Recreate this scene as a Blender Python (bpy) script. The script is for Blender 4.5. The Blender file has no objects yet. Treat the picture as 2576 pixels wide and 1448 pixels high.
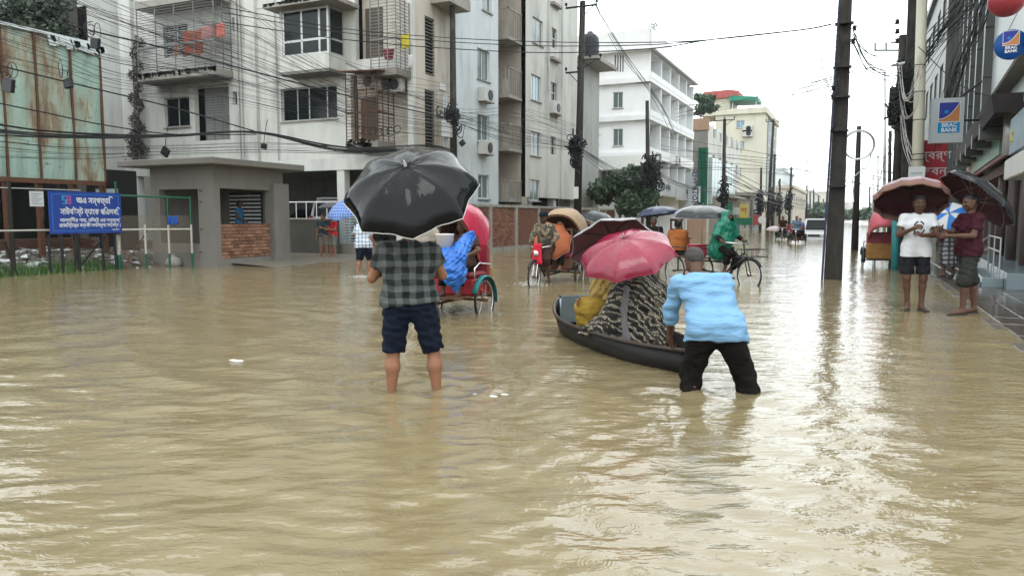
import bpy, math, random
import numpy as np
from mathutils import Vector, Matrix, Euler
R = math.radians
random.seed(11)
rng = np.random.default_rng(5)
# ------------------------------------------------------------------ camera, sky, sun, exposure
sc = bpy.context.scene
C = sc.collection
CAM_H = 1.5
HAZE = .0003
PITCH = math.atan(176/1900)
YAW = R(24.6)
cam_d = bpy.data.cameras.new('camera'); cam = bpy.data.objects.new('camera', cam_d); C.objects.link(cam)
cam.location = (0, 0, CAM_H); cam.rotation_euler = (R(90)-PITCH, 0, YAW)
cam_d.sensor_width = 36; cam_d.lens = 36*1900/2576
cam_d.clip_start = .05; cam_d.clip_end = 5000
sc.camera = cam
wd = bpy.data.worlds.new('World'); sc.world = wd; wd.use_nodes = True
nt = wd.node_tree; nt.nodes.clear()
wo = nt.nodes.new('ShaderNodeOutputWorld'); bg = nt.nodes.new('ShaderNodeBackground')
sky = nt.nodes.new('ShaderNodeTexSky'); sky.sky_type = 'NISHITA'; sky.sun_disc = False
sky.sun_elevation = R(58); sky.sun_rotation = R(-12); sky.air_density = 1.0; sky.dust_density = 4
hs = nt.nodes.new('ShaderNodeHueSaturation'); hs.inputs['Saturation'].default_value = .12
mixw = nt.nodes.new('ShaderNodeMix'); mixw.data_type = 'RGBA'; mixw.inputs[0].default_value = .86
mixw.inputs[7].default_value = (13.1, 14.1, 14.5, 1)        # even cloud layer over the clear sky
nt.links.new(sky.outputs[0], hs.inputs['Color']); nt.links.new(hs.outputs[0], mixw.inputs[6])
nt.links.new(mixw.outputs[2], bg.inputs[0]); bg.inputs[1].default_value = .15
nt.links.new(bg.outputs[0], wo.inputs[0])
sl = bpy.data.lights.new('sun', 'SUN'); sun = bpy.data.objects.new('sun', sl); C.objects.link(sun)
sl.energy = .6; sl.angle = R(25); sl.color = (1, .97, .93)
sun.rotation_euler = (R(32), 0, R(12)); sun.location = (0, 0, 60)
sc.view_settings.view_transform = 'Standard'; sc.view_settings.look = 'None'
sc.view_settings.gamma = 1; sc.view_settings.exposure = .5; sc.view_settings.use_curve_mapping = False
sc.cycles.max_bounces = 6; sc.cycles.diffuse_bounces = 3; sc.cycles.glossy_bounces = 3
sc.cycles.transmission_bounces = 4; sc.cycles.volume_bounces = 0; sc.cycles.transparent_max_bounces = 12
sc.cycles.use_adaptive_sampling = True; sc.cycles.adaptive_threshold = .02
sc.cycles.use_denoising = True; sc.cycles.caustics_reflective = False; sc.cycles.caustics_refractive = False
sc.cycles.sample_clamp_indirect = 4

# ------------------------------------------------------------------ measuring: sight lines to real places
_f = 1900.0
_c, _s = math.cos(PITCH), math.sin(PITCH)
_fw = np.array([-math.sin(YAW)*_c, math.cos(YAW)*_c, -_s]); _up = np.array([-math.sin(YAW)*_s, math.cos(YAW)*_s, _c])
_r = np.array([math.cos(YAW), math.sin(YAW), 0])
def ray(u, v): return _fw + (u-1288)/_f*_r - (v-724)/_f*_up
def P(u, v, d): q = ray(u, v)*d; return Vector((q[0], q[1], q[2]+CAM_H))
def on(u, v, ax, val):
    q = ray(u, v); o = (0, 0, CAM_H); t = (val-o[ax])/q[ax]
    return Vector((o[0]+q[0]*t, o[1]+q[1]*t, o[2]+q[2]*t))
def G(u, v, z=0): return on(u, v, 2, z)
def rect_y(u0, v0, u1, v1, y):       # a rectangle of a wall that faces down the street: x0,x1,z0,z1
    um, vm = (u0+u1)/2, (v0+v1)/2
    return on(u0, vm, 1, y).x, on(u1, vm, 1, y).x, on(um, v1, 1, y).z, on(um, v0, 1, y).z
def rect_x(u0, v0, u1, v1, x):       # of a wall along the street: y0,y1,z0,z1
    um, vm = (u0+u1)/2, (v0+v1)/2
    a, b = on(u0, vm, 0, x).y, on(u1, vm, 0, x).y
    return min(a, b), max(a, b), on(um, v1, 0, x).z, on(um, v0, 0, x).z

# ------------------------------------------------------------------ materials
MATS = {}
def nmat(name):
    m = bpy.data.materials.new(name); m.use_nodes = True; n = m.node_tree.nodes; l = m.node_tree.links
    return m, n, l, n['Principled BSDF']
def coordn(n, l, scale=(1, 1, 1), local=False):
    mp = n.new('ShaderNodeMapping'); mp.inputs['Scale'].default_value = scale
    if local:
        t = n.new('ShaderNodeTexCoord'); l.new(t.outputs['Object'], mp.inputs[0])
    else:
        t = n.new('ShaderNodeNewGeometry'); l.new(t.outputs['Position'], mp.inputs[0])
    return mp.outputs[0]
def noise(n, l, vec, scale, detail=4, rough=.55):
    t = n.new('ShaderNodeTexNoise'); t.inputs['Scale'].default_value = scale
    t.inputs['Detail'].default_value = detail; t.inputs['Roughness'].default_value = rough
    l.new(vec, t.inputs['Vector']); return t.outputs['Fac']
def ramp(n, l, fac, a, b, ca=(0, 0, 0), cb=(1, 1, 1)):
    t = n.new('ShaderNodeValToRGB'); e = t.color_ramp.elements
    e[0].position = a; e[1].position = b; e[0].color = (*ca, 1); e[1].color = (*cb, 1)
    l.new(fac, t.inputs[0]); return t.outputs[0]
def mixc(n, l, fac, a, b, mode='MIX'):
    t = n.new('ShaderNodeMix'); t.data_type = 'RGBA'; t.blend_type = mode
    for s, v in ((0, fac), (6, a), (7, b)):
        if isinstance(v, (int, float)): t.inputs[s].default_value = v
        elif isinstance(v, tuple): t.inputs[s].default_value = (*v, 1)
        else: l.new(v, t.inputs[s])
    return t.outputs[2]
def math_(n, l, op, a, b=0.0, c=None):
    t = n.new('ShaderNodeMath'); t.operation = op
    for i, v in enumerate((a, b) if c is None else (a, b, c)):
        if isinstance(v, (int, float)): t.inputs[i].default_value = v
        else: l.new(v, t.inputs[i])
    return t.outputs[0]
def bumpn(n, l, bs, h, strength=.3, dist=.02):
    t = n.new('ShaderNodeBump'); t.inputs['Strength'].default_value = strength; t.inputs['Distance'].default_value = dist
    l.new(h, t.inputs['Height']); l.new(t.outputs[0], bs.inputs['Normal'])
def M(name, col, rough=.6, var=.15, vs=3.0, metal=0, bump=.2, bs=40, bd=.005, grime=0, gcol=(.05, .05, .045),
      gs=(1.2, 1.2, .25), local=False, spec=.22, coat=0, grain=None, thr=(.45, .75)):
    """coloured stuff with uneven tone, fine relief and, where asked, streaked grime"""
    if name in MATS: return MATS[name]
    if not metal: col = tuple(c*.78 for c in col)
    m, n, l, b = nmat(name)
    v = coordn(n, l, grain or (1, 1, 1), local)
    nz = noise(n, l, v, vs)
    base = mixc(n, l, nz, tuple(c*(1-var) for c in col), tuple(min(1, c*(1+var)) for c in col))
    if grime:
        g1 = noise(n, l, coordn(n, l, gs, local), 1.6, 6, .65)
        g2 = noise(n, l, v, .35, 3)
        gm = math_(n, l, 'MULTIPLY', ramp(n, l, g1, *thr), ramp(n, l, g2, .3, .7))
        gm = math_(n, l, 'MULTIPLY', gm, grime)
        base = mixc(n, l, gm, base, gcol)
    l.new(base, b.inputs['Base Color'])
    b.inputs['Roughness'].default_value = rough; b.inputs['Metallic'].default_value = metal
    b.inputs['Specular IOR Level'].default_value = spec; b.inputs['Coat Weight'].default_value = coat
    b.inputs['Coat Roughness'].default_value = .1
    if bump: bumpn(n, l, b, noise(n, l, v, bs, 3), bump, bd)
    MATS[name] = m; return m
def rust_sheet():
    m, n, l, b = nmat('rusty painted sheet')
    v = coordn(n, l)
    base = mixc(n, l, noise(n, l, v, 1.1, 4), (.19, .29, .25), (.28, .37, .31))
    st = noise(n, l, coordn(n, l, (1.3, 1.3, .22)), 1.3, 7, .7)
    big = noise(n, l, v, .45, 4)
    f1 = math_(n, l, 'ADD', math_(n, l, 'MULTIPLY', st, .6), math_(n, l, 'MULTIPLY', big, .5))
    base = mixc(n, l, ramp(n, l, f1, .53, .63), base, (.235, .205, .135))
    base = mixc(n, l, ramp(n, l, f1, .59, .69), base, (.10, .048, .022))
    sp = noise(n, l, v, 9, 5, .7)
    base = mixc(n, l, ramp(n, l, sp, .60, .68), base, (.07, .05, .035))
    l.new(base, b.inputs['Base Color']); b.inputs['Roughness'].default_value = .55
    bumpn(n, l, b, noise(n, l, v, 3, 5), .5, .03)
    return m
def plaster(name, col, g=.8, thr=(.44, .74)):
    return M(name, col, .85, .07, .8, bump=.25, bs=25, bd=.008, grime=g, gcol=(.075, .07, .058), gs=(.9, .9, .17), thr=thr)
def plaid(name, c1, c2, c3, s=12.0, wx=1.0, wz=1.0, k=.5):
    """woven check: two crossed sets of bands, in the wearer's own coordinates"""
    m, n, l, b = nmat(name)
    t = n.new('ShaderNodeTexCoord'); sx = n.new('ShaderNodeSeparateXYZ'); l.new(t.outputs['Object'], sx.inputs[0])
    wob = noise(n, l, t.outputs['Object'], 5, 2)
    def band(o, w):
        a = math_(n, l, 'MULTIPLY_ADD', o, s*w, math_(n, l, 'MULTIPLY', wob, .5))
        f = math_(n, l, 'FRACT', a); return math_(n, l, 'LESS_THAN', f, k)
    a, z = band(math_(n, l, 'ADD', sx.outputs[0], math_(n, l, 'MULTIPLY', sx.outputs[1], .3)), wx), band(sx.outputs[2], wz)
    both = math_(n, l, 'MULTIPLY', a, z); any_ = math_(n, l, 'MAXIMUM', a, z)
    c = mixc(n, l, any_, c1, c2); c = mixc(n, l, both, c, c3)
    c = mixc(n, l, math_(n, l, 'MULTIPLY', noise(n, l, t.outputs['Object'], 60, 3), .25), c, c2)
    l.new(c, b.inputs['Base Color']); b.inputs['Roughness'].default_value = .85; b.inputs['Specular IOR Level'].default_value = .12
    bumpn(n, l, b, noise(n, l, t.outputs['Object'], 14, 3), .5, .02)
    return m
def cloth(name, col, rough=.8, fold=(3, 3, 9), amt=.6, var=.12, spec=.12):
    if name in MATS: return MATS[name]
    col = tuple(c*.78 for c in col)
    m, n, l, b = nmat(name)
    v = coordn(n, l, fold, True)
    nz = noise(n, l, v, 2.2, 3); nf = noise(n, l, coordn(n, l, (1, 1, 1), True), 90, 2)
    l.new(mixc(n, l, nz, tuple(c*(1-var) for c in col), tuple(min(1, c*(1+var)) for c in col)), b.inputs['Base Color'])
    b.inputs['Roughness'].default_value = rough; b.inputs['Specular IOR Level'].default_value = spec
    h = math_(n, l, 'MULTIPLY_ADD', nf, .08, nz); bumpn(n, l, b, h, amt, .03)
    MATS[name] = m; return m
skinA = lambda nm, c: M(nm, c, .5, .12, 9, bump=.15, bs=60, bd=.002, local=True)
MM = dict(
    skin=skinA('brown skin', (.27, .125, .07)), skin_d=skinA('dark brown skin', (.10, .048, .03)),
    hair=M('black hair', (.012, .011, .012), .5, .3, 60, bump=.6, bs=180, local=True),
    grey_hair=M('greying hair', (.055, .048, .045), .7, .9, 60, bump=.6, bs=180, local=True),
    eye=M('eye white', (.16, .14, .125), .35, 0, bump=0), iris=M('dark iris', (.01, .008, .006), .15, 0, bump=0),
    black=M('black painted metal', (.018, .018, .02), .4, .3, 20), steel=M('wet steel', (.35, .35, .36), .3, .15, 20, metal=.9),
    galv=M('galvanised steel', (.42, .43, .43), .45, .2, 9, metal=.5), rustm=M('rusted steel', (.12, .055, .03), .7, .4, 12),
    rubber=M('black rubber', (.02, .02, .02), .6, .2, 30), cable=M('black cable sheath', (.018, .018, .02), .5, .2, 6, bump=0),
    cable_w=M('pale cable sheath', (.5, .49, .46), .5, .2, 6, bump=0),
    conc=M('wet grey concrete', (.215, .20, .178), .5, .16, .9, bump=.4, bs=14, bd=.012, grime=.5, gcol=(.05, .05, .045)),
    conc_l=M('pale concrete', (.36, .34, .30), .75, .12, 1.5, bump=.3, bs=20, grime=.9, gcol=(.09, .08, .06)),
    conc_pole=M('weathered pole concrete', (.020, .017, .014), .7, .4, 3, bump=.5, bs=25, bd=.01, grime=.7, gcol=(.10, .09, .07), gs=(6, 6, 1.2)),
    wall_w=plaster('stained white plaster', (.66, .66, .615)), wall_b=plaster('stained buff plaster', (.60, .54, .46), .8),
    wall_g=plaster('grey shade-toned plaster', (.46, .47, .44), .6), wall_lb=plaster('pale bluish plaster', (.66, .71, .73), .7),  # wall_g: plain grey plaster; on the recessed walls its grey carries the shade
    clean_w=plaster('fresh white paint', (.95, .96, .96), .16), cream=plaster('cream plaster', (.66, .63, .52), .35),
    glass=M('dark window glass', (.008, .012, .012), .12, .3, 2, bump=.1, bs=3, bd=.003, spec=.22),
    glass_g=M('greenish window glass', (.12, .17, .165), .1, .3, 2, bump=.1, bs=3, bd=.003, spec=.8),
    glass_b=M('blue curtain glass', (.22, .36, .44), .12, .2, 1, bump=0, spec=.8),
    alu=M('dull aluminium', (.45, .46, .45), .4, .1, 10, metal=.4), alu_w=M('white window frame', (.72, .73, .72), .5, .1, 6),
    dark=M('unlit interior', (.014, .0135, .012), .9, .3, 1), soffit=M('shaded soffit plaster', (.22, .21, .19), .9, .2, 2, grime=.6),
    brick=M('red brick', (.30, .135, .085), .8, .3, 2.2, bump=.5, bs=30, bd=.008, grime=.6, gcol=(.09, .06, .05)),
    brick_o=M('orange brick', (.30, .155, .095), .8, .28, 4, bump=.5, bs=30, bd=.008), mortar_d=M('deep joint', (.05, .04, .035), .95, .3, 8), mortar=M('grey mortar', (.20, .155, .125), .9, .2, 8),
    moss=M('black mould growth', (.022, .022, .018), .95, .4, 6), green=M('green enamel', (.015, .11, .06), .4, .2, 8),
    wood_d=M('tarred boat wood', (.009, .007, .006), .45, .4, 3, bump=.4, bs=20, grain=(1, 1, 8), spec=.25),
    wood=M('worn brown wood', (.14, .065, .035), .6, .3, 5, bump=.3, bs=20), red=M('red paint', (.36, .025, .035), .45, .15, 8),
    teal=M('teal paint', (.02, .17, .18), .4, .2, 6), blue=M('blue enamel', (.03, .07, .32), .35, .12, 2, bump=0),
)
MM['rust_sheet'] = rust_sheet()
def vary(m, lo, hi):          # each brick its own shade
    n = m.node_tree.nodes; l = m.node_tree.links; b = n['Principled BSDF']; src = b.inputs['Base Color'].links[0].from_socket
    oi = n.new('ShaderNodeObjectInfo'); mr = n.new('ShaderNodeMapRange'); mr.inputs[3].default_value = lo; mr.inputs[4].default_value = hi; l.new(oi.outputs['Random'], mr.inputs[0])
    hv = n.new('ShaderNodeHueSaturation'); l.new(mr.outputs[0], hv.inputs['Value']); l.new(src, hv.inputs['Color']); l.new(hv.outputs[0], b.inputs['Base Color'])
vary(MM['brick'], .6, 1.3); vary(MM['brick_o'], .55, 1.25)

# ------------------------------------------------------------------ mesh building
WM = {}   # world matrix of every Empty that stands for a thing (or part)
class MB:
    def __init__(s): s.v = []; s.f = []
    def add(s, vs, fs):
        o = len(s.v); s.v += [tuple(p) for p in vs]; s.f += [tuple(i+o for i in f) for f in fs]; return s
    def box(s, x0, x1, y0, y1, z0, z1):
        x0, x1 = min(x0, x1), max(x0, x1); y0, y1 = min(y0, y1), max(y0, y1); z0, z1 = min(z0, z1), max(z0, z1)
        return s.add([(x0,y0,z0),(x1,y0,z0),(x1,y1,z0),(x0,y1,z0),(x0,y0,z1),(x1,y0,z1),(x1,y1,z1),(x0,y1,z1)],
                     [(0,3,2,1),(4,5,6,7),(0,1,5,4),(1,2,6,5),(2,3,7,6),(3,0,4,7)])
    def rbox(s, x0, x1, y0, y1, z0, z1, b=.01):      # box with chamfered vertical and top edges
        x0, x1 = min(x0, x1), max(x0, x1); y0, y1 = min(y0, y1), max(y0, y1)
        def ring(z, i): return [(x0+b+i,y0+i,z),(x1-b-i,y0+i,z),(x1-i,y0+b+i,z),(x1-i,y1-b-i,z),(x1-b-i,y1-i,z),(x0+b+i,y1-i,z),(x0+i,y1-b-i,z),(x0+i,y0+b+i,z)]
        vs = ring(z0, b)+ring(z0+b, 0)+ring(z1-b, 0)+ring(z1, b); fs = [tuple(range(7, -1, -1)), tuple(range(24, 32))]
        for k in range(3):
            for i in range(8): j = (i+1) % 8; fs.append((k*8+i, k*8+j, k*8+8+j, k*8+8+i))
        return s.add(vs, fs)
    def beam(s, p, q, w, h=None, up=(0, 0, 1)):
        p, q = Vector(p), Vector(q); h = h or w; d = (q-p).normalized(); u = Vector(up)
        if abs(d.dot(u)) > .98: u = Vector((1, 0, 0))
        a = d.cross(u).normalized()*w/2; b = a.cross(d).normalized()*h/2
        return s.add([p-a-b, p+a-b, p+a+b, p-a+b, q-a-b, q+a-b, q+a+b, q-a+b],
                     [(0,1,2,3),(4,7,6,5),(0,4,5,1),(1,5,6,2),(2,6,7,3),(3,7,4,0)])
    def cyl(s, p, q, r0, r1=None, n=8, cap=True):
        return s.tube([p, q], [r0, r0 if r1 is None else r1], n, cap)
    def tube(s, pts, r, n=6, cap=True, closed=False):
        pts = [Vector(p) for p in pts]; k = len(pts); rr = r if isinstance(r, (list, tuple)) else [r]*k
        vs = []; fs = []; a = None
        for i, p in enumerate(pts):
            d = (pts[(i+1) % k]-pts[i-1]) if closed else (pts[min(i+1, k-1)]-pts[max(i-1, 0)])
            d = d.normalized() if d.length > 1e-9 else Vector((0, 0, 1))
            if a is None: a = d.orthogonal().normalized()
            a = (a-d*a.dot(d)); a = a.normalized() if a.length > 1e-6 else d.orthogonal().normalized(); b = d.cross(a)
            for j in range(n):
                t = 2*math.pi*j/n; vs.append(p+(a*math.cos(t)+b*math.sin(t))*rr[i])
        m = k if closed else k-1
        for i in range(m):
            i2 = (i+1) % k
            for j in range(n): j2 = (j+1) % n; fs.append((i*n+j, i*n+j2, i2*n+j2, i2*n+j))
        if cap and not closed: fs.append(tuple(range(n-1, -1, -1))); fs.append(tuple((k-1)*n+j for j in range(n)))
        return s.add(vs, fs)
    def lathe(s, prof, n=16, o=(0, 0, 0), ax=None):   # prof = [(r, z)]
        vs = []; fs = []; mt = Matrix.Identity(3) if ax is None else Vector(ax).to_track_quat('Z', 'Y').to_matrix()
        for r, z in prof:
            for j in range(n):
                t = 2*math.pi*j/n; vs.append(Vector(o)+mt @ Vector((r*math.cos(t), r*math.sin(t), z)))
        for i in range(len(prof)-1):
            for j in range(n): j2 = (j+1) % n; fs.append((i*n+j, i*n+j2, (i+1)*n+j2, (i+1)*n+j))
        if prof[0][0] > 1e-5: fs.append(tuple(range(n-1, -1, -1)))
        if prof[-1][0] > 1e-5: fs.append(tuple((len(prof)-1)*n+j for j in range(n)))
        return s.add(vs, fs)
    def ball(s, c, r, n=10, m=6, sc_=(1, 1, 1)):
        c = Vector(c); vs = []; fs = []
        for i in range(m+1):
            a = math.pi*i/m
            for j in range(n):
                t = 2*math.pi*j/n; vs.append((c.x+r*sc_[0]*math.sin(a)*math.cos(t), c.y+r*sc_[1]*math.sin(a)*math.sin(t), c.z-r*sc_[2]*math.cos(a)))
        for i in range(m):
            for j in range(n): j2 = (j+1) % n; fs.append((i*n+j, i*n+j2, (i+1)*n+j2, (i+1)*n+j))
        return s.add(vs, fs)
    def prism(s, poly, d):       # poly: 3-D outline; d: offset vector
        k = len(poly); d = Vector(d); vs = [Vector(p) for p in poly]+[Vector(p)+d for p in poly]
        return s.add(vs, [tuple(range(k-1, -1, -1)), tuple(range(k, 2*k))]+[(i, (i+1) % k, k+(i+1) % k, k+i) for i in range(k)])
    def build(s, name, m, parent=None, smooth=False, local=False, base=None):
        return mesh_obj(name, s.v, s.f, m, parent, smooth, local, base)
def mesh_obj(name, vs, fs, m, parent=None, smooth=False, local=False, base=None):
    me = bpy.data.meshes.new(name)
    V = np.asarray(vs, dtype=float).reshape(-1, 3)
    if parent is not None:
        if not local:
            inv = np.array(WM[parent.name].inverted()); V = V @ inv[:3, :3].T+inv[:3, 3]
    else:
        if base is None: base = ((V[:, 0].min()+V[:, 0].max())/2, (V[:, 1].min()+V[:, 1].max())/2, V[:, 2].min())
        if not local: V = V-np.array(base)
    me.from_pydata(V.tolist(), [], fs if isinstance(fs, list) else fs.tolist())
    if isinstance(m, str): m = MM[m]
    me.materials.append(m); me.update()
    if smooth: me.polygons.foreach_set('use_smooth', [True]*len(me.polygons))
    o = bpy.data.objects.new(name, me); C.objects.link(o)
    if parent is not None: o.parent = parent; WM[o.name] = WM[parent.name]
    else: o.location = base; WM[o.name] = Matrix.Translation(Vector(base))
    return o
def tag(o, label=None, cat=None, group=None, kind=None):
    for k, v in (('label', label), ('category', cat), ('group', group), ('kind', kind)):
        if v: o[k] = v
    return o
def thing(name, label, cat, loc=(0, 0, 0), rz=0, group=None):
    o = bpy.data.objects.new(name, None); C.objects.link(o); o.location = loc; o.rotation_euler = (0, 0, rz)
    o.empty_display_size = .3
    WM[o.name] = Matrix.Translation(Vector(loc)) @ Matrix.Rotation(rz, 4, 'Z')
    return tag(o, label, cat, group)
KIDS = {}
def dup(root, loc, rz=0, label=None, group=None):
    kids = {}
    for o in C.objects:
        if o.parent: kids.setdefault(o.parent.name, []).append(o)
    def cp(o, par):
        c = o.copy(); C.objects.link(c)
        if par: c.parent = par
        for ch in kids.get(o.name, []): cp(ch, c)
        return c
    c = cp(root, None); c.location = loc; c.rotation_euler = (0, 0, rz)
    WM[c.name] = Matrix.Translation(Vector(loc)) @ Matrix.Rotation(rz, 4, 'Z')
    if label: c['label'] = label
    if group: c['group'] = group
    return c
def inst(src, parent, mat4, name=None):     # another piece sharing the same mesh, placed under parent
    c = src.copy(); C.objects.link(c)
    if name: c.name = name
    c.parent = parent; c.matrix_local = mat4
    return c
def text(body, size, m, frame, parent, name='lettering', ext=.004, align='CENTER', bold=0.0, w=1.0):
    """lettering as a mesh; frame = 4x4 whose X is the reading direction and Z the outward face"""
    cu = bpy.data.curves.new('t', 'FONT'); cu.body = body; cu.size = size; cu.align_x = align; cu.extrude = ext; cu.offset = bold
    cu.resolution_u = 2
    to = bpy.data.objects.new('t', cu); C.objects.link(to)
    bpy.context.view_layer.update()
    me = bpy.data.meshes.new_from_object(to.evaluated_get(bpy.context.evaluated_depsgraph_get()))
    V = [frame @ Vector((v.co.x*w, v.co.y, v.co.z)) for v in me.vertices]; F = [tuple(p.vertices) for p in me.polygons]
    bpy.data.objects.remove(to); bpy.data.meshes.remove(me); bpy.data.curves.remove(cu)
    return mesh_obj(name, V, F, m, parent)
def frame(o, xdir, zdir=(0, 0, 1)):        # lettering frame: reads along xdir, stands up along zdir
    x = Vector(xdir).normalized(); y = Vector(zdir).normalized(); n = x.cross(y)
    m = Matrix((x, y, n)).transposed().to_4x4(); m.translation = Vector(o); return m
def sag(p, q, s, n=14):
    p, q = Vector(p), Vector(q)
    return [p.lerp(q, i/n)-Vector((0, 0, s*4*(i/n)*(1-i/n))) for i in range(n+1)]

# walls with real openings ------------------------------------------------------
def wall_grid(mb, a0, a1, z0, z1, holes, t0, t1, axis):
    """axis 'y': wall spans x=a, thick y t0..t1 ; axis 'x': wall spans y=a, thick x t0..t1"""
    A = sorted({a0, a1, *[min(max(h[0], a0), a1) for h in holes], *[min(max(h[1], a0), a1) for h in holes]})
    for i in range(len(A)-1):
        am = (A[i]+A[i+1])/2
        if A[i+1]-A[i] < 1e-4: continue
        hz = sorted([(max(h[2], z0), min(h[3], z1)) for h in holes if h[0] < am < h[1]])
        z = z0; segs = []
        for lo, hi in hz:
            if lo > z: segs.append((z, lo))
            z = max(z, hi)
        if z < z1: segs.append((z, z1))
        for lo, hi in segs:
            if axis == 'y': mb.box(A[i], A[i+1], t0, t1, lo, hi)
            else: mb.box(t0, t1, A[i], A[i+1], lo, hi)
    return mb
def window(parent, r, plane, axis, out, cols=2, rows=(1,), fr='alu', gl='glass', sill=True, depth=.12, fw=.05, bars=0):
    """r=(a0,a1,z0,z1); plane = wall face; out=+-1 outward sign along the wall normal. frame > pane, sill"""
    a0, a1, z0, z1 = r
    def bx(mb, A0, A1, d0, d1, Z0, Z1):
        p0, p1 = plane-out*d0, plane-out*d1
        if axis == 'y': mb.box(A0, A1, p0, p1, Z0, Z1)
        else: mb.box(p0, p1, A0, A1, Z0, Z1)
    f = MB(); d0, d1 = depth, depth+.05
    bx(f, a0, a0+fw, d0, d1, z0, z1); bx(f, a1-fw, a1, d0, d1, z0, z1)
    bx(f, a0+fw, a1-fw, d0, d1, z0, z0+fw); bx(f, a0+fw, a1-fw, d0, d1, z1-fw, z1)
    cs = cols if isinstance(cols, (list, tuple)) else [i/cols for i in range(1, cols)]
    for c in cs: x = a0+(a1-a0)*c; bx(f, x-fw/2, x+fw/2, d0+.004, d1-.004, z0+fw, z1-fw)
    for c in (rows if rows != (1,) else ()): z = z0+(z1-z0)*c; bx(f, a0+fw, a1-fw, d0+.008, d1-.008, z-fw/2, z+fw/2)
    fo = f.build('window', fr, parent)
    g = MB(); bx(g, a0+fw*.5, a1-fw*.5, d0+.022, d0+.034, z0+fw*.5, z1-fw*.5); g.build('pane', gl, fo)
    if sill:
        s_ = MB(); bx(s_, a0-.06, a1+.06, -.07, .05, z0-.06, z0-.004); s_.build('sill', 'conc_l', fo)
    if bars:
        b = MB()
        for i in range(bars): z = z0+(z1-z0)*(i+.5)/bars; bx(b, a0, a1, depth-.05, depth-.035, z-.008, z+.008)
        tag(b.build('window_bars', 'alu', fo), kind='stuff')
    return fo
def ac_unit(parent, c, out, axis='x', s=1.0):
    """split air-conditioner condenser on two brackets: case > fan_grille, bracket"""
    c = Vector(c); o = Vector((out, 0, 0)) if axis == 'x' else Vector((0, out, 0)); a = Vector((0, 1, 0)) if axis == 'x' else Vector((1, 0, 0))
    w, h, d = .42*s, .28*s, .3*s
    b = MB(); lo = c-a*w-Vector((0, 0, h)); hi = c+a*w+Vector((0, 0, h))+o*d; b.rbox(lo.x, hi.x, lo.y, hi.y, lo.z, hi.z, .02)
    cs = b.build('air_conditioner', M('ac white', (.6, .6, .57), .6, .1, 3, grime=.5), parent)
    g = MB(); g.lathe([(.2*s, 0), (.21*s, .02), (.19*s, .03)], 14, c+o*(d+.001)+a*.1*s, o); g.build('fan_grille', 'black', cs)
    k = MB()
    for t in (-1, 1): MB().beam(c+a*w*.7*t-Vector((0, 0, h+.03)), c+a*w*.7*t-Vector((0, 0, h+.03))+o*(d+.1), .03).build('bracket', 'rustm', cs)
    return cs
# ------------------------------------------------------------------ ground, pavement, water
MUD_Z = -.22
gm = MB(); gm.box(-900, 900, -60, 1500, -.6, MUD_Z)
tag(gm.build('ground', M('road mud', (.16, .13, .09), .9, .2, 1)), kind='structure')
def water_material():
    m, n, l, b = nmat('silty flood water')
    v = coordn(n, l)
    big = noise(n, l, coordn(n, l, (.6, 1, 1)), .5, 3)
    col = mixc(n, l, big, (.168, .132, .070), (.205, .163, .088))
    col = mixc(n, l, ramp(n, l, noise(n, l, coordn(n, l, (.8, 1.4, 1)), 1.7, 4), .45, .7), col, (.170, .130, .070))
    l.new(col, b.inputs['Base Color']); b.inputs['Roughness'].default_value = .045; b.inputs['IOR'].default_value = 1.5
    # rain rings: concentric ripples round scattered drop points, only in some cells
    def rings(scale, k, amp, thr):
        vo = n.new('ShaderNodeTexVoronoi'); vo.voronoi_dimensions = '2D'; vo.inputs['Scale'].default_value = scale; l.new(v, vo.inputs['Vector'])
        sc_ = n.new('ShaderNodeSeparateColor'); l.new(vo.outputs['Color'], sc_.inputs[0])
        on_ = math_(n, l, 'GREATER_THAN', sc_.outputs[0], thr)
        d = vo.outputs['Distance']
        w = math_(n, l, 'SINE', math_(n, l, 'MULTIPLY', d, k))
        rad = math_(n, l, 'MULTIPLY_ADD', sc_.outputs[1], .28, .05)
        env = math_(n, l, 'SUBTRACT', 1, math_(n, l, 'MULTIPLY', math_(n, l, 'ABSOLUTE', math_(n, l, 'SUBTRACT', d, rad)), 9)); env = math_(n, l, 'MAXIMUM', env, 0)
        return math_(n, l, 'MULTIPLY', math_(n, l, 'MULTIPLY', math_(n, l, 'MULTIPLY', w, env), on_), amp)
    mp = n.new('ShaderNodeMapping'); mp.vector_type = 'TEXTURE'; mp.inputs['Rotation'].default_value = (0, 0, YAW); mp.inputs['Scale'].default_value = (2.0, .85, 1)
    l.new(n.new('ShaderNodeNewGeometry').outputs['Position'], mp.inputs[0])
    fine = noise(n, l, mp.outputs[0], 6.5, 3, .5)
    h = math_(n, l, 'MULTIPLY', fine, .013)
    h = math_(n, l, 'ADD', h, math_(n, l, 'MULTIPLY', noise(n, l, mp.outputs[0], 15, 2, .5), .0045))
    h = math_(n, l, 'ADD', h, math_(n, l, 'MULTIPLY', noise(n, l, v, 30, 2, .5), .0016))
    h = math_(n, l, 'ADD', h, rings(3.1, 110, .0004, .74)); h = math_(n, l, 'ADD', h, rings(6.5, 85, .0005, .7))
    bumpn(n, l, b, h, 1.0, 1.0)
    return m
MM['water'] = water_material()
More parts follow.
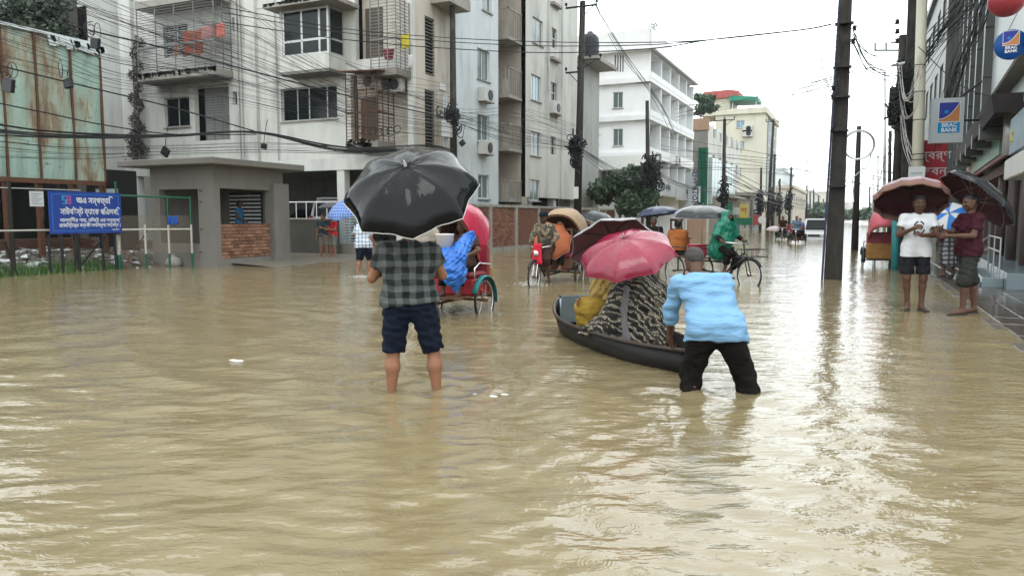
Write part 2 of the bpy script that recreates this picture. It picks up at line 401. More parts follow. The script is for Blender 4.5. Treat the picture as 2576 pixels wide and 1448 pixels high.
def wave_h(x, y, sp):
    """height of the flood surface; sp = local mesh spacing, waves finer than it are left out"""
    h = np.zeros_like(x); g = np.random.default_rng(3)
    wx = x+.35*np.sin(y*.7+1)+.2*np.sin(x*.9+y*.4); wy = y+.3*np.sin(x*.8)+.22*np.sin(y*1.1+2)
    for L, A, n in ((2.6, .0035, 5), (1.1, .0030, 7), (.55, .0026, 9), (.27, .0020, 14)):
        for i in range(n):
            th = R(-60)+g.normal(0, .55) if i % 3 else g.uniform(0, 6.28)
            l_ = L*g.uniform(.75, 1.35); k = 2*np.pi/l_; ph = g.uniform(0, 6.28)
            fade = np.clip((l_/sp-3)/4, 0, 1)
            q = np.sin((wx*np.cos(th)+wy*np.sin(th))*k+ph)
            h += A*fade*(q-.35*(1-q*q))*(.6+.4*np.sin(.23*x+.31*y+i))
    # calm patch texture: the street is calmer on the right, choppier on the left
    calm = .55+.45*np.clip((-x+1)/9, 0, 1)
    for cx, cy, a in WAKES:
        d = np.hypot(x-cx, y-cy); h += a*np.cos(d*17)*np.exp(-((d-.25)/.45)**2)*np.clip((.37/sp-3)/4, 0, 1)
    return h*calm
WAKES = [(-3.62, 5.72, .012), (-3.25, 5.75, .012), (-1.45, 6.25, .012), (-.95, 6.75, .012), (-6.56, 15.5, .02), (-11.4, 15.8, .015), (-4.1, 12.0, .008), (-2.2, 17.6, .01)]
def water():
    head = math.pi/2+YAW
    th = np.concatenate([np.linspace(-R(44), R(44), 640), R(44)+np.linspace(.02, 2*math.pi-R(88)-.02, 90)])
    rr = [.15]
    while rr[-1] < 45: rr.append(rr[-1]*1.0085+.004)
    while rr[-1] < 1400: rr.append(rr[-1]*1.09)
    rr = np.array(rr); A, Rr = np.meshgrid(th, rr)
    dth = np.gradient(th); sp = np.maximum(Rr*dth[None, :], np.gradient(rr)[:, None]*.8)
    x = Rr*np.cos(A+head); y = Rr*np.sin(A+head); z = wave_h(x, y, sp)
    nr, na = A.shape
    V = np.stack([x, y, z], -1).reshape(-1, 3)
    i = np.arange(nr-1)[:, None]*na; j = np.arange(na)[None, :]; j2 = (j+1) % na
    F = np.stack([i+j, i+na+j, i+na+j2, i+j2], -1).reshape(-1, 4)
    V = np.vstack([V, [[0, 0, 0]]]); c = len(V)-1
    F = F.tolist()+[(c, int(a), int(b)) for a, b in zip(range(na), [(q+1) % na for q in range(na)])]
    tag(mesh_obj('flood_water', V, F, 'water', smooth=True, base=(0, 0, 0)), kind='structure')
water()
# raised footpath on the right, awash: tiles, kerb stones, puddled
PV_X0, PV_Z = 1.72, -.002
pv = MB(); pv.box(PV_X0+.14, 30, 8.9, 140, -.5, PV_Z-.012)
pave = tag(pv.build('pavement', M('pavement bedding', (.07, .06, .05), .35, .3, 3)), kind='structure')
pave_wet = M('wet paving tile', (.075, .06, .05), .15, .35, 2.4, bump=.35, bs=9, bd=.008, spec=.7)
tile = MB().rbox(-.196, .196, -.196, .196, 0, .03, .008).build('paving_tile', pave_wet, pave, local=True)
n_ = 0
bx_, by_, bz_ = pave.location
for j in range(64):
    for i in range(9):
        x, y = PV_X0+.36+i*.4, 9.15+j*.4
        if n_ >= 290 or x > 1.9+y*.11 : continue
        t = tile if n_ == 0 else inst(tile, pave, Matrix.Identity(4)); n_ += 1
        t.location = (x-bx_, y-by_, PV_Z-.02-bz_+random.uniform(-.005, .004)); t.rotation_euler = (random.gauss(0, .008), random.gauss(0, .008), 0)
rest = MB()
for j in range(64):
    for i in range(9, 16):
        x, y = PV_X0+.36+i*.4, 9.15+j*.4; rest.rbox(x-.196, x+.196, y-.196, y+.196, PV_Z-.02, PV_Z+.01, .008)
tag(rest.build('tile_field', pave_wet, pave), kind='stuff')
kerbm = M('wet kerb stone', (.13, .115, .10), .25, .3, 4, bump=.4, bs=12)
ks = None
for j in range(56):
    if ks is None:
        ks = MB().rbox(-.075, .075, -.29, .29, -.3, .05, .012).build('kerb_stone', kerbm, pave, local=True); t = ks
    else: t = inst(ks, pave, Matrix.Identity(4))
    t.location = (PV_X0+.07-bx_, 9.2+j*.6-by_, PV_Z-.05-bz_+random.uniform(-.012, .008)); t.rotation_euler = (0, random.gauss(0, .02), random.gauss(0, .01))
# left verge (rubble plot behind the fence, the apron before the apartment house)
def heap(name, x0, x1, y0, y1, zf, m, n=60, kind='structure', label=None):
    X, Y = np.meshgrid(np.linspace(x0, x1, n), np.linspace(y0, y1, n)); Z = zf(X, Y)
    V = np.stack([X, Y, Z], -1).reshape(-1, 3); i = np.arange(n-1)[:, None]*n; j = np.arange(n-1)[None, :]
    F = np.stack([i+j, i+j+1, i+n+j+1, i+n+j], -1).reshape(-1, 4)
    return tag(mesh_obj(name, V, F, m, smooth=True), label, kind=kind)
def fbm(X, Y, s, seed=1):
    g = np.random.default_rng(seed); h = 0*X
    for k in range(4):
        for _ in range(4):
            t = g.uniform(0, 6.28); h = h+np.sin((X*np.cos(t)+Y*np.sin(t))*s*2**k+g.uniform(0, 6.28))/2**k
    return h/4
earth = M('sodden grey earth', (.11, .092, .07), .6, .4, 4, bump=.7, bs=12, bd=.03)
def plot_z(X, Y):
    edge = np.clip((-X-20.15)/1.6, -.3, 1); return -.08+.48*np.clip(edge, 0, 1)+.10*fbm(X, Y, 1.6)*np.clip(edge, 0, 1)-.3*np.clip(-edge, 0, 1)
heap("rubble_plot", -44, -19.7, 2, 17.9, plot_z, earth, 120)
apron_z = lambda X, Y: -.05+.12*np.clip((-X-15.4)/2.4, -1, 1)+.01*fbm(X, Y, .8)
heap('driveway', -34, -14.2, 18, 34, apron_z, M('wet driveway', (.20, .175, .14), .3, .25, 1.2, bump=.3, bs=8, bd=.01), 60)
# ------------------------------------------------------------------ figures: one smooth surface grown round a posed skeleton
def surf_nets(f, lo, hi, h):
    lo = np.array(lo, float); n = np.maximum(4, np.ceil((np.array(hi)-lo)/h).astype(int)+1)
    ax = [lo[i]+h*np.arange(n[i]) for i in range(3)]
    X = np.stack(np.meshgrid(*ax, indexing='ij'), -1).astype(np.float32)
    v = f(X.reshape(-1, 3)).reshape(n).astype(np.float32)
    cs = n-1; acc = np.zeros((*cs, 3), np.float32); cnt = np.zeros(cs, np.float32); quads = []
    cid = np.arange(cs[0]*cs[1]*cs[2]).reshape(cs)
    for a in range(3):
        s0 = [slice(None)]*3; s1 = [slice(None)]*3; s0[a] = slice(0, -1); s1[a] = slice(1, None)
        a0, a1 = v[tuple(s0)], v[tuple(s1)]; cr = (a0 < 0) != (a1 < 0)
        I = np.argwhere(cr); 
        if len(I) == 0: continue
        t = a0[cr]/(a0[cr]-a1[cr]); pos = X[tuple(s0)][cr].copy(); pos[:, a] += t*h
        b, c = (a+1) % 3, (a+2) % 3; corners = []
        for db, dc in ((0, 0), (-1, 0), (-1, -1), (0, -1)):
            J = I.copy(); J[:, b] += db; J[:, c] += dc
            ok = (J[:, b] >= 0) & (J[:, c] >= 0) & (J[:, b] < cs[b]) & (J[:, c] < cs[c]); corners.append((J, ok))
            Jo = J[ok]; np.add.at(acc, (Jo[:, 0], Jo[:, 1], Jo[:, 2]), pos[ok]); np.add.at(cnt, (Jo[:, 0], Jo[:, 1], Jo[:, 2]), 1)
        ok = corners[0][1] & corners[1][1] & corners[2][1] & corners[3][1]
        q = np.stack([cid[tuple(np.clip(J[ok], 0, None).T)] for J, _ in corners], -1)
        flip = ~(a0[cr][ok] < 0); q[flip] = q[flip][:, ::-1]
        quads.append(q)
    used = cnt > 0; idx = -np.ones(cs, int); idx[used] = np.arange(used.sum())
    V = acc[used]/cnt[used][:, None]; Q = idx.reshape(-1)[np.concatenate(quads)] if quads else np.zeros((0, 4), int)
    return V.astype(float), Q
def smin(a, b, k):
    h = np.maximum(k-np.abs(a-b), 0)/k; return np.minimum(a, b)-h*h*k*.25
def cap(p, a, b, ra, rb, sq=None):
    a = np.asarray(a, np.float32); b = np.asarray(b, np.float32); ab = b-a; L = float(ab @ ab)+1e-9
    t = np.clip(((p-a) @ ab)/L, 0, 1); q = p-a-t[:, None]*ab
    if sq is not None: q = q*np.asarray(sq, np.float32)
    return np.sqrt((q*q).sum(1))-(ra+(rb-ra)*t)
class Shape:
    """list of bones (a, b, ra, rb, blend, cut) -> distance field"""
    def __init__(s): s.b = []; s.neg = []; s.wr = None
    def bone(s, a, b, ra, rb=None, k=.04, cut=None, sq=None): s.b.append((np.array(a, float), np.array(b, float), ra, ra if rb is None else rb, k, cut, sq)); return s
    def f(s, p):
        d = None
        for a, b, ra, rb, k, cut, sq in s.b:
            e = cap(p, a, b, ra, rb, sq)
            if cut is not None: e = np.maximum(e, (p-np.asarray(cut[0], np.float32)) @ np.asarray(cut[1], np.float32))
            d = e if d is None else smin(d, e, k)
        for pt, nr in s.neg: d = np.maximum(d, (p-np.asarray(pt, np.float32)) @ np.asarray(nr, np.float32))
        if s.wr is not None: d = d+s.wr(p)
        return d
    def mesh(s, h):
        lo = np.min([np.minimum(a, b)-max(ra, rb)-.03-h for a, b, ra, rb, *_ in s.b], 0); hi = np.max([np.maximum(a, b)+max(ra, rb)+.03+h for a, b, ra, rb, *_ in s.b], 0)
        return surf_nets(s.f, lo, hi, h)
def wrinkle(amp, fx, fy, fz, seed=0):
    g = np.random.default_rng(seed); W = [(g.normal(size=3)*np.array([fx, fy, fz]), g.uniform(0, 6.28), g.uniform(.5, 1)) for _ in range(7)]
    def w(p):
        h = 0
        for k, ph, a in W: h = h+a*np.sin(p @ k.astype(np.float32)+ph+1.5*np.sin(p[:, 2]*9+ph))
        return (amp*h/3).astype(np.float32)
    return w
def hand(w, d, n, side, curl=.5, s=1.0, grip=None):
    """w wrist, d towards the fingers, n palm normal (palm faces +n), side=+1 thumb lies towards n x d ... returns Shape"""
    d = np.array(d, float); d /= np.linalg.norm(d); n = np.array(n, float); n -= d*(n @ d); n /= np.linalg.norm(n); x = np.cross(d, n)*side
    S = Shape(); w = np.array(w, float)
    S.bone(w-d*.02, w+d*.02, .026*s, .026*s, .02)
    for o, L in ((-.030, .082), (-.010, .088), (.010, .086), (.029, .078)): S.bone(w+d*.012, w+d*L*s+x*o*s, .018*s, .0125*s, .016)
    for o, L, r in ((-.033, .06, .0075), (-.011, .075, .0085), (.011, .08, .0088), (.032, .072, .0085)):
        b = w+d*(.084 if abs(o) < .02 else .078)*s+x*o*s; ang = curl*.5
        for k, f in enumerate((.45, .32, .25)):
            dr = d*math.cos(ang)+n*math.sin(ang); e = b+dr*L*f*s; S.bone(b, e, r*s*(1-.08*k), r*s*(.92-.08*k), .005); b = e; ang += curl*1.1
    b = w+d*.025*s+x*.028*s; e = b+(d*.6+x*.65+n*.3)*.042*s; S.bone(b, e, .0135*s, .011*s, .012)
    e2 = e+(d*.8+x*.1+n*(.35+curl*.5))*.036*s; S.bone(e, e2, .0105*s, .009*s, .006)
    return S
def head_mesh(c, fwd, up, s=1.0, h=.008):
    """skull, jaw, nose, brow, lips, ears, sockets; c = centre of the skull"""
    f = np.array(fwd, float); f /= np.linalg.norm(f); u = np.array(up, float); u -= f*(u @ f); u /= np.linalg.norm(u); r = np.cross(f, u); c = np.array(c, float)
    P_ = lambda x, y, z: c+(r*x+f*y+u*z)*s
    S = Shape(); S.bone(P_(0, -.018, .03), P_(0, .02, .028), .084*s, .080*s, .03); S.bone(P_(0, .03, -.02), P_(0, .045, -.075), .062*s, .036*s, .035)
    S.bone(P_(-.04, .03, -.05), P_(.04, .03, -.05), .036*s, .036*s, .03); S.bone(P_(0, -.02, -.04), P_(0, -.025, -.13), .056*s, .052*s, .03)
    S.bone(P_(0, .098, .0), P_(0, .112, -.032), .009*s, .014*s, .012); S.bone(P_(-.012, .103, -.036), P_(.012, .103, -.036), .009*s, .009*s, .008)
    S.bone(P_(-.035, .088, .022), P_(.035, .088, .022), .013*s, .013*s, .014)
    S.bone(P_(-.018, .092, -.058), P_(.018, .092, -.058), .009*s, .009*s, .006); S.bone(P_(-.015, .089, -.072), P_(.015, .089, -.072), .009*s, .009*s, .006)
    S.bone(P_(-.034, .082, -.012), P_(-.05, .06, -.03), .02*s, .02*s, .02); S.bone(P_(.034, .082, -.012), P_(.05, .06, -.03), .02*s, .02*s, .02)
    for q in (-1, 1): S.bone(P_(q*.082, .0, .015), P_(q*.078, .005, -.025), .013*s, .010*s, .008)
    fb = S.f
    def f2(p):
        d = fb(p)
        for q in (-1, 1): e = .017*s-np.sqrt(((p-np.asarray(P_(q*.031, .098, .003), np.float32))**2).sum(1)); d = -smin(-d, -e, .01*s)
        return d
    lo, hi = c-.19*s, c+.17*s
    V, F = surf_nets(f2, lo, hi, h); return V, F, P_
def hair_mesh(P_, s=1.0, back=.0, h=.009, style='short', seed=0):
    S = Shape(); S.bone(P_(0, -.022, .04), P_(0, .012, .044), .088*s, .080*s, .03); S.bone(P_(0, -.05, .0), P_(0, -.045, -.03), .06*s, .05*s, .03)
    if style == 'thick': S.bone(P_(-.03, .05, .10), P_(.03, .05, .10), .035*s, .035*s, .03)
    S.wr = wrinkle(.004, 60, 60, 40, seed); c = P_(0, 0, 0); f = P_(0, 1, 0)-c; f /= np.linalg.norm(f); u = P_(0, 0, 1)-c; u /= np.linalg.norm(u)
    S.neg.append((P_(0, .082, .055), f*.8-u*.6)); S.neg.append((P_(0, .0, -.045), -u))
    S.neg.append((P_(0, .028, -.01), f*.75-u*.66)); 
    return S.mesh(h)
def person(label, loc, rz, J=None, H=1.7, skin='skin', hair='hair', top=None, bottom=None, res=.014, hands=True, face=(0, 1, 0), cat='person', extra=None, hairstyle='short', feet='bare', hand_opts=None, group=None, build=1.0, noface=False):
    """J overrides joints (local, x right, y forward, z up, metres). top/bottom: dict(mat, sleeve, hem, leg ...)"""
    s = H/1.7
    D = dict(pel=(0, 0, .92), waist=(0, 0, 1.03), chest=(0, 0, 1.25), neck=(0, -.01, 1.42), head=(0, .01, 1.575),
             shR=(.18, 0, 1.37), elR=(.235, -.02, 1.09), wrR=(.25, .06, .86), shL=(-.18, 0, 1.37), elL=(-.235, -.02, 1.09), wrL=(-.25, .06, .86),
             hipR=(.095, 0, .90), knR=(.11, .02, .48), anR=(.115, -.01, .085), toR=(.135, .15, .03), hipL=(-.095, 0, .90), knL=(-.11, .02, .48), anL=(-.115, -.01, .085), toL=(-.135, .15, .03))
    J = {**D, **(J or {})}; J = {k: np.array(v, float)*s for k, v in J.items()}
    t = thing('person', label, cat, loc, rz, group); B = build
    def torso(S, g=0.0, k=.07, legs=False):
        w = B
        side = J['shR']-J['shL']; side = side/np.linalg.norm(side)
        hs = J['hipR']-J['hipL']; hs = hs/np.linalg.norm(hs)
        for q in (-1, 1):
            S.bone(J['chest']+side*q*.085*w*s, J['waist']+hs*q*.065*w*s, (.092*w+g)*s, (.085*w+g)*s, k)
            S.bone(J['waist']+hs*q*.06*w*s, J['pel']+hs*q*.075*w*s, (.088*w+g)*s, (.095*w+g)*s, k)
            S.bone(J['neck']-[0, 0, .03*s], J['shR' if q > 0 else 'shL'], (.045+g*.5)*s, (.050+g*.55)*s, .06)
        S.bone(J['chest'], J['neck']-[0, 0, .06*s], (.10+g*.6)*s, (.055+g*.3)*s, .06)
        return S
    S = Shape(); torso(S)
    S.bone(J['neck']-[0, 0, .03*s], J['head']-[0, 0, .06*s], .055*s, .05*s, .03)
    for q in 'RL':
        S.bone(J['sh'+q], J['el'+q], .05*B*s, .039*s, .03); m = J['el'+q]*.65+J['wr'+q]*.35
        S.bone(J['el'+q], m, .037*s, .037*s, .02); S.bone(m, J['wr'+q], .036*s, .025*s, .02)
        S.bone(J['hip'+q], J['kn'+q], .085*B*s, .056*s, .05); m = J['kn'+q]*.68+J['an'+q]*.32; bk = np.array([0, -.012, 0])*s
        S.bone(J['kn'+q], m+bk, .052*s, .056*B*s, .03); S.bone(m+bk, J['an'+q], .054*B*s, .034*s, .03)
        S.bone(J['an'+q]-[0, .02*s, .03*s], J['to'+q], .036*s, .026*s, .03); S.bone(J['an'+q], J['an'+q]-[0, 0, .03*s], .035*s, .036*s, .02)
    V, F = S.mesh(res); parts = [(V, F)]
    P_ = None
    if not noface:
        hv, hf, P_ = head_mesh(J['head'], face, (0, 0, 1) if abs(face[2]) < .8 else (0, 1, .3), s, min(res, .0085)); parts.append((hv, hf))
    if hands:
        for q, sd in (('R', 1), ('L', -1)):
            o = (hand_opts or {}).get(q, {}); d = np.array(o.get('d', J['wr'+q]-J['el'+q]), float)
            n = o.get('n', (-sd*1.0, .2, 0)); hs_ = hand(J['wr'+q], d, n, o.get('side', sd), o.get('curl', .45), s)
            hv, hf = hs_.mesh(.0055 if res < .016 else .008); parts.append((hv, hf))
    VV = np.vstack([a for a, _ in parts]); FF = []; o = 0
    for a, f_ in parts: FF += (f_+o).tolist(); o += len(a)
    mesh_obj('body', VV, FF, skin, t, smooth=True, local=True)
    if P_ is not None:
        for q in (-1, 1):
            eo = MB().ball(P_(q*.031, .080, .003), .0125*s, 10, 6).build('eye', 'eye', t, True, True)
            MB().ball(P_(q*.031, .0875, .003), .0070*s, 8, 5).build('iris', 'iris', eo, True, True)
            MB().tube([P_(q*.016, .102, .024), P_(q*.032, .104, .030), P_(q*.05, .09, .024)], .004*s, 5).build('eyebrow', 'hair', t, True, True)
        MB().tube([P_(-.022, .097, -.0645), P_(0, .101, -.063), P_(.022, .097, -.0645)], .0028*s, 5).build('mouth', M('lips', (.16, .05, .04), .5, .1, 9, local=True), t, True, True)
        if hair:
            hv, hf = hair_mesh(P_, s, style=hairstyle); mesh_obj('hair', hv, hf, hair, t, smooth=True, local=True)
    if top:
        S = Shape(); g = top.get('g', .018); torso(S, g); hem = top.get('hem', .86)*s
        if hem < .98*s:
            for q in 'RL': S.bone(J['hip'+q]+[0, 0, .04*s], J['hip'+q]*.65+J['kn'+q]*.35, (.10*B+g)*s, (.095*B+g)*s, .06)
        for q in 'RL':
            sl = top.get('sleeve', .6); r = top.get('sr', .02)
            if sl <= 1:
                e = J['sh'+q]+(J['el'+q]-J['sh'+q])*sl; d = (J['el'+q]-J['sh'+q]); d = d/np.linalg.norm(d)
                S.bone(J['sh'+q], e+d*.03, (.047*B+min(g, .02))*s, (.045*B+r)*s, .04, (e, d))
            else:
                S.bone(J['sh'+q], J['el'+q], (.047*B+min(g, .022))*s, (.041+r)*s, .04); e = J['el'+q]+(J['wr'+q]-J['el'+q])*(sl-1); d = (J['wr'+q]-J['el'+q]); d = d/np.linalg.norm(d)
                S.bone(J['el'+q], e+d*.03, (.039+r)*s, (.036+r)*s, .03, (e, d))
        if 'hem_plane' in top: S.neg.append((np.array(top['hem_plane'][0])*s, top['hem_plane'][1]))
        else: S.neg.append(((0, 0, hem), (0, 0, -1)))
        nk = J['neck']; hd = J['head']-J['neck']; hd = hd/np.linalg.norm(hd); S.neg.append((nk+hd*.035*s, hd))
        S.wr = wrinkle(top.get('wr', .007), *top.get('wf', (32, 32, 55)), seed=len(label)); V, F = S.mesh(top.get('res', res)); o = mesh_obj(top.get('name', 'shirt'), V, F, top['mat'], t, smooth=True, local=True)
        if top.get('label'): o['label'] = top['label']
    if bottom:
        S = Shape(); g = bottom.get('g', .016); hs = J['hipR']-J['hipL']; hs /= np.linalg.norm(hs); leg = bottom.get('leg', 1.0)
        for q in (-1, 1): S.bone(J['waist']+hs*q*.055*s, J['pel']+hs*q*.07*s, (.088*B+g)*s, (.098*B+g)*s, .06)
        for q in 'RL':
            r0, r1 = bottom.get('r0', g), bottom.get('r1', g+.01)
            if leg <= 1:
                e = J['hip'+q]+(J['kn'+q]-J['hip'+q])*leg; d = J['kn'+q]-J['hip'+q]; d = d/np.linalg.norm(d); S.bone(J['hip'+q], e+d*.02, (.087*B+r0)*s, (.06+r1)*s, .05, (e, d))
            else:
                S.bone(J['hip'+q], J['kn'+q], (.087*B+r0)*s, (.058+r1)*s, .05); e = J['kn'+q]+(J['an'+q]-J['kn'+q])*(leg-1); d = J['an'+q]-J['kn'+q]; d = d/np.linalg.norm(d)
                S.bone(J['kn'+q], e+d*.02, (.058+r1)*s, (.05+r1)*s, .03, (e, d))
        if bottom.get('skirt'):
            a = (J['hipR']+J['hipL'])/2; b_ = (J['anR']+J['anL'])/2+[0, 0, bottom.get('hemz', .1)*s]; d = np.array([0, 0, -1.]); sp = (J['anR']-J['anL'])*.3
            for q in (-1, 0, 1): S.bone(a+hs*.05*q*s, b_+sp*q, .12*s, bottom.get('sk', .13)*s, .08, (b_, d))
        S.neg.append((J['waist']+[0, 0, .03*s], (0, 0, 1))); S.wr = wrinkle(bottom.get('wr', .008), 42, 42, 48, seed=len(label)+1)
        V, F = S.mesh(bottom.get('res', res)); mesh_obj(bottom.get('name', 'trousers'), V, F, bottom['mat'], t, smooth=True, local=True)
    if feet == 'sandal':
        for q in 'RL':
            a, b = J['an'+q], J['to'+q]; d = b-a; d[2] = 0; d /= np.linalg.norm(d); m = Shape().bone(a-d*.035*s-[0, 0, .07*s], b+d*.03*s-[0, 0, .02*s], .045*s, .05*s, .02, sq=(1, 1, 3.2))
            V, F = m.mesh(.011); mesh_obj('sandal', V, F, 'rubber', t, smooth=True, local=True)
    t['_J'] = 0; del t['_J']
    return t, J
def umbrella(label, centre, axis, Rr, depth, n=8, m='black', inner='black', trim=None, shaft=None, handle=True, sagk=.06, spin=0, edge=.0, m2=None, name='umbrella', frill=None, group=None, ribm='steel', ribr=1.0):
    """canopy of n gores bowed between ribs; centre = middle of the rim plane, axis = unit direction the tip points"""
    q = Vector(axis).to_track_quat('Z', 'Y').to_matrix().to_4x4(); q.translation = Vector(centre)
    t = thing(name, label, 'umbrella', tuple(centre), 0, group)
    K = 8; JN = 10; spin = R(spin)
    def pt(a, f, off=0.0, drop=0):
        ag = (a/(2*math.pi)*n) % 1; mid = math.sin(math.pi*ag)
        rr = Rr*math.sin(f*math.pi/2*.93)/math.sin(math.pi/2*.93); zz = depth*(math.cos(f*math.pi/2*.93)-math.cos(math.pi/2*.93))/(1-math.cos(math.pi/2*.93))
        rad = rr*(1-sagk*mid*f*f*.45-(1-math.cos(math.pi/n))*mid*f); z = zz-sagk*.5*depth*mid*math.sin(f*math.pi)
        z += .006*math.sin(f*21+a*17)*mid+off
        return q @ Vector((rad*math.cos(a+spin), rad*math.sin(a+spin), z-drop))
    def skin_(off, flip):
        V = []; F = []; na = n*K
        for i in range(na):
            for j in range(JN+1): V.append(pt(2*math.pi*i/na, max(.02, j/JN), off))
        for i in range(na):
            i2 = (i+1) % na
            for j in range(JN): f_ = (i*(JN+1)+j, i*(JN+1)+j+1, i2*(JN+1)+j+1, i2*(JN+1)+j); F.append(f_[::-1] if flip else f_)
        F.append(tuple(i*(JN+1) for i in range(na))[::(1 if flip else -1)])
        return V, F, na
    V, F, na = skin_(.003, False); o = mesh_obj('canopy', V, F, m, t, smooth=True)
    if m2 is not None:
        o.data.materials.append(m2[0]); 
        for p in o.data.polygons:
            gi = (p.index//JN)//K
            if gi in m2[1]: p.material_index = 1
    V2, F2, _ = skin_(-.004, True); mesh_obj('lining', V2, F2, inner, t, smooth=True)
    ring = [pt(2*math.pi*i/na, 1.0) for i in range(na)]
    MB().tube(ring, .0048 if trim else .004, 5, closed=True).build('hem', trim or m, t, True)
    if frill:
        V = []; F = []
        for i in range(na):
            a = 2*math.pi*i/na; w_ = .012*math.sin(a*n*4)
            for f_, dz in ((1.0, 0), (1.03, .055), (1.05, .10)): 
                V.append(pt(a, 1.0, 0, dz)+(pt(a, 1.0)-Vector(centre)).normalized()*(w_*dz*10))
        for i in range(na):
            i2 = (i+1) % na
            for j in range(2): F.append((i*3+j, i*3+j+1, i2*3+j+1, i2*3+j))
        fo = mesh_obj('frill', V, F, frill, t, smooth=True); mo = fo.modifiers.new('s', 'SOLIDIFY'); mo.thickness = .004
    tip = q @ Vector((0, 0, depth)); ax = Vector(axis).normalized()
    MB().lathe([(.012, -.01), (.014, .01), (.008, .03), (.006, .06), (0, .065)], 10, tip, ax).build('finial', trim or ribm, t, True)
    L = shaft or (depth+.45)
    MB().cyl(tip, tip-ax*L, .006, n=7).build('shaft', ribm, t, True)
    for i in range(n):
        a = 2*math.pi*i/n; MB().tube([pt(a, f_, -.009) for f_ in (.03, .3, .55, .8, 1.0)]+[pt(a, 1.0)+(pt(a, 1.0)-pt(a, .9)).normalized()*.02], .0032*ribr, 4).build('rib', ribm, t, True)
        MB().cyl(tip-ax*(depth*1.05), pt(a, .5, -.012), .0028, n=4).build('stretcher', ribm, t, True)
    MB().lathe([(.012, -.03), (.016, 0), (.012, .03)], 8, tip-ax*(depth*1.05), ax).build('runner', 'black', t, True)
    if handle: MB().cyl(tip-ax*(L-.01), tip-ax*(L+.09), .014, .017, 8).build('handle', 'black', t, True)
    return t, tip-ax*L
# ------------------------------------------------------------------ vehicles and boat
def lean(u, v, th, ph, spin=0):
    tw = -ray(u, v); tw /= np.linalg.norm(tw); a, b = R(th), R(ph)
    d = math.cos(a)*tw+math.sin(a)*(math.cos(b)*_up-math.sin(b)*_r); return tuple(d/np.linalg.norm(d))
CHROME = M('chrome', (.55, .55, .56), .2, .1, 10, metal=.9)
def wheel(t, c, r=.34, rz=0.0, tilt=0, sp=18):
    c = Vector(c); q = Matrix.Rotation(rz, 3, 'Z')
    def pt(a, rr, x=0): return c+q @ Vector((x, rr*math.cos(a), rr*math.sin(a)))
    w = MB().tube([pt(2*math.pi*i/26, r) for i in range(26)], .021, 6, closed=True).build('wheel', 'rubber', t, True, local=True)
    MB().tube([pt(2*math.pi*i/26, r-.028) for i in range(26)], .011, 5, closed=True).build('rim', CHROME, w, True, local=True)
    MB().cyl(c+q @ Vector((-.05, 0, 0)), c+q @ Vector((.05, 0, 0)), .025, n=8).build('hub', 'rustm', w, local=True)
    s = MB()
    for i in range(sp): s.cyl(pt(2*math.pi*i/sp, .024, .03 if i % 2 else -.03), pt(2*math.pi*i/sp+.25, r-.03), .0022, n=3, cap=False)
    tag(s.build('spoke_wires', CHROME, w, local=True), kind='stuff')
def guard(t, c, r, m, a0=20, a1=190, w=.05, lip=.02):
    c = Vector(c); V = []; F = []; n = 12
    for i in range(n+1):
        a = R(a0+(a1-a0)*i/n)
        for x, dr in ((-w, -lip), (-w*.6, 0), (w*.6, 0), (w, -lip)): V.append(c+Vector((x, (r+dr)*math.cos(a), (r+dr)*math.sin(a))))
    for i in range(n):
        for j in range(3): F.append((i*4+j, i*4+j+1, i*4+j+5, i*4+j+4))
    o = mesh_obj('mudguard', V, F, m, t, smooth=True, local=True); mo = o.modifiers.new('s', 'SOLIDIFY'); mo.thickness = .006
HW = .37
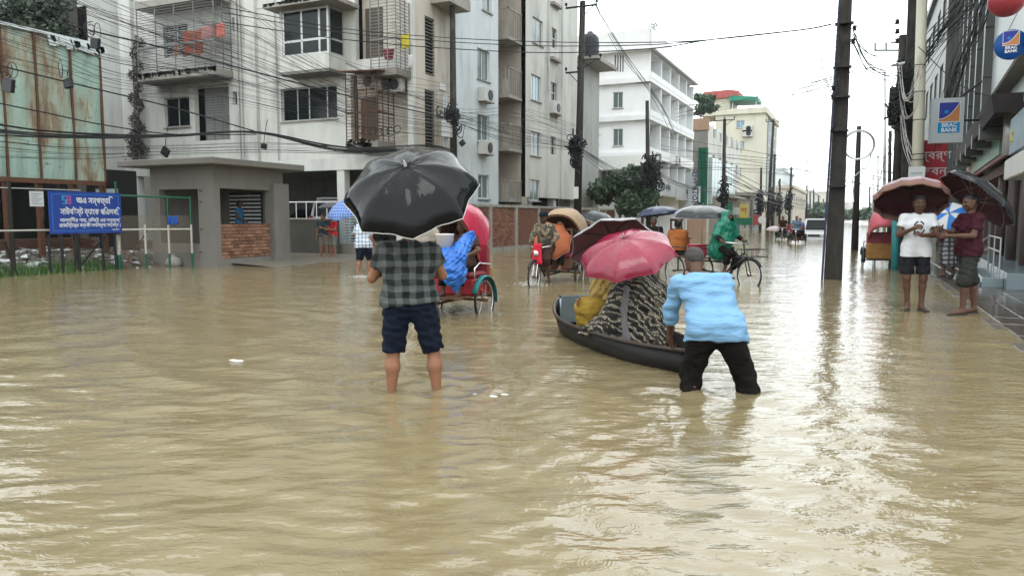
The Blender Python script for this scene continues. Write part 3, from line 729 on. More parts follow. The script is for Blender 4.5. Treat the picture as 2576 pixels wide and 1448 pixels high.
def rickshaw(label, loc, rz, hood=None, hoodin=None, body='red', guardm='teal', cloth_m=None, group=None, hood_up=(-35, 62), detail=True, HW=HW):
    t = thing('cycle_rickshaw', label, 'rickshaw', loc, rz, group)
    r = .34; zc = r+.0
    for x in (-.48, .48): wheel(t, (x, 0, zc), r); guard(t, (x, 0, zc), r+.06, guardm)
    wheel(t, (0, 1.72, zc), r)
    MB().cyl((-.5, 0, zc), (.5, 0, zc), .018).build('axle', 'rustm', t, local=True)
    f = MB()
    for p, q, w in (((0, .1, zc), (0, 1.1, zc-.02), .022), ((0, 1.1, zc-.02), (0, 1.02, .86), .02), ((0, 1.04, .8), (0, 1.52, .8), .02), ((0, 1.1, zc), (0, 1.5, .72), .02),
                    ((-.4, -.25, .42), (-.4, .55, .42), .018), ((.4, -.25, .42), (.4, .55, .42), .018), ((-.4, .5, .42), (0, 1.05, .42), .018), ((.4, .5, .42), (0, 1.05, .42), .018), ((-.4, 0, .42), (.4, 0, .42), .018), ((-.44, 0, zc), (-.44, 0, .5), .02), ((.44, 0, zc), (.44, 0, .5), .02)): f.cyl(p, q, w)
    f.build('frame', 'rustm' if body == 'red' else 'black', t, local=True)
    k = MB()
    for x in (-.05, .05): k.cyl((x, 1.72, zc), (x*.7, 1.56, .78), .013)
    k.cyl((0, 1.56, .76), (0, 1.51, .98), .016); k.build('fork', CHROME, t, local=True)
    MB().tube([(-.27, 1.28, .98), (-.26, 1.40, 1.02), (-.1, 1.50, .99), (.1, 1.50, .99), (.26, 1.40, 1.02), (.27, 1.28, .98)], .012, 6).build('handlebar', CHROME, t, True, local=True)
    MB().lathe([(.04, 0), (.07, .04), (.07, .05), (0, .055)], 10, (0, 1.6, .86), (0, 1, 0)).build('headlamp', CHROME, t, True, local=True)
    MB().prism([(-.09, .93, .9), (.09, .93, .9), (.03, 1.2, .9), (-.03, 1.2, .9)], (0, 0, .05)).build('saddle', 'black', t, local=True)
    guard(t, (0, 1.72, zc), r+.05, guardm, 30, 150, .035)
    MB().rbox(-.42, .42, -.32, .28, .42, .70, .03).build('seat_box', MM[body] if isinstance(body, str) else body, t, local=True)
    MB().rbox(-.40, .40, -.28, .30, .702, .80, .035).build('seat_cushion', M('seat vinyl', (.25, .04, .05), .4, .2, 5), t, local=True)
    MB().rbox(-.42, .42, -.36, -.29, .702, 1.2, .03).build('backrest', M('seat vinyl', (.25, .04, .05), .4, .2, 5), t, local=True)
    for x in (-.44, .44): MB().tube([(x, -.3, .9), (x, .1, .94), (x, .28, .86), (x, .28, .7)], .016, 5).build('armrest', CHROME, t, True, local=True)
    MB().box(-.38, .38, .3, .72, .4, .425).build('footboard', 'wood', t, local=True)
    MB().rbox(-.42, .42, -.47, -.365, .38, .86, .03).build('rear_panel', M('painted rear panel', (.30, .15, .04), .45, .5, 6), t, local=True)
    MB().cyl((-.4, -.5, .36), (.4, -.5, .36), .02).build('bumper', 'black', t, local=True)
    if hood is not None:
        V = []; F = []; nh, ns = 9, 14
        for i in range(nh+1):
            a = R(-(hood_up[0]+(hood_up[1]-hood_up[0])*i/nh))
            pin = .0 if i in (0, nh) else (-.012 if i % 2 else .012)
            for j in range(ns+1):
                s = math.pi*j/ns; x = HW*math.copysign(abs(math.cos(s))**.75, math.cos(s)); zz = (.98+pin)*math.sin(s)**.7 if 0 < j < ns else 0
                V.append((x, -.22-zz*math.sin(-a)*1.0, .90+zz*math.cos(a)))
        for i in range(nh):
            for j in range(ns): q = i*(ns+1)+j; F.append((q, q+1, q+ns+2, q+ns+1))
        o = mesh_obj('hood', V, F, hood, t, smooth=True, local=True)
        mo = o.modifiers.new('s', 'SOLIDIFY'); mo.thickness = .012; mo.offset = 1
        V2 = [(v[0]*.965, v[1]*1.0+.0, .9+(v[2]-.9)*.97) for v in V]; o2 = mesh_obj('hood_lining', V2, [f_[::-1] for f_ in F], hoodin or hood, t, smooth=True, local=True)
        for i in range(0, nh+1, 3): MB().tube([Vector(V2[i*(ns+1)+j])*1.0-Vector((0, 0, .005)) for j in range(ns+1)], .011, 5).build('hood_rib', 'wood', t, True, local=True)
    return t
# --- tarred wooden boat
def boat():
    b0, b1 = Vector((-3.72, 9.75, 0)), Vector((-1.38, 7.22, 0))
    L = (b1-b0).length; a = math.atan2(-(b0-b1).x, (b0-b1).y); mid = (b0+b1)/2
    t = thing('wooden_boat', 'narrow black tarred wooden boat carrying two seated women under umbrellas', 'boat', (mid.x, mid.y, -.05), a)
    n = 26; m = 9
    def sec(s, off):   # s -1 stern .. 1 bow
        w = .43*(1-abs(s)**2.6)**.8+.015; w = max(w, .06 if s < 0 else .03)-off*(1 if abs(s) < .93 else .4)
        zt = .27+.17*max(0, s)**3+.0*max(0, -s)**3; zb = -.12+.33*max(0, abs(s)-.45)**2*1.5
        pts = []
        for j in range(m+1):
            p = -1+2*j/m; x = w*math.copysign(min(1, abs(p)**.8*1.0), p); z = zb+off+(zt-zb-off)*abs(p)**3.2; pts.append((x*(.72+.28*abs(p)), s*L/2-off*(1 if s > 0 else -1)*(abs(s) > .9), z))
        return pts
    ss = [-1+2*i/n for i in range(n+1)]; O = [sec(s, 0) for s in ss]; I = [sec(s*.985, .028) for s in ss]; V = [p for r_ in O for p in r_]; F = []
    for i in range(n):
        for j in range(m): q = i*(m+1)+j; F.append((q, q+1, q+m+2, q+m+1))
    o = len(V); V += [p for r_ in I for p in r_]
    for i in range(n):
        for j in range(m): q = o+i*(m+1)+j; F.append((q, q+m+1, q+m+2, q+1))
    for i in range(n):
        for j in (0, m): q = i*(m+1)+j; F.append((q, q+m+1, o+q+m+1, o+q) if j == 0 else (q, o+q, o+q+m+1, q+m+1))
    for i in (0, n):
        for j in range(m): q = i*(m+1)+j; F.append((q, o+q, o+q+1, q+1) if i == 0 else (q, q+1, o+q+1, o+q))
    mesh_obj('hull', V, F, 'wood_d', t, smooth=True, local=True)
    for sd in (0, m):
        MB().tube([Vector(r_[sd])+Vector((0, 0, .012)) for r_ in O], .022, 6).build('gunwale', M('gunwale wood', (.05, .036, .028), .4, .3, 6), t, True, local=True)
    pk = M('wet deck plank', (.10, .055, .035), .4, .35, 3, grain=(8, 1, 8))
    for y in (-1.2, -.98, -.76, -.54): MB().rbox(-.26, .26, y, y+.2, .13, .155, .006).build('deck_plank', pk, t, local=True)
    for y in (-.35, -.1, .15, .4, .65, .9): MB().rbox(-.28, .28, y, y+.22, -.03, -.005, .006).build('floor_plank', pk, t, local=True)
    for i in range(-4, 5):
        y = i*.28; w_ = .42*(1-abs(y*2/L)**2.6)**.8; MB().tube([(-w_*.86, y, .2), (-w_*.6, y, -.02), (w_*.6, y, -.02), (w_*.86, y, .2)], .014, 4).build('frame_rib', 'wood_d', t, local=True)
    pb = M('pale blue worn paint', (.20, .25, .27), .4, .3, 5, grime=.6)
    MB().prism([(-.2, 1.24, .34), (.2, 1.24, .34), (.06, 1.62, .42), (-.06, 1.62, .42)], (0, 0, .03)).build('bow_deck', pb, t, local=True)
    MB().prism([(-.22, 1.20, .18), (.22, 1.20, .18), (.22, 1.12, .54), (-.22, 1.12, .54)], (0, .03, .0)).build('bow_board', pb, t, local=True)
    MB().tube([(0, 1.68, .36), (0, 1.76, .42), (0, 1.74, .48)], [.06, .05, .03], 6).build('stem_post', 'wood_d', t, True, local=True)
    return t, a
BOAT, boat_rz = boat()
# ------------------------------------------------------------------ people
NAVY = cloth('navy shorts cloth', (.006, .010, .022), .8); PLAID = plaid('black and grey plaid shirt', (.010, .012, .013), (.05, .056, .056), (.10, .108, .105), 8.2, 1.0, 1.15, .48)
BLKC = cloth('black trouser cloth', (.007, .0055, .005), .85); SKYB = cloth('light blue shirt cloth', (.20, .385, .60), .8, (2.5, 2.5, 8), 1.0)
UB = M('wet black umbrella cloth', (.004, .0045, .006), .12, .3, 5, bump=.45, bs=8, bd=.014, spec=.2, local=True)
UB_IN = M('umbrella lining', (.008, .008, .010), .7, .2, 5)
WHT = M('white piping', (.6, .6, .58), .5, .05, 5, bump=0)
def at_px(u, v, z=0): p = G(u, v, z); return (p.x, p.y, p.z)
p = G(1032, 975)
person('person in black and grey plaid shirt and navy shorts standing under the big black umbrella', (p.x, p.y, -.16), R(30), dict(
    knR=(.205, .04, .47), anR=(.235, .0, .085), toR=(.28, .14, .03), hipR=(.11, 0, .88), hipL=(-.10, 0, .88), knL=(-.145, .03, .47), anL=(-.165, 0, .085), toL=(-.20, .14, .03),
    shR=(.20, 0, 1.36), shL=(-.20, 0, 1.36), elL=(-.32, .03, 1.12), wrL=(-.16, .22, 1.24), elR=(.29, .06, 1.14), wrR=(.05, .22, 1.30), head=(0, .03, 1.57)), H=1.72, build=1.16,
    top=dict(mat=PLAID, hem=.915, sleeve=.6, g=.034, res=.011, hem_plane=((0, 0, .90), (.10, 0, -1)), wr=.009), bottom=dict(mat=NAVY, leg=.98, g=.012, r0=.024, r1=.032, wr=.014, name='shorts', res=.011), res=.012, cat='person', hairstyle='thick')
umbrella('large wet black umbrella with white piping covering the head of the plaid-shirted person', P(1036, 488, 6.45), lean(1036, 488, 48, 13), .585, .29, 8, UB, UB_IN, WHT, spin=12, shaft=.62, sagk=.09)
p = G(1797, 984)
person('person in a light blue shirt and black trousers bending forward to push the boat', (p.x, p.y, -.33), R(16), dict(
    pel=(0, 0, .87), hipR=(.10, 0, .86), hipL=(-.10, 0, .86), knR=(.26, .06, .46), knL=(-.19, .10, .46), anR=(.35, -.02, .09), anL=(-.215, .0, .09), toR=(.41, .12, .03), toL=(-.27, .13, .03),
    waist=(-.02, .10, 1.0), chest=(-.07, .20, 1.21), neck=(-.12, .40, 1.30), head=(-.15, .50, 1.43), shR=(.10, .30, 1.26), shL=(-.31, .28, 1.24),
    elL=(-.36, .40, .97), wrL=(-.36, .52, .70), elR=(.12, .56, 1.0), wrR=(-.02, .74, .72)), H=1.7, build=1.14, hair='grey_hair', face=(-.1, .8, -.6),
    top=dict(mat=SKYB, sleeve=1.35, g=.036, sr=.03, hem_plane=((0, -.02, .765), (-.0, -.2, -1)), wr=.011, wf=(16, 14, 80), res=.010), bottom=dict(mat=BLKC, leg=1.98, g=.004, r0=.026, r1=.036, wr=.012, res=.012), res=.012,
    hand_opts=dict(L=dict(d=(.15, .55, -.8), n=(.8, .3, .1), curl=1.0)), skin='skin_d')
# blue plastic sheet corner between the legs
t = thing('blue_plastic_sheet', 'crumpled blue plastic strip hanging from the boat stern between the trouser legs', 'plastic sheet', tuple(G(1812, 930)))
a = [P(u, v, 7.0) for u, v in ((1790, 862), (1806, 868), (1826, 886), (1824, 893), (1812, 886), (1796, 874))]
MB().prism(a, (.02, .05, .0)).build('sheet', M('blue plastic', (.03, .16, .42), .25, .3, 12, bump=.6, bs=18), t)
# two women in the boat
def shawl_fig(label, loc, rz, J, mats, bones, name='shawl', H=1.6, res=.012, wr=None, extra=(), hopt=None, face=(0, 1, 0)):
    t, J = person(label, loc, rz, J, H=H, res=.014, top=None, bottom=None, hand_opts=hopt, face=face)
    S = Shape()
    for b in bones: S.bone(*b)
    S.wr = wr; V, F = S.mesh(res); mesh_obj(name, V, F, mats[0], t, smooth=True, local=True)
    for nm, bs_, m, w in extra:
        S = Shape()
        for b in bs_: S.bone(*b)
        S.wr = w; V, F = S.mesh(res); mesh_obj(nm, V, F, m, t, smooth=True, local=True)
    return t
def fold_mat(name, c1, c2, scale, dist, ax='Z'):
    m, n, l, b = nmat(name); v = coordn(n, l, (1, 1, 1), True)
    w = n.new('ShaderNodeTexWave'); w.wave_type = 'BANDS'; w.bands_direction = 'DIAGONAL' if ax == 'D' else ax; w.inputs['Scale'].default_value = scale; w.inputs['Distortion'].default_value = dist; w.inputs['Detail'].default_value = 3; w.inputs['Detail Scale'].default_value = 1.6
    l.new(v, w.inputs['Vector']); sp = noise(n, l, v, 70, 2, .6)
    f = math_(n, l, 'MULTIPLY', ramp(n, l, w.outputs['Fac'], .55, .75), ramp(n, l, sp, .42, .55))
    l.new(mixc(n, l, f, c1, c2), b.inputs['Base Color']); b.inputs['Roughness'].default_value = .8; bumpn(n, l, b, w.outputs['Fac'], .5, .015)
    return m
PAT = fold_mat('black shawl with beige blossom stripes', (.010, .008, .007), (.33, .28, .20), 6.5, 7.5, 'D'); MUST = cloth('mustard shawl cloth', (.30, .19, .03), .8, (2, 2, 10), 1.0, .3)
MUSTP = fold_mat('mustard cloth with dark stripes', (.27, .17, .03), (.05, .035, .015), 5, 3, 'D')
p = G(1500, 860); w1 = (-2.74, 8.84, .0)
sit = dict(pel=(0, 0, .22), waist=(0, .02, .36), chest=(0, .04, .58), neck=(0, .03, .76), head=(0, .07, .91), shR=(.17, .02, .71), shL=(-.17, .02, .71), hipR=(.09, .02, .22), hipL=(-.09, .02, .22),
           knR=(.14, .40, .45), knL=(-.14, .38, .42), anR=(.12, .36, .10), anL=(-.12, .34, .10), toR=(.14, .50, .05), toL=(-.14, .48, .05), elR=(.25, .10, .48), wrR=(.12, .34, .50), elL=(-.25, .14, .47), wrL=(-.12, .38, .49))
shawl_fig('person in a mustard shawl seated in the boat, hand resting on the knee', w1, R(146), {**sit, 'knR': (.14, .30, .46), 'knL': (-.14, .28, .44), 'anR': (.12, .20, .10), 'anL': (-.12, .18, .10), 'toR': (.12, .32, .05), 'toL': (-.12, .30, .05), 'wrL': (-.12, .30, .52), 'elR': (.29, .06, .50), 'wrR': (.15, .34, .50)}, (MUSTP,),
          [((0, .02, .86), (0, 0, .62), .13, .21, .08), ((-.16, .04, .66), (-.22, .12, .46), .10, .11, .06), ((.16, .02, .66), (.20, .02, .56), .11, .11, .08), ((0, -.02, .6), (0, -.02, .18), .2, .25, .08), ((.02, .05, .45), (.02, .15, .2), .15, .18, .08)],
          wr=wrinkle(.020, 35, 35, 65, 3), H=1.65, extra=[('tunic', [((-.13, .06, .34), (-.11, .26, .42), .12, .08, .14), ((-.11, .26, .42), (-.11, .24, .08), .08, .13, .14), ((.12, .06, .34), (.11, .28, .43), .12, .08, .14), ((.11, .28, .43), (.11, .24, .08), .08, .14, .14), ((-.08, .27, .38), (.08, .27, .38), .09, .09, .14), ((-.12, .2, .2), (.12, .2, .2), .14, .14, .08)], MUST, wrinkle(.012, 45, 45, 30, 5))],
          hopt=dict(L=dict(d=(.1, .5, -.75), n=(.2, -.4, -1), curl=.7)))
w2 = (-2.22, 8.30, .0)
shawl_fig('person wrapped in a black shawl with beige stripes seated in the boat', w2, R(34), sit, (PAT,),
          [((0, .04, .92), (0, -.02, .70), .12, .20, .08), ((-.17, .0, .66), (.19, .0, .66), .15, .15, .08), ((-.1, -.02, .6), (-.12, -.04, .12), .23, .27, .1), ((.13, -.02, .5), (.16, -.04, .12), .23, .25, .1), ((-.15, .1, .3), (.15, .1, .3), .22, .22, .08),
           ((-.22, -.02, .60), (-.40, -.02, .30), .11, .14, .10), ((-.40, -.02, .30), (-.62, .12, .22), .12, .05, .08)],
          wr=wrinkle(.020, 30, 25, 50, 8), H=1.65, extra=[('grey_scarf', [((-.22, -.22, .74), (-.27, -.29, .5), .035, .03, .03), ((-.27, -.29, .5), (-.25, -.31, .16), .03, .05, .03)], cloth('pale grey scarf', (.17, .16, .17), .85, (14, 14, 2), 1.0, .5), wrinkle(.010, 90, 40, 8, 2))])
PINK = M('wet crimson umbrella cloth', (.25, .012, .038), .25, .3, 4, bump=.6, bs=7, bd=.02, spec=.45, coat=0, local=True)
MAR_IN = M('maroon lining', (.24, .075, .10), .6, .2, 4, local=True); SILV = M('silver grey coating', (.30, .29, .31), .35, .1, 5, bump=.3, bs=9, local=True)
umbrella('crimson pink umbrella held over the two women in the boat', P(1579, 648, 8.25), lean(1579, 648, 63, 11), .54, .24, 8, PINK, MAR_IN, None, spin=10, shaft=.5, sagk=.09)
umbrella('umbrella with maroon underside and silver outside tilted behind the pink one', P(1543, 622, 8.9), lean(1543, 622, 127, 9), .53, .17, 8, SILV, M('mauve lining', (.17, .075, .095), .6, .2, 4, local=True), SILV, spin=20, shaft=.6, m2=None, ribm='black', ribr=1.8)
# rickshaw with the red hood, its passenger with bucket and blue sack, and its puller
r1 = (-5.94, 10.85, -.16)
HRED = M('wet red hood cloth', (.45, .02, .06), .35, .2, 4, bump=.5, bs=10, bd=.02, coat=.3, local=True)
rickshaw('cycle rickshaw with a red hood and teal mudguards half hidden behind the big black umbrella', r1, R(181), HRED, M('dark hood lining', (.06, .02, .02), .8, .2, 4), 'red', 'teal', hood_up=(-32, 44), group=None, HW=.30)
ride = dict(pel=(0, .0, .90), waist=(0, .0, 1.03), chest=(0, .02, 1.22), neck=(0, .03, 1.40), head=(0, .06, 1.55), shR=(.18, .0, 1.34), shL=(-.18, .0, 1.34), hipR=(.09, .02, .9), hipL=(-.09, .02, .9),
            knR=(.16, .42, .88), knL=(-.16, .42, .88), anR=(.14, .48, .50), anL=(-.14, .48, .50), toR=(.14, .62, .46), toL=(-.14, .62, .46), elR=(.24, .12, 1.12), wrR=(.08, .34, 1.12), elL=(-.24, .12, 1.12), wrL=(-.08, .36, 1.12))
BRN = cloth('brown shirt cloth', (.05, .024, .016)); 
person('passenger in brown seated under the red hood steadying a white bucket', (r1[0]+.12, r1[1], r1[2]-.02), R(181), {**ride, 'wrL': (-.26, .36, 1.10), 'elL': (-.30, .10, 1.16)}, H=1.7, top=dict(mat=BRN, sleeve=.7, hem=.9), bottom=dict(mat=BLKC, leg=1.7), res=.015, skin='skin_d')
pull = dict(pel=(0, .98, 1.0), waist=(0, 1.01, 1.13), chest=(0, 1.08, 1.33), neck=(0, 1.12, 1.50), head=(0, 1.16, 1.65), shR=(.18, 1.10, 1.45), shL=(-.18, 1.10, 1.45), hipR=(.1, .98, .97), hipL=(-.1, .98, .97),
            knR=(.13, 1.36, .80), knL=(-.13, 1.34, .70), anR=(.12, 1.22, .40), anL=(-.12, 1.14, .26), toR=(.12, 1.36, .36), toL=(-.12, 1.28, .22), elR=(.30, 1.12, 1.22), wrR=(.25, 1.30, 1.04), elL=(-.30, 1.12, 1.22), wrL=(-.25, 1.30, 1.04))
PALE = cloth('pale loose shirt', (.30, .27, .22))
person('rickshaw puller in a pale shirt mostly hidden behind the plaid-shirted person', r1, R(181), pull, H=1.7, top=dict(mat=PALE, sleeve=.55, hem=.95, g=.03), bottom=dict(mat=BRN, leg=1.2), res=.015, skin='skin_d')
p = P(1119, 612, 11.15); b = MB().lathe([(.115, 0), (.135, .27), (.142, .275), (.14, .29), (.0, .295)], 20, (p.x, p.y, p.z-.15))
tag(b.build('bucket', M('white plastic', (.66, .60, .55), .4, .06, 3), smooth=True), 'white plastic bucket with a lid held on the rickshaw passenger\'s lap', 'bucket')
S = Shape(); q0 = P(1126, 668, 11.0); q1 = P(1146, 722, 11.0); q2 = P(1178, 600, 11.3)
S.bone(q0+Vector((-.04, 0, .06)), q0+Vector((.10, 0, -.10)), .20, .19, .08); S.bone(q0+Vector((.10, 0, -.12)), q1+Vector((0, 0, -.06)), .15, .02, .08); S.bone(q0+Vector((.12, .05, .12)), q2, .14, .09, .08); S.bone(q2, q2+Vector((.10, 0, .10)), .07, .02, .05); S.wr = wrinkle(.022, 34, 34, 34, 6)
V, F = S.mesh(.014); tag(mesh_obj('plastic_sack', V, F, M('blue plastic sack', (.012, .13, .50), .3, .5, 7, bump=.9, bs=13, bd=.03, spec=.4), smooth=True), 'bulging bright blue plastic sack under the white bucket', 'sack')
# camouflage-shirted driver and his rickshaw
r2 = (-6.56, 17.2, -.15)
HTAN = M('tan patterned hood cloth', (.36, .25, .16), .6, .35, 14, bump=.5, bs=16, bd=.02, local=True)
rickshaw('cycle rickshaw with a tan domed hood coming up the flooded street', r2, R(180.5), HTAN, M('brown hood lining', (.10, .045, .03), .8, .3, 4), 'wood', 'black', hood_up=(-32, 58), HW=.53)
m, n, l, b_ = nmat('camouflage shirt cloth'); vv = coordn(n, l, (1, 1, 1), True)
c_ = mixc(n, l, ramp(n, l, noise(n, l, vv, 7, 3), .47, .50), (.11, .08, .05), (.035, .03, .022)); c_ = mixc(n, l, ramp(n, l, noise(n, l, vv, 11, 2), .56, .58), c_, (.20, .16, .10)); l.new(c_, b_.inputs['Base Color']); b_.inputs['Roughness'].default_value = .8; CAMO = m
dv, Jd = person('rickshaw driver in a camouflage shirt and navy cap gripping the handlebar', r2, R(180.5), pull, H=1.7, top=dict(mat=CAMO, sleeve=1.8, hem=.98, g=.025), bottom=dict(mat=BRN, leg=1.3, g=.03, r1=.04, name='lungi'), res=.013, hair=None, skin='skin_d')
hd = Jd['head']
MB().lathe([(.104, 0), (.106, .05), (.085, .10), (.04, .125), (0, .13)], 18, (hd[0], hd[1], hd[2]+.035)).build('cap', NAVY, dv, True, True)
MB().prism([(hd[0]+x, hd[1]+y, hd[2]+.05) for x, y in ((-.085, .07), (-.075, .15), (-.03, .185), (.03, .185), (.075, .15), (.085, .07))], (0, 0, -.008)).build('cap_peak', NAVY, dv, False, True)
person('passenger in dark clothes sitting under the tan hood behind an orange umbrella', (r2[0], r2[1], r2[2]-.02), R(180.5), ride, H=1.65, top=dict(mat=BLKC, sleeve=1.6, hem=.9), bottom=dict(mat=BLKC, leg=1.8), res=.016)
ORG = M('orange umbrella cloth', (.36, .10, .035), .5, .2, 4, bump=.3, bs=9, local=True)
umbrella('orange umbrella with pale edging held low behind the camouflage-shirted driver', P(1387, 605, 17.95), lean(1387, 605, 26, -10), .50, .16, 8, ORG, ORG, WHT, spin=10, shaft=.3, handle=False)
S = Shape(); 
for dx in (-.06, .0, .06): S.bone((r2[0]+.02+dx, r2[1]-1.55, r2[2]+1.04), (r2[0]+.03+dx*1.3, r2[1]-1.60, r2[2]+.66), .04, .05, .04)
S.wr = wrinkle(.008, 40, 30, 10, 2); V, F = S.mesh(.012); tag(mesh_obj('red_cloth', V, F, cloth('bright red rag', (.50, .02, .04)), smooth=True), 'bright red cloth draped over the handlebar of the tan-hooded rickshaw', 'cloth')
# splash at its front wheel
def splash(name, label, c, n, sp, hgt, seed=0):
    g = np.random.default_rng(seed); b = MB()
    for i in range(n):
        a = g.uniform(0, 6.28); r_ = abs(g.normal(0, sp)); z = abs(g.normal(0, hgt))*math.exp(-r_/sp*.6); s = g.uniform(.003, .008)
        b.ball((c[0]+r_*math.cos(a), c[1]+r_*math.sin(a)*.6, z+.005), s, 5, 3, (1.6, 1.6, .8))
    tag(b.build(name, M('white water foam', (.75, .74, .70), .3, .05, 9, bump=0)), label, kind='stuff')
splash('splash', 'white splash at the front wheel of the tan-hooded rickshaw', (-6.6, 15.4), 420, .22, .09, 1)
splash('foam', 'foam round the walking legs of the checked-shirted person', (-11.4, 15.75), 240, .26, .03, 2)
# cart with rails
def flat_cart():
    p = G(1884, 716); f = Vector((.78, -.62, 0)).normalized(); rz = math.atan2(-f.x, f.y); o = Vector((p.x, p.y, 0))-f*2.05; o.z = -.15
    t = thing('flatbed_cart', 'three-wheeled pedal cart with a railed flat bed, front wheel pointing to the right', 'cart', tuple(o), rz)
    r = .36
    for x in (-.45, .45): wheel(t, (x, 0, r), r)
    wheel(t, (0, 2.05, r), r)
    MB().cyl((-.5, 0, r), (.5, 0, r), .018).build('axle', 'rustm', t, local=True)
    fr = MB()
    for a, b in (((0, 0, .62), (0, 1.5, .62)), ((0, 1.5, .62), (0, 1.86, .85)), ((0, 1.25, .35), (0, 1.25, .95)), ((0, .1, .4), (0, 1.25, .35)), ((0, 1.25, .35), (0, 1.82, .75)), ((-.35, 0, r), (-.35, 0, .68)), ((.35, 0, r), (.35, 0, .68))): fr.cyl(a, b, .02)
    fr.build('frame', 'black', t, local=True)
    k = MB()
    for x in (-.05, .05): k.cyl((x, 2.05, r), (x*.8, 1.9, .84), .013)
    k.cyl((0, 1.9, .82), (0, 1.85, 1.08), .016); k.build('fork', 'black', t, local=True)
    MB().tube([(-.36, 1.55, 1.10), (-.3, 1.72, 1.09), (0, 1.85, 1.06), (.3, 1.72, 1.09), (.36, 1.55, 1.10)], .014, 6).build('handlebar', CHROME, t, True, True)
    for x in (-.36, .36): MB().cyl((x, 1.44, 1.10), (x, 1.57, 1.10), .019).build('grip', 'rubber', t, local=True)
    guard(t, (0, 2.05, r), r+.05, 'black', 30, 160, .035)
    for i in range(9): y = -.85+i*.2; MB().rbox(-.55, .55, y, y+.19, .69, .72, .005).build('bed_plank', M('wet deck plank', (.10, .055, .035), .4, .35, 3), t, local=True)
    rl = MB()
    for z in (.80, .95):
        for a, b in (((-.56, -.87, z), (.56, -.87, z)), ((.56, -.87, z), (.56, .95, z)), ((.56, .95, z), (-.56, .95, z)), ((-.56, .95, z), (-.56, -.87, z))): rl.cyl(a, b, .011)
    for x, y in [(sx*.56, -.87+.455*i) for sx in (-1, 1) for i in range(5)]+[(-.2, -.87), (.2, -.87), (-.2, .95), (.2, .95)]: rl.cyl((x, y, .68), (x, y, .96), .011)
    rl.build('side_rail', 'black', t, local=True)
    bk = MB()
    for z in (.78, .95):
        for a, b in (((-.3, 1.95, z), (.3, 1.95, z)), ((.3, 1.95, z), (.3, 2.3, z)), ((.3, 2.3, z), (-.3, 2.3, z)), ((-.3, 2.3, z), (-.3, 1.95, z))): bk.cyl(a, b, .009)
    for i in range(5):
        for y in (1.95, 2.3): bk.cyl((-.3+.15*i, y, .78), (-.3+.15*i, y, .95), .006)
    bk.build('carrier_basket', 'black', t, local=True)
    MB().prism([(-.1, 1.05, .97), (.1, 1.05, .97), (.03, 1.3, .97), (-.03, 1.3, .97)], (0, 0, .05)).build('saddle', 'rubber', t, local=True)
    return t, o, rz
CT, co, crz = flat_cart()
def cw(x, y, z): return tuple(WM[CT.name] @ Vector((x, y, z)))
GRN = M('wet green rain cape', (.0, .15, .09), .3, .3, 5, bump=.5, bs=9, bd=.02, coat=.3, local=True)
cap_ = {k: tuple(np.array(v)+np.array((0, .16, .03))) for k, v in pull.items()}
t, Jg = person('cart rider in a hooded green rain cape leaning on the handlebar', tuple(co), crz, {**cap_, 'wrR': (.34, 1.52, 1.12), 'wrL': (-.34, 1.52, 1.12)}, H=1.7, top=dict(mat=BLKC, sleeve=1.7, hem=1.0), bottom=dict(mat=BLKC, leg=1.6), res=.015, hair=None, skin='skin_d')
S = Shape(); S.bone(Jg['head']+[0, -.02, .03], Jg['neck'], .125, .12, .06); S.bone(Jg['neck'], Jg['waist'], .19, .23, .08); S.bone(Jg['shR'], Jg['elR'], .10, .10, .06); S.bone(Jg['shL'], Jg['elL'], .10, .10, .06); S.bone(Jg['waist'], Jg['pel']-[0, .08, .12], .24, .27, .08)
S.neg.append((Jg['head']+[0, .055, 0], (0, .95, .1))) ; S.neg = []
S.wr = wrinkle(.016, 35, 35, 22, 4); V, F = S.mesh(.015)
fd = (V-Jg['head']); keep = ~((fd[:, 1] > .085) & (abs(fd[:, 0]) < .07) & (abs(fd[:, 2]) < .10)); F = np.array([f_ for f_ in F if keep[f_].all()])
mesh_obj('rain_cape', V, F, GRN, t, smooth=True, local=True)
ORC = cloth('orange robe cloth', (.50, .17, .05), .8, (3, 3, 8), .8, .2)
p = P(1742, 640, 18.6)
person('passenger in orange sitting on the cart under the black and grey umbrella', cw(0, -.45, .15), R(20), {**{k: tuple(np.array(v)-np.array((0, 0, .22))) for k, v in ride.items()}, 'anR': (.14, .4, .62), 'anL': (-.14, .4, .62), 'toR': (.14, .55, .6), 'toL': (-.14, .55, .6)}, H=1.7, top=dict(mat=ORC, sleeve=1.3, hem=.68, g=.035, wr=.01), bottom=dict(mat=BLKC, leg=1.6), res=.015, skin='skin_d', hairstyle='thick', build=1.1)
DG = M('dark wet umbrella cloth', (.008, .010, .011), .22, .3, 5, bump=.4, bs=9, spec=.35, coat=0, local=True)
umbrella('large black and grey umbrella over the orange-clad passenger on the cart', P(1768, 545, 18.2), lean(1768, 545, 80, -2), .74, .27, 8, DG, M('grey lining', (.12, .12, .12), .6, .1, 4), SILV, spin=22, shaft=.9, m2=(SILV, (3, 7)))
b = MB().rbox(-.2, .2, -.14, .14, 0, .26, .03).rbox(-.21, .21, -.15, .15, .262, .30, .015)
for v_ in range(len(b.v)): b.v[v_] = cw(*(Vector(b.v[v_])+Vector((.22, .55, .722))))
tag(b.build('red_box', M('red plastic', (.50, .06, .09), .4, .1, 3)), 'red plastic ice box standing on the cart bed', 'box')
S = MB()
for x in (-.42, -.08): 
    for y in (-.80, -.5): S.beam(cw(x, y, .72), cw(x+.02, y-.02, 1.15 if y > -.7 else 1.62), .04)
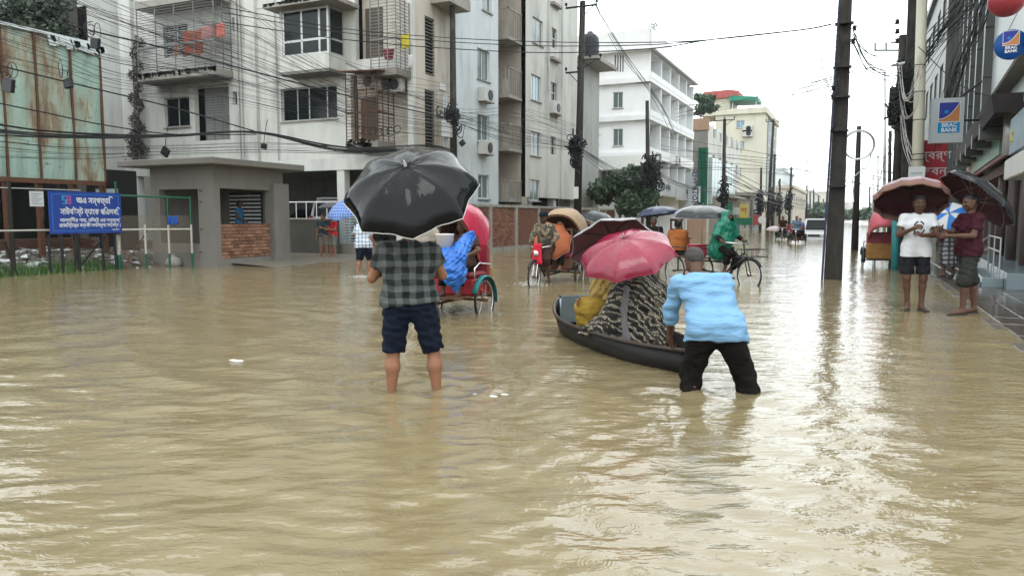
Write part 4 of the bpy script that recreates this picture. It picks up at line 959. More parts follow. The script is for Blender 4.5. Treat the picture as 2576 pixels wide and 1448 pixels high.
S.beam(cw(-.44, -.82, 1.6), cw(-.06, -.82, 1.6), .06); S.beam(cw(-.44, -.82, 1.35), cw(-.06, -.82, 1.35), .05); S.prism([cw(-.45, -.82, 1.12), cw(-.05, -.82, 1.12), cw(-.05, -.45, 1.12), cw(-.45, -.45, 1.12)], (0, 0, .03))
t = thing('wooden_chair', 'brown wooden chair carried on the back of the cart', 'chair', cw(-.25, -.65, .72)); S.build('chair_frame', 'wood', t)
# others along the street
def standing(label, u, v, z, rz, H, d=None, **kw):
    p = G(u, v, z) if d is None else P(u, v, d); return person(label, (p.x, p.y, z), rz, H=H, **kw)
CHK = plaid('white shirt with blue check', (.60, .62, .65), (.30, .36, .45), (.06, .10, .20), 9.5, 1, 1, .32)
walkJ = dict(knR=(.11, .14, .50), anR=(.11, .02, .12), toR=(.12, .16, .05), knL=(-.11, -.02, .48), anL=(-.11, -.16, .12), toL=(-.12, -.02, .03), wrR=(.27, .14, .88), elL=(-.28, .06, 1.16), wrL=(-.22, .26, 1.24))
standing('person wading in a white and blue checked shirt left of the black umbrella', 916, 700, -.2, R(10), 1.78, J=walkJ, top=dict(mat=CHK, sleeve=.75, hem=.83, g=.038, wr=.008), bottom=dict(mat=NAVY, leg=.95, g=.03, r1=.035, name='shorts'), res=.014, build=1.08)
BCK = plaid('blue checked umbrella cloth', (.06, .11, .28), (.14, .21, .42), (.30, .36, .5), 14, 1, 1, .3)
umbrella('blue checked umbrella showing left of the black one', P(876, 527, 18.6), lean(876, 527, 62, 25), .55, .22, 8, BCK, BCK, None, spin=5, shaft=.6)
DKT = cloth('dark teal T-shirt', (.025, .045, .06)); REDT = cloth('red T-shirt', (.50, .02, .035)); CAM2 = M('camouflage shorts', (.16, .14, .11), .8, .6, 14, local=True); STR = fold_mat('striped shorts cloth', (.05, .06, .05), (.35, .36, .30), 9, 2, 'D')
hold = dict(elR=(.24, .08, 1.14), wrR=(.08, .26, 1.22), elL=(-.24, .08, 1.14), wrL=(-.05, .28, 1.14))
standing('person in dark teal T-shirt standing in the drive by the slatted gate', 815, 651, -.02, R(200), 1.66, J=dict(elL=(-.24, .08, 1.14), wrL=(-.05, .28, 1.18)), top=dict(mat=DKT, sleeve=.55, hem=.86), bottom=dict(mat=CAM2, leg=.9, g=.03, r1=.03, name='shorts'), res=.016)
standing('person in red T-shirt and striped shorts standing in the drive', 838, 651, -.02, R(170), 1.62, J=hold, top=dict(mat=REDT, sleeve=.55, hem=.86), bottom=dict(mat=STR, leg=.9, g=.03, r1=.03, name='shorts'), res=.016)
umbrella('small grey umbrella over the two people in the drive', P(830, 522, 27.6), lean(830, 522, 84, 5), .42, .16, 8, M('grey umbrella cloth', (.10, .10, .11), .5, .2, 4, local=True), MAR_IN, None, shaft=.7)
BLUT = cloth('bright blue T-shirt', (.03, .17, .34))
q = on(603, 540, 0, -19.1)
person('person in a bright blue T-shirt standing inside the guard booth', (q.x, q.y, .42), R(-62), dict(elL=(-.34, -.02, 1.14), wrL=(-.17, .06, 1.0), elR=(.28, .0, 1.12), wrR=(.2, .2, 1.0)), H=1.68, top=dict(mat=BLUT, sleeve=.5, hem=.9), bottom=dict(mat=BLKC, leg=1.9), res=.015, skin='skin_d')
standing('person in a dark jacket under the navy umbrella behind the boat', 1642, 700, -.2, R(195), 1.72, J=hold, top=dict(mat=BLKC, sleeve=1.8, hem=.8, g=.03), bottom=dict(mat=BLKC, leg=1.9), res=.016, skin='skin_d', build=1.08)
umbrella('wet navy umbrella held by the person in the dark jacket', P(1654, 541, 19.3), lean(1654, 541, 88, 5), .55, .22, 8, M('wet navy umbrella cloth', (.012, .025, .06), .3, .3, 4, bump=.4, bs=8, spec=.4, coat=0, local=True), UB_IN, None, spin=8, shaft=.75)
t, Jb = standing('person with a turquoise cap and dark clothes wading beyond the tan-hooded rickshaw', 1468, 684, -.2, R(185), 1.78, J=hold, top=dict(mat=BLKC, sleeve=1.7, hem=.85), bottom=dict(mat=BLKC, leg=1.6), res=.016, hair=None, skin='skin_d')
hd = Jb['head']; MB().lathe([(.11, -.02), (.125, .03), (.10, .10), (.05, .14), (0, .145)], 16, (hd[0], hd[1], hd[2]+.03)).build('cap', M('turquoise cap', (.03, .30, .42), .4, .15, 12, bump=.6, bs=20), t, True, True)
umbrella('black umbrella beside the person with the turquoise cap', P(1502, 553, 21.2), lean(1502, 553, 74, -14), .50, .24, 8, DG, UB_IN, WHT, spin=14, shaft=.7)
WTS = M('white T-shirt cloth', (.62, .63, .65), .8, .06, 6, bump=.4, bs=8, bd=.02, local=True)
t, Jt = standing('person in white T-shirt and black shorts under a maroon umbrella on the kerb', 2297, 780, .0, R(186), 1.86, J=dict(elR=(.25, .05, 1.12), wrR=(.09, .26, 1.22), elL=(-.25, .08, 1.12), wrL=(-.02, .27, 1.12), knR=(.11, .02, .48), anR=(.08, -.02, .085), toR=(.11, .14, .03), anL=(-.1, .01, .085), head=(-.01, .03, 1.575)),
    top=dict(mat=WTS, sleeve=.55, sr=.030, hem=.80, g=.024, wr=.005), bottom=dict(mat=cloth('black sport shorts', (.012, .012, .016)), leg=.85, g=.008, r0=.016, r1=.032, name='shorts'), res=.012, hairstyle='thick', feet='sandal', skin='skin_d', build=.88, hand_opts=dict(R=dict(d=(-.7, .5, .3), curl=1.1), L=dict(d=(.7, .5, .3), curl=1.1)))
dk = M('black print', (.02, .02, .022), .7, 0, bump=0)
ringp = MB()
for a0, a1 in ((20, 80), (100, 150), (190, 250), (270, 340)):
    ringp.tube([(.075*math.cos(R(a)), 0, .105*math.sin(R(a))) for a in np.linspace(a0, a1, 6)], .012, 5)
rp = ringp.build('printed_ring', dk, t, local=True)
bm_v = rp.data.vertices
for v_ in bm_v: v_.co = Vector((v_.co.x, .175+v_.co.y*.35, v_.co.z+1.34))
MRU = M('maroon umbrella cloth', (.048, .006, .013), .45, .2, 4, bump=.3, bs=8, local=True)
TART = plaid('tartan frill', (.30, .13, .10), (.02, .015, .02), (.45, .38, .30), 30, 1, 1, .35)
umbrella('maroon umbrella with pale top and tartan frill above the white T-shirt', P(2291, 500, 12.4), lean(2291, 503, 119, 3), .58, .22, 12, M('pinkish silver cloth', (.30, .22, .235), .4, .2, 4, bump=.3, bs=8, local=True), MRU, None, spin=8, shaft=.62, frill=TART, ribm='black')
POLO = cloth('maroon polo cloth', (.04, .007, .013)); OLV = cloth('olive cargo cloth', (.026, .027, .022))
standing('person in maroon polo and rolled olive trousers on the wet pavement', 2428, 790, .0, R(118), 1.86, J=dict(elR=(.22, .12, 1.14), wrR=(.10, .34, 1.2), elL=(-.22, .10, 1.12), wrL=(-.05, .34, 1.12), knR=(.11, -.14, .48), anR=(.11, -.20, .085), toR=(.13, -.04, .03), knL=(-.11, .12, .48), anL=(-.11, .12, .085), toL=(-.13, .28, .03)),
    top=dict(mat=POLO, sleeve=.65, sr=.028, hem=.84, g=.026, wr=.009), bottom=dict(mat=OLV, leg=1.12, g=.008, r0=.024, r1=.04, name='rolled_trousers', wr=.006), res=.012, feet='sandal', skin='skin_d', build=.95)
umbrella('black umbrella tilted to the right over the person in the maroon polo', P(2455, 503, 12.0), lean(2452, 500, 80, -46), .66, .27, 8, UB, M('dark maroon lining', (.05, .012, .016), .7, .2, 4), None, spin=12, shaft=.6)
LUN = plaid('checked lungi cloth', (.25, .25, .26), (.05, .05, .055), (.02, .02, .02), 9, 1, 1, .4)
standing('person in a checked lungi walking away behind the blue and white umbrella', 2384, 697, .03, R(20), 1.74, J=dict(elR=(.22, .05, 1.14), wrR=(.1, .25, 1.25)), top=dict(mat=POLO, sleeve=.8, hem=.86), bottom=dict(mat=LUN, leg=1.0, skirt=True, hemz=.22, sk=.14, name='lungi'), res=.014, feet='sandal', skin='skin_d')
UBL = M('blue umbrella gore', (.02, .16, .50), .4, .1, 4, bump=.2, local=True); UWH = M('white umbrella gore', (.6, .6, .6), .5, .05, 4, bump=.2, local=True)
umbrella('blue and white panelled umbrella carried low behind the maroon polo', P(2390, 549, 18.6), lean(2390, 549, 42, 10), .50, .2, 8, UBL, UWH, None, spin=0, shaft=.5, m2=(UWH, (1, 3, 5, 7)))
# parked rickshaw by the teal post, and two far ones with riders
PNK = M('faded pink cover', (.50, .10, .13), .5, .25, 5, bump=.5, bs=8, local=True)
rickshaw('parked cycle rickshaw with a faded pink cover and brown back panel beside the teal post', (.62, 26.0, -.13), R(4), PNK, PNK, 'wood', 'black', hood_up=(-10, 60))
rickshaw('far cycle rickshaw carrying a pale umbrella on the left lane', (-4.6, 54.0, -.15), R(182), None, None, 'teal', 'black', hood_up=(-30, 40))
person('rider of the far rickshaw under the pale umbrella', (-4.6, 54.0, -.15), R(182), pull, H=1.7, top=dict(mat=BRN, sleeve=.7, hem=.95), bottom=dict(mat=BLKC, leg=1.2), res=.022, hands=True)
umbrella('pale pinkish umbrella on the far left-lane rickshaw', P(1949, 580, 50.5), lean(1949, 580, 82, -5), .6, .3, 8, M('pale umbrella cloth', (.5, .42, .42), .5, .1, 4, local=True), UWH, None, shaft=.6)
rickshaw('far cycle rickshaw with riders in blue ahead of the white car', (-3.3, 47.5, -.15), R(182), None, None, 'black', 'black')
BL2 = cloth('strong blue shirt', (.03, .09, .30))
person('rider in a pale blue shirt on the far rickshaw ahead of the white car', (-3.3, 47.5, -.15), R(182), pull, H=1.7, top=dict(mat=cloth('pale blue shirt', (.16, .25, .36)), sleeve=.9, hem=.95), bottom=dict(mat=BLKC, leg=1.3), res=.02)
person('passenger in a strong blue shirt on the far rickshaw ahead of the white car', (-3.15, 47.5, -.17), R(182), ride, H=1.68, top=dict(mat=BL2, sleeve=.9, hem=.9), bottom=dict(mat=BLKC, leg=1.6), res=.02)
# cars
def car(label, loc, rz, L=4.2, W=1.68, Hh=1.85, col=(.62, .63, .63), hood_l=.9, name='parked_car', bonnet_z=1.0, rack=False, win='glass'):
    t = thing(name, label, 'car', loc, rz)
    y0, y1 = -L/2, L/2; zb = .32
    prof = [(y0, zb), (y0-.0, .95), (y0+.12, 1.08), (y0+.25, Hh-.18), (y0+.5, Hh), (y1-hood_l-.75, Hh), (y1-hood_l, bonnet_z+.05), (y1-.12, bonnet_z-.12), (y1, .72), (y1, zb)]
    V = []; F = []; k = len(prof)
    for x, ins in ((-W/2+.06, 0), (-W/2, 1), (W/2, 1), (W/2-.06, 0)):
        for (y, z) in prof: tum = .14*max(0, (z-1.0)/(Hh-1.0)); V.append((x-math.copysign(tum, x), y*(.985 if not ins else 1), z))
    for r_ in range(3):
        for i in range(k): j = (i+1) % k; F.append((r_*k+i, r_*k+j, r_*k+k+j, r_*k+k+i))
    F.append(tuple(range(k-1, -1, -1))); F.append(tuple(3*k+i for i in range(k)))
    cm = M('car paint %.2f' % col[0], col, .25, .04, 2, bump=0, coat=.6)
    mesh_obj('body', V, F, cm, t, local=True)
    tw = W/2-.17
    a, b = (y1-hood_l-.04, bonnet_z+.10), (y1-hood_l-.70, Hh-.07)
    win2 = M('windscreen', (.006, .008, .008), .4, .2, 2, spec=.1, bump=0); MB().prism([(-W/2+.19, a[0]+.01, a[1]), (W/2-.19, a[0]+.01, a[1]), (tw-.07, b[0]+.01, b[1]-.06), (-tw+.07, b[0]+.01, b[1]-.06)], (0, .045, .055)).build('windscreen', win2, t, local=True)
    MB().prism([(-W/2+.2, y0+.12, 1.12), (W/2-.2, y0+.12, 1.12), (tw-.04, y0+.235, Hh-.2), (-tw+.04, y0+.235, Hh-.2)], (0, -.025, 0)).build('rear_window', win, t, local=True)
    for s in (-1, 1):
        for (ya, yb) in ((y0+.45, -.05), (.05, y1-hood_l-.45)):
            MB().prism([(s*(W/2-.012), ya, 1.08), (s*(W/2-.012), yb+.2*(yb > 0), 1.08), (s*(W/2-.125), yb-.12*(yb > 0), Hh-.16), (s*(W/2-.125), ya+.06, Hh-.16)], (s*.012, 0, 0)).build('side_window', win, t, local=True)
        for y in (y0+.75, y1-.75):
            w = MB().lathe([(.0, -.09), (.3, -.09), (.33, -.05), (.33, .05), (.3, .09), (0, .09)], 20, (s*(W/2-.06), y, .33), (1, 0, 0)).build('wheel', 'rubber', t, True, True)
            MB().lathe([(.0, .0), (.19, .0), (.2, .02), (0, .03)], 14, (s*(W/2+.03), y, .33), (s, 0, 0)).build('rim', CHROME, w, True, True)
        MB().rbox(s*(W/2-.42), s*(W/2-.08), y1-.06, y1+.025, .74, .90, .02).build('headlight', M('headlamp glass', (.6, .62, .62), .1, .1, 9, bump=0, spec=.9), t, local=True)
        MB().rbox(s*(W/2-.2), s*(W/2-.04), y0-.02, y0+.06, .85, 1.15, .02).build('tail_light', 'red', t, local=True)
        MB().rbox(s*(W/2+.02), s*(W/2+.18), y1-hood_l-.32, y1-hood_l-.22, 1.05, 1.2, .02).build('mirror', cm, t, local=True)
    MB().box(-.38, .38, y1-.02, y1+.012, .74, .88).build('front_grille', 'black', t, local=True)
    MB().rbox(-W/2+.02, W/2-.02, y1-.1, y1+.09, .38, .62, .04).build('bumper', cm, t, local=True)
    MB().box(-.25, .25, y1+.091, y1+.1, .44, .56).build('number_plate', 'alu_w', t, local=True)
    MB().rbox(-W/2+.02, W/2-.02, y0-.09, y0+.1, .38, .66, .04).build('bumper', 'black', t, local=True)
    if rack:
        for s in (-1, 1): MB().tube([(s*(tw-.1), y0+.6, Hh), (s*(tw-.1), y0+.65, Hh+.07), (s*(tw-.1), y1-hood_l-.9, Hh+.07), (s*(tw-.1), y1-hood_l-.85, Hh)], .018, 5).build('roof_rail', 'alu', t, local=True)
        MB().rbox(-.6, .6, y0+.2, y0+.4, Hh-.02, Hh+.05, .02).build('spoiler', cm, t, local=True)
car('white car driving towards the viewer far down the flooded street', (-2.6, 55, -.45), R(179), name='moving_car', Hh=1.9, bonnet_z=1.08, W=1.55, hood_l=.7)
q = on(830, 540, 1, 27.5)
car('white off-road car with roof rails parked nose-in under the carport', (q.x, 29.2, .45), R(4), L=4.4, W=1.8, Hh=1.9, hood_l=1.1, rack=True)
q = on(735, 540, 1, 28)
car('dark silver car parked deep in the shade of the carport', (q.x, 29.6, .45), R(180), L=4.3, W=1.7, Hh=1.5, col=(.12, .13, .13), hood_l=1.1, bonnet_z=.95)
# ------------------------------------------------------------------ buildings on the left
XS = -16.2          # street-side wall line of the apartment house
def grille(parent, name, x0, x1, y, z0, z1, axis='y', step=.115, posts=4, rail=None, m='galv'):
    m = M('grey grille paint', (.20, .205, .20), .6, .3, 5, grime=.6) if m == 'galv' else m
    """balcony security grille: posts and rail, each horizontal bar a piece of its own"""
    g = MB()
    def bx(mb, a0, a1, d, c0, c1):
        (mb.box(a0, a1, y-d, y+d, c0, c1) if axis == 'y' else mb.box(y-d, y+d, a0, a1, c0, c1))
    for i in range(posts+1):
        a = x0+(x1-x0)*i/posts; bx(g, a-.016, a+.016, .016, z0, z1)
    if rail: bx(g, x0-.02, x1+.02, .03, rail-.03, rail+.03)
    go = g.build(name, m, parent)
    n = int((z1-z0)/step); bar = None
    for i in range(n):
        z = z0+(i+.5)*(z1-z0)/n
        if bar is None:
            b = MB(); bx(b, x0, x1, .009, z-.011, z+.011); bar = b.build('grille_bar', m, go); zb = z
        else: inst(bar, go, Matrix.Translation((0, 0, z-zb)))
    return go
def apartment():
    t = thing('apartment_building', 'tall stained white apartment block with barred balconies and open carport behind the concrete booth', 'building', (-24, 30, 0))
    Y = 26.0; F = []
    # --- openings in the front wall (y = 26)
    lowwin = rect_y(414, 245, 477, 319, Y); louv = rect_y(490, 213, 577, 353, Y)
    s1 = rect_y(584, 44, 598, 79, Y); s2 = rect_y(585, 231, 600, 264, Y)
    bayhole = (-22.7, -19.9, 8.35, 11.3); low4 = rect_y(707, 218, 848, 302, Y)
    balc_in = rect_y(411, 64, 473, 142, Y+.0)
    doors = (-19.2, -16.45, 4.35, 7.3); doors2 = (-18.9, -16.45, 7.9, 10.9)
    w = MB()
    zt = 26.0; zg = 3.9
    wall_grid(w, -31.6, XS, zg, zt, [lowwin, louv, s1, s2, bayhole, low4, balc_in, doors2, doors], Y, Y+.25, 'y')
    w.build('front_wall', 'wall_w', t)
    # --- street-side wall (x = XS)
    side = []
    for (u0, v0, u1, v1) in ((1069, 45, 1094, 190), (1069, 228, 1094, 372), (1198, 126, 1229, 202), (1198, 290, 1228, 359), (1210, -30, 1234, 30), (1200, 440, 1228, 500)):
        side.append(rect_x(u0, v0, u1, v1, XS))
    w = MB(); wall_grid(w, Y+.26, 29.3, zg, zt, side, XS-.25, XS, 'x'); w.build('side_wall', 'wall_b', t)
    w = MB(); wall_grid(w, 29.3, 33.66, 1.0, zt, side, XS-.24, XS+.06, 'x'); w.build('stair_tower_wall', 'wall_lb', t)
    w = MB(); w.box(-30, XS-.3, 33.3, 33.6, 0, zt); w.build('rear_wall', 'wall_b', t)
    w = MB(); w.box(-45, -31.7, 27.2, 27.45, .0, zt); w.box(-31.7, -31.45, 26.1, 27.45, zg, zt); w.build('recessed_wall', 'wall_g', t)
    w = MB(); w.box(-45, XS-.3, Y+.3, 33.2, zt-.3, zt-.05); w.build('roof', 'conc_l', t)
    # pilasters, pipes, storey joints
    for (u0, u1) in ((315, 344), (628, 652)):
        a, b = on(u0, 250, 1, Y).x, on(u1, 250, 1, Y).x; MB().box(a, b, Y-.18, Y-.003, 0.2, zt).build('pilaster', 'wall_w', t)
    for u, r in ((603, .05), (612, .035), (700, .03)):
        x = on(u, 250, 1, Y).x; MB().cyl((x, Y-.09, .4), (x, Y-.09, zt), r).build('drain_pipe', M('pvc pipe', (.5, .5, .47), .5, .1, 4, grime=.6), t)
    for z in (7.35, 10.5): MB().box(-31.4, XS-.02, Y-.022, Y-.001, z, z+.05).build('string_course', 'wall_w', t)
    # dark rooms behind the glass so that openings have depth
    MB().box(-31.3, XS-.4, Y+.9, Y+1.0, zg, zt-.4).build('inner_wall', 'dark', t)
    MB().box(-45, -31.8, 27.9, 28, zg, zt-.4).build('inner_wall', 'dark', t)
    # windows of the front
    window(t, lowwin, Y, 'y', -1, 2, gl='glass'); window(t, low4, Y, 'y', -1, [.27, .48, .80], gl='glass')
    window(t, s1, Y, 'y', -1, 1, sill=False); window(t, s2, Y, 'y', -1, 1, sill=False)
    window(t, balc_in, Y, 'y', -1, 2, bars=14, sill=False)
    wdk = M('louvre slat', (.15, .145, .13), .6, .2, 6)
    # louvred loggia: recess with barred door
    a0, a1, z0, z1 = louv
    MB().box(a0, a1, Y+.62, Y+.7, z0, z1).build('loggia_back', 'wall_g', t)
    grille(t, 'loggia_grille', on(514, 280, 1, Y).x, a1, Y+.1, z0, z1-.5, posts=3, rail=z0+1.05)
    # left projecting balcony
    B0, B1, YB = on(345, 170, 1, 24.95).x, -25.5, 24.95
    zs = on(561, 178, 1, YB).z; 
    s = MB(); s.box(B0, B1, YB, Y-.002, zs-.1, zs+.18); so = s.build('balcony_slab', 'conc_l', t)
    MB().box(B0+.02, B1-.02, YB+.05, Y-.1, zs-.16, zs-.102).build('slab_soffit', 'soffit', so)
    up = on(561, -12, 1, YB).z
    MB().box(B0, B1, YB, Y-.002, up, up+.3).build('balcony_slab', 'conc_l', t)
    zr = on(561, 96, 1, YB).z
    grille(t, 'balcony_grille', B0+.05, B1-.03, YB+.04, zs+.19, up-.01, posts=4, rail=zr)
    grille(t, 'balcony_side_grille', YB+.06, Y-.05, B1-.04, zs+.19, up-.01, axis='x', posts=2, rail=zr)
    # mould fringe and hanging weeds on the slab edge
    g = MB()
    for i in range(150):
        x = B0+random.random()**1.3*(B1-B0); h = random.uniform(.03, .2) if random.random() < .5 else .04
        g.box(x, x+random.uniform(.03, .14), YB-.014, YB-.003, zs+.19-h, zs+.2+random.uniform(0, .05))
    tag(g.build('mould_crust', 'moss', so), kind='stuff')
    # bay window
    X0, X1 = on(705, 140, 1, 24.95).x, on(827, 140, 1, 24.95).x; YB2 = 24.95
    zb = on(825, 152, 1, YB2).z; zsill = on(825, 134, 1, YB2).z; ztop = on(700, 30, 1, YB2).z
    bay = MB().box(X0, X1, YB2, Y-.002, zb-.3, zsill).build('bay_sill', 'wall_w', t)
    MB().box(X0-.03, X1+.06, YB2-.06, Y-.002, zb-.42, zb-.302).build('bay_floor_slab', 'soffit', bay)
    MB().box(X0, X0+.12, YB2, Y-.002, zsill+.002, ztop).build('bay_pier', 'wall_w', t)
    c0 = on(662, 12, 1, 24.4).x
    MB().box(c0, X1+.75, 24.35, Y-.002, ztop+.0, ztop+.16).build('sunshade_slab', 'conc_l', t)
    g = MB()
    for i in range(60):
        x = random.uniform(c0, c0+3.4); g.box(x, x+random.uniform(.03, .2), 24.336, 24.347, ztop+.16-random.uniform(.03, .12), ztop+.17)
    tag(g.build('mould_crust', 'moss', t), kind='stuff')
    window(t, (X0+.13, X1, zsill+.01, ztop-.01), YB2, 'y', -1, [.42, .80], rows=(.33,), sill=False, fw=.09, depth=.02)
    window(t, (YB2+.09, Y-.02, zsill+.01, ztop-.01), X1, 'x', 1, 1, rows=(.33,), sill=False, fw=.07, depth=.02)
    MB().box(X0+.2, X1-.2, Y-.1, Y-.02, zsill+.05, zsill+.5).build('indoor_clutter', 'soffit', t)
    # corner balconies, upper then lower
    for k, (ul, uc, vb, vt, yb, gm_) in enumerate(((930, 997, 168, -10, 24.95, 'galv'), (869, 950, 352, 178, 24.75, 'rustm'))):
        x0, x1 = on(ul, vb, 1, yb).x, on(uc, vb, 1, yb).x; z0 = on(uc, vb, 1, yb).z; z1 = on(uc, vt, 1, yb).z
        s = MB().box(x0, x1, yb, Y-.002, z0-.28, z0).build('balcony_slab', M('stained slab', (.24, .22, .19), .9, .3, 3, grime=1, bump=.4), t)
        s2_ = MB().box(XS+.003, x1, Y, Y+.9, z0-.28, z0-.002).build('balcony_slab', MATS['stained slab'], t) if x1 > XS else None
        grille(t, 'balcony_grille', x0+.03, x1-.03, yb+.04, z0+.01, z1, posts=3, rail=z0+1.1, m=gm_, step=.12)
        grille(t, 'balcony_side_grille', yb+.06, Y-.04, x1-.04, z0+.01, z1, axis='x', posts=3, rail=z0+1.1, m=gm_, step=.12)
        if k == 1:
            MB().prism([(x0-.1, yb-.35, z1+.02), (x1+.25, yb-.35, z1-.06), (x1+.25, Y-.01, z1+.16), (x0-.1, Y-.01, z1+.2)], (0, 0, .04)).build('tin_canopy', 'rustm', t)
            for q, u in enumerate((918, 963, 985)):
                ac_unit(t, (on(u, 230+q*8, 1, 25.6).x, 25.95, on(u, 205+q*4, 1, 25.6).z), -1, 'y', 1.0)
            for i in range(7):
                c = (x0+.5+i*.28, yb+.35, z0+.10+random.uniform(0, .2)); a = random.uniform(0, 3)
                MB().tube([(c[0]+.16*math.cos(q*.6), c[1]+.05*math.sin(q*.6+a), c[2]+.2+.16*math.sin(q*.6)) for q in range(11)], .018, 5).build('cable_coil', 'cable', t)
            g = MB()
            for i in range(60): g.box(*(lambda x: (x, x+.12))(random.uniform(x0, x1-.2)), yb-.012, yb-.002, *(lambda z: (z, z+random.uniform(.03, .12)))(z0-.3+random.uniform(0, .3)))
            tag(g.build('mould_crust', 'moss', t), kind='stuff')
        else: upx0, upx1, upz = x0, x1, z0
    dd = M('brown door leaf', (.10, .075, .055), .6, .2, 5)
    for (a, b, z0, z1) in (doors, doors2):
        MB().box(a, b, Y+.5, Y+.56, z0, z1).build('loggia_back', 'wall_b', t)
        MB().box(a+.2, a+1.0, Y+.42, Y+.49, z0, z0+2.1).build('door', dd, t)
        window(t, (a+1.4, b-.2, z0+.2, z0+2.2), Y+.5, 'y', -1, 2, sill=False, depth=.02, bars=12)
    # side-wall windows, louvred vents, units, small balcony over the corner
    for i, r in enumerate(side):
        if i < 2:
            f = MB().box(XS-.2, XS-.14, r[0], r[1], r[2], r[3]).build('louvre_panel', 'dark', t); b = None
            n = int((r[3]-r[2])/.13)
            for k in range(n):
                z = r[2]+(k+.5)*(r[3]-r[2])/n
                if b is None: b = MB().box(XS-.1, XS-.04, r[0], r[1], z-.012, z+.03).build('louvre_slat', wdk, f); zb = z
                else: inst(b, f, Matrix.Translation((0, 0, z-zb)))
        else: window(t, r, XS+.06 if i > 1 else XS, 'x', 1, 2, gl='glass_g', fr='alu_w', depth=.1)
    for (u, v) in ((1214, 240), (1213, 372)):
        p = on(u, v, 0, XS+.06); ac_unit(t, (XS+.07, p.y, p.z), 1, 'x', 1.15)
    p = on(1100, 12, 0, XS); MB().box(XS+.002, XS+.9, 27.4, 29.2, p.z-.1, p.z+.35).build('canopy_slab', 'conc_l', t)
    for i, (u, v) in enumerate(((1112, 218),)):
        p = on(u, v, 0, XS); MB().box(XS+.002, XS+.03, p.y-.25, p.y+.25, p.z-.15, p.z+.15).build('meter_panel', 'alu', t)
    # carport: floor, back wall, columns, beams, parapet wall with tube railing
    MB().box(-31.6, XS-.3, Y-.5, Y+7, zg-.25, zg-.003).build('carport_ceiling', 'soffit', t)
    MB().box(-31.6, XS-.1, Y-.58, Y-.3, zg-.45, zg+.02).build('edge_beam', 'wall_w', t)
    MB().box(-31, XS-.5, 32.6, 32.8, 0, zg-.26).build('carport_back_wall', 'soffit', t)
    MB().box(-31.6, XS-.3, 24.9, 33, -.4, .45).build('carport_floor', 'conc', t)
    for u in (330, 345, 470, 862, 1010): 
        x = on(u, 450, 1, 25.6).x; MB().rbox(x-.19, x+.19, 25.45, 25.85, .3, zg-.452, .02).build('column', 'wall_w', t)
    for y in (29, 32): MB().rbox(XS-.5, XS-.1, y, y+.4, .1, zg, .02).build('column', 'wall_w', t)
    pw = MB().box(on(722, 590, 1, 24.6).x, on(850, 590, 1, 24.6).x, 24.5, 24.7, -.2, on(790, 552, 1, 24.6).z).build('parapet_wall', M('mossy low wall', (.075, .072, .058), .8, .4, 3, grime=.7, bump=.4), t)
    zr = on(790, 508, 1, 24.6).z; xa, xb = on(722, 590, 1, 24.6).x, on(850, 590, 1, 24.6).x; zl = on(790, 552, 1, 24.6).z
    r = MB().cyl((xa, 24.6, zr), (xb, 24.6, zr), .025)
    for i in range(6): x = xa+(xb-xa)*i/5; r.cyl((x, 24.6, zl), (x, 24.6, zr), .02)
    r.build('tube_railing', 'alu_w', t)
    MB().box(xa, xb, 24.46, 24.74, zl, zl+.06).build('coping', 'conc_l', t)
    return t
apartment()
# laundry and things hung on the balconies
def hang(name, label, u0, v0, u1, v1, y, col, cat='laundry', seed=0):
    x0, x1, z0, z1 = rect_y(u0, v0, u1, v1, y); n = 14; k = 8; V = []; F = []
    for s_ in (0, 1):
        for j in range(k+1):
            for i in range(n+1):
                a = i/n; V.append((x0+(x1-x0)*a, y+.05*math.sin(a*14+seed+j*.4)*(j/k)+s_*.012, z1-(z1-z0)*j/k*(1+.06*math.sin(a*9+seed))-.04*math.sin(a*math.pi)*(1-j/k)))
    w = n+1; o = w*(k+1)
    for j in range(k):
        for i in range(n):
            q = j*w+i; F.append((q, q+w, q+w+1, q+1)); F.append((o+q, o+q+1, o+q+w+1, o+q+w))
    per = [i for i in range(w)]+[j*w+n for j in range(1, k+1)]+[k*w+i for i in range(n-1, -1, -1)]+[j*w for j in range(k-1, 0, -1)]
    for a, b in zip(per, per[1:]+per[:1]): F.append((a, b, o+b, o+a))
    return tag(mesh_obj(name, V, F, cloth('cloth '+name+str(seed), col), smooth=True), label, cat)
hang('bed_sheet', 'rust-orange sheet drying over the rail of the upper left balcony', 460, 76, 512, 138, 25.2, (.42, .10, .05), seed=1)
hang('towel', 'salmon pink towel hung between the orange sheet and the balcony corner', 507, 64, 536, 98, 25.15, (.55, .27, .25), seed=2)
hang('blanket', 'coral blanket hung at the right end of the upper left balcony', 534, 58, 565, 94, 25.1, (.50, .16, .13), seed=3)
hang('hand_towel', 'small peach towel hanging below the balcony rail beside the orange sheet', 434, 104, 449, 140, 25.05, (.55, .27, .18), seed=4)
hang('shirt_on_line', 'yellow-green cloth hanging on the corner balcony', 1008, 85, 1029, 122, 25.3, (.52, .45, .06), seed=5)
hang('striped_cloth', 'white striped cloth at the foot of the corner balcony', 1026, 136, 1038, 170, 25.4, (.6, .55, .55), seed=6)
b = MB().lathe([(.16, 0), (.22, .36), (.24, .37), (.2, .36), (.15, .02)], 16, on(978, 150, 1, 25.3))
tag(b.build('bucket', M('red plastic', (.5, .06, .09), .4, .1, 3), smooth=True), 'red plastic bucket on the floor of the corner balcony', 'bucket')
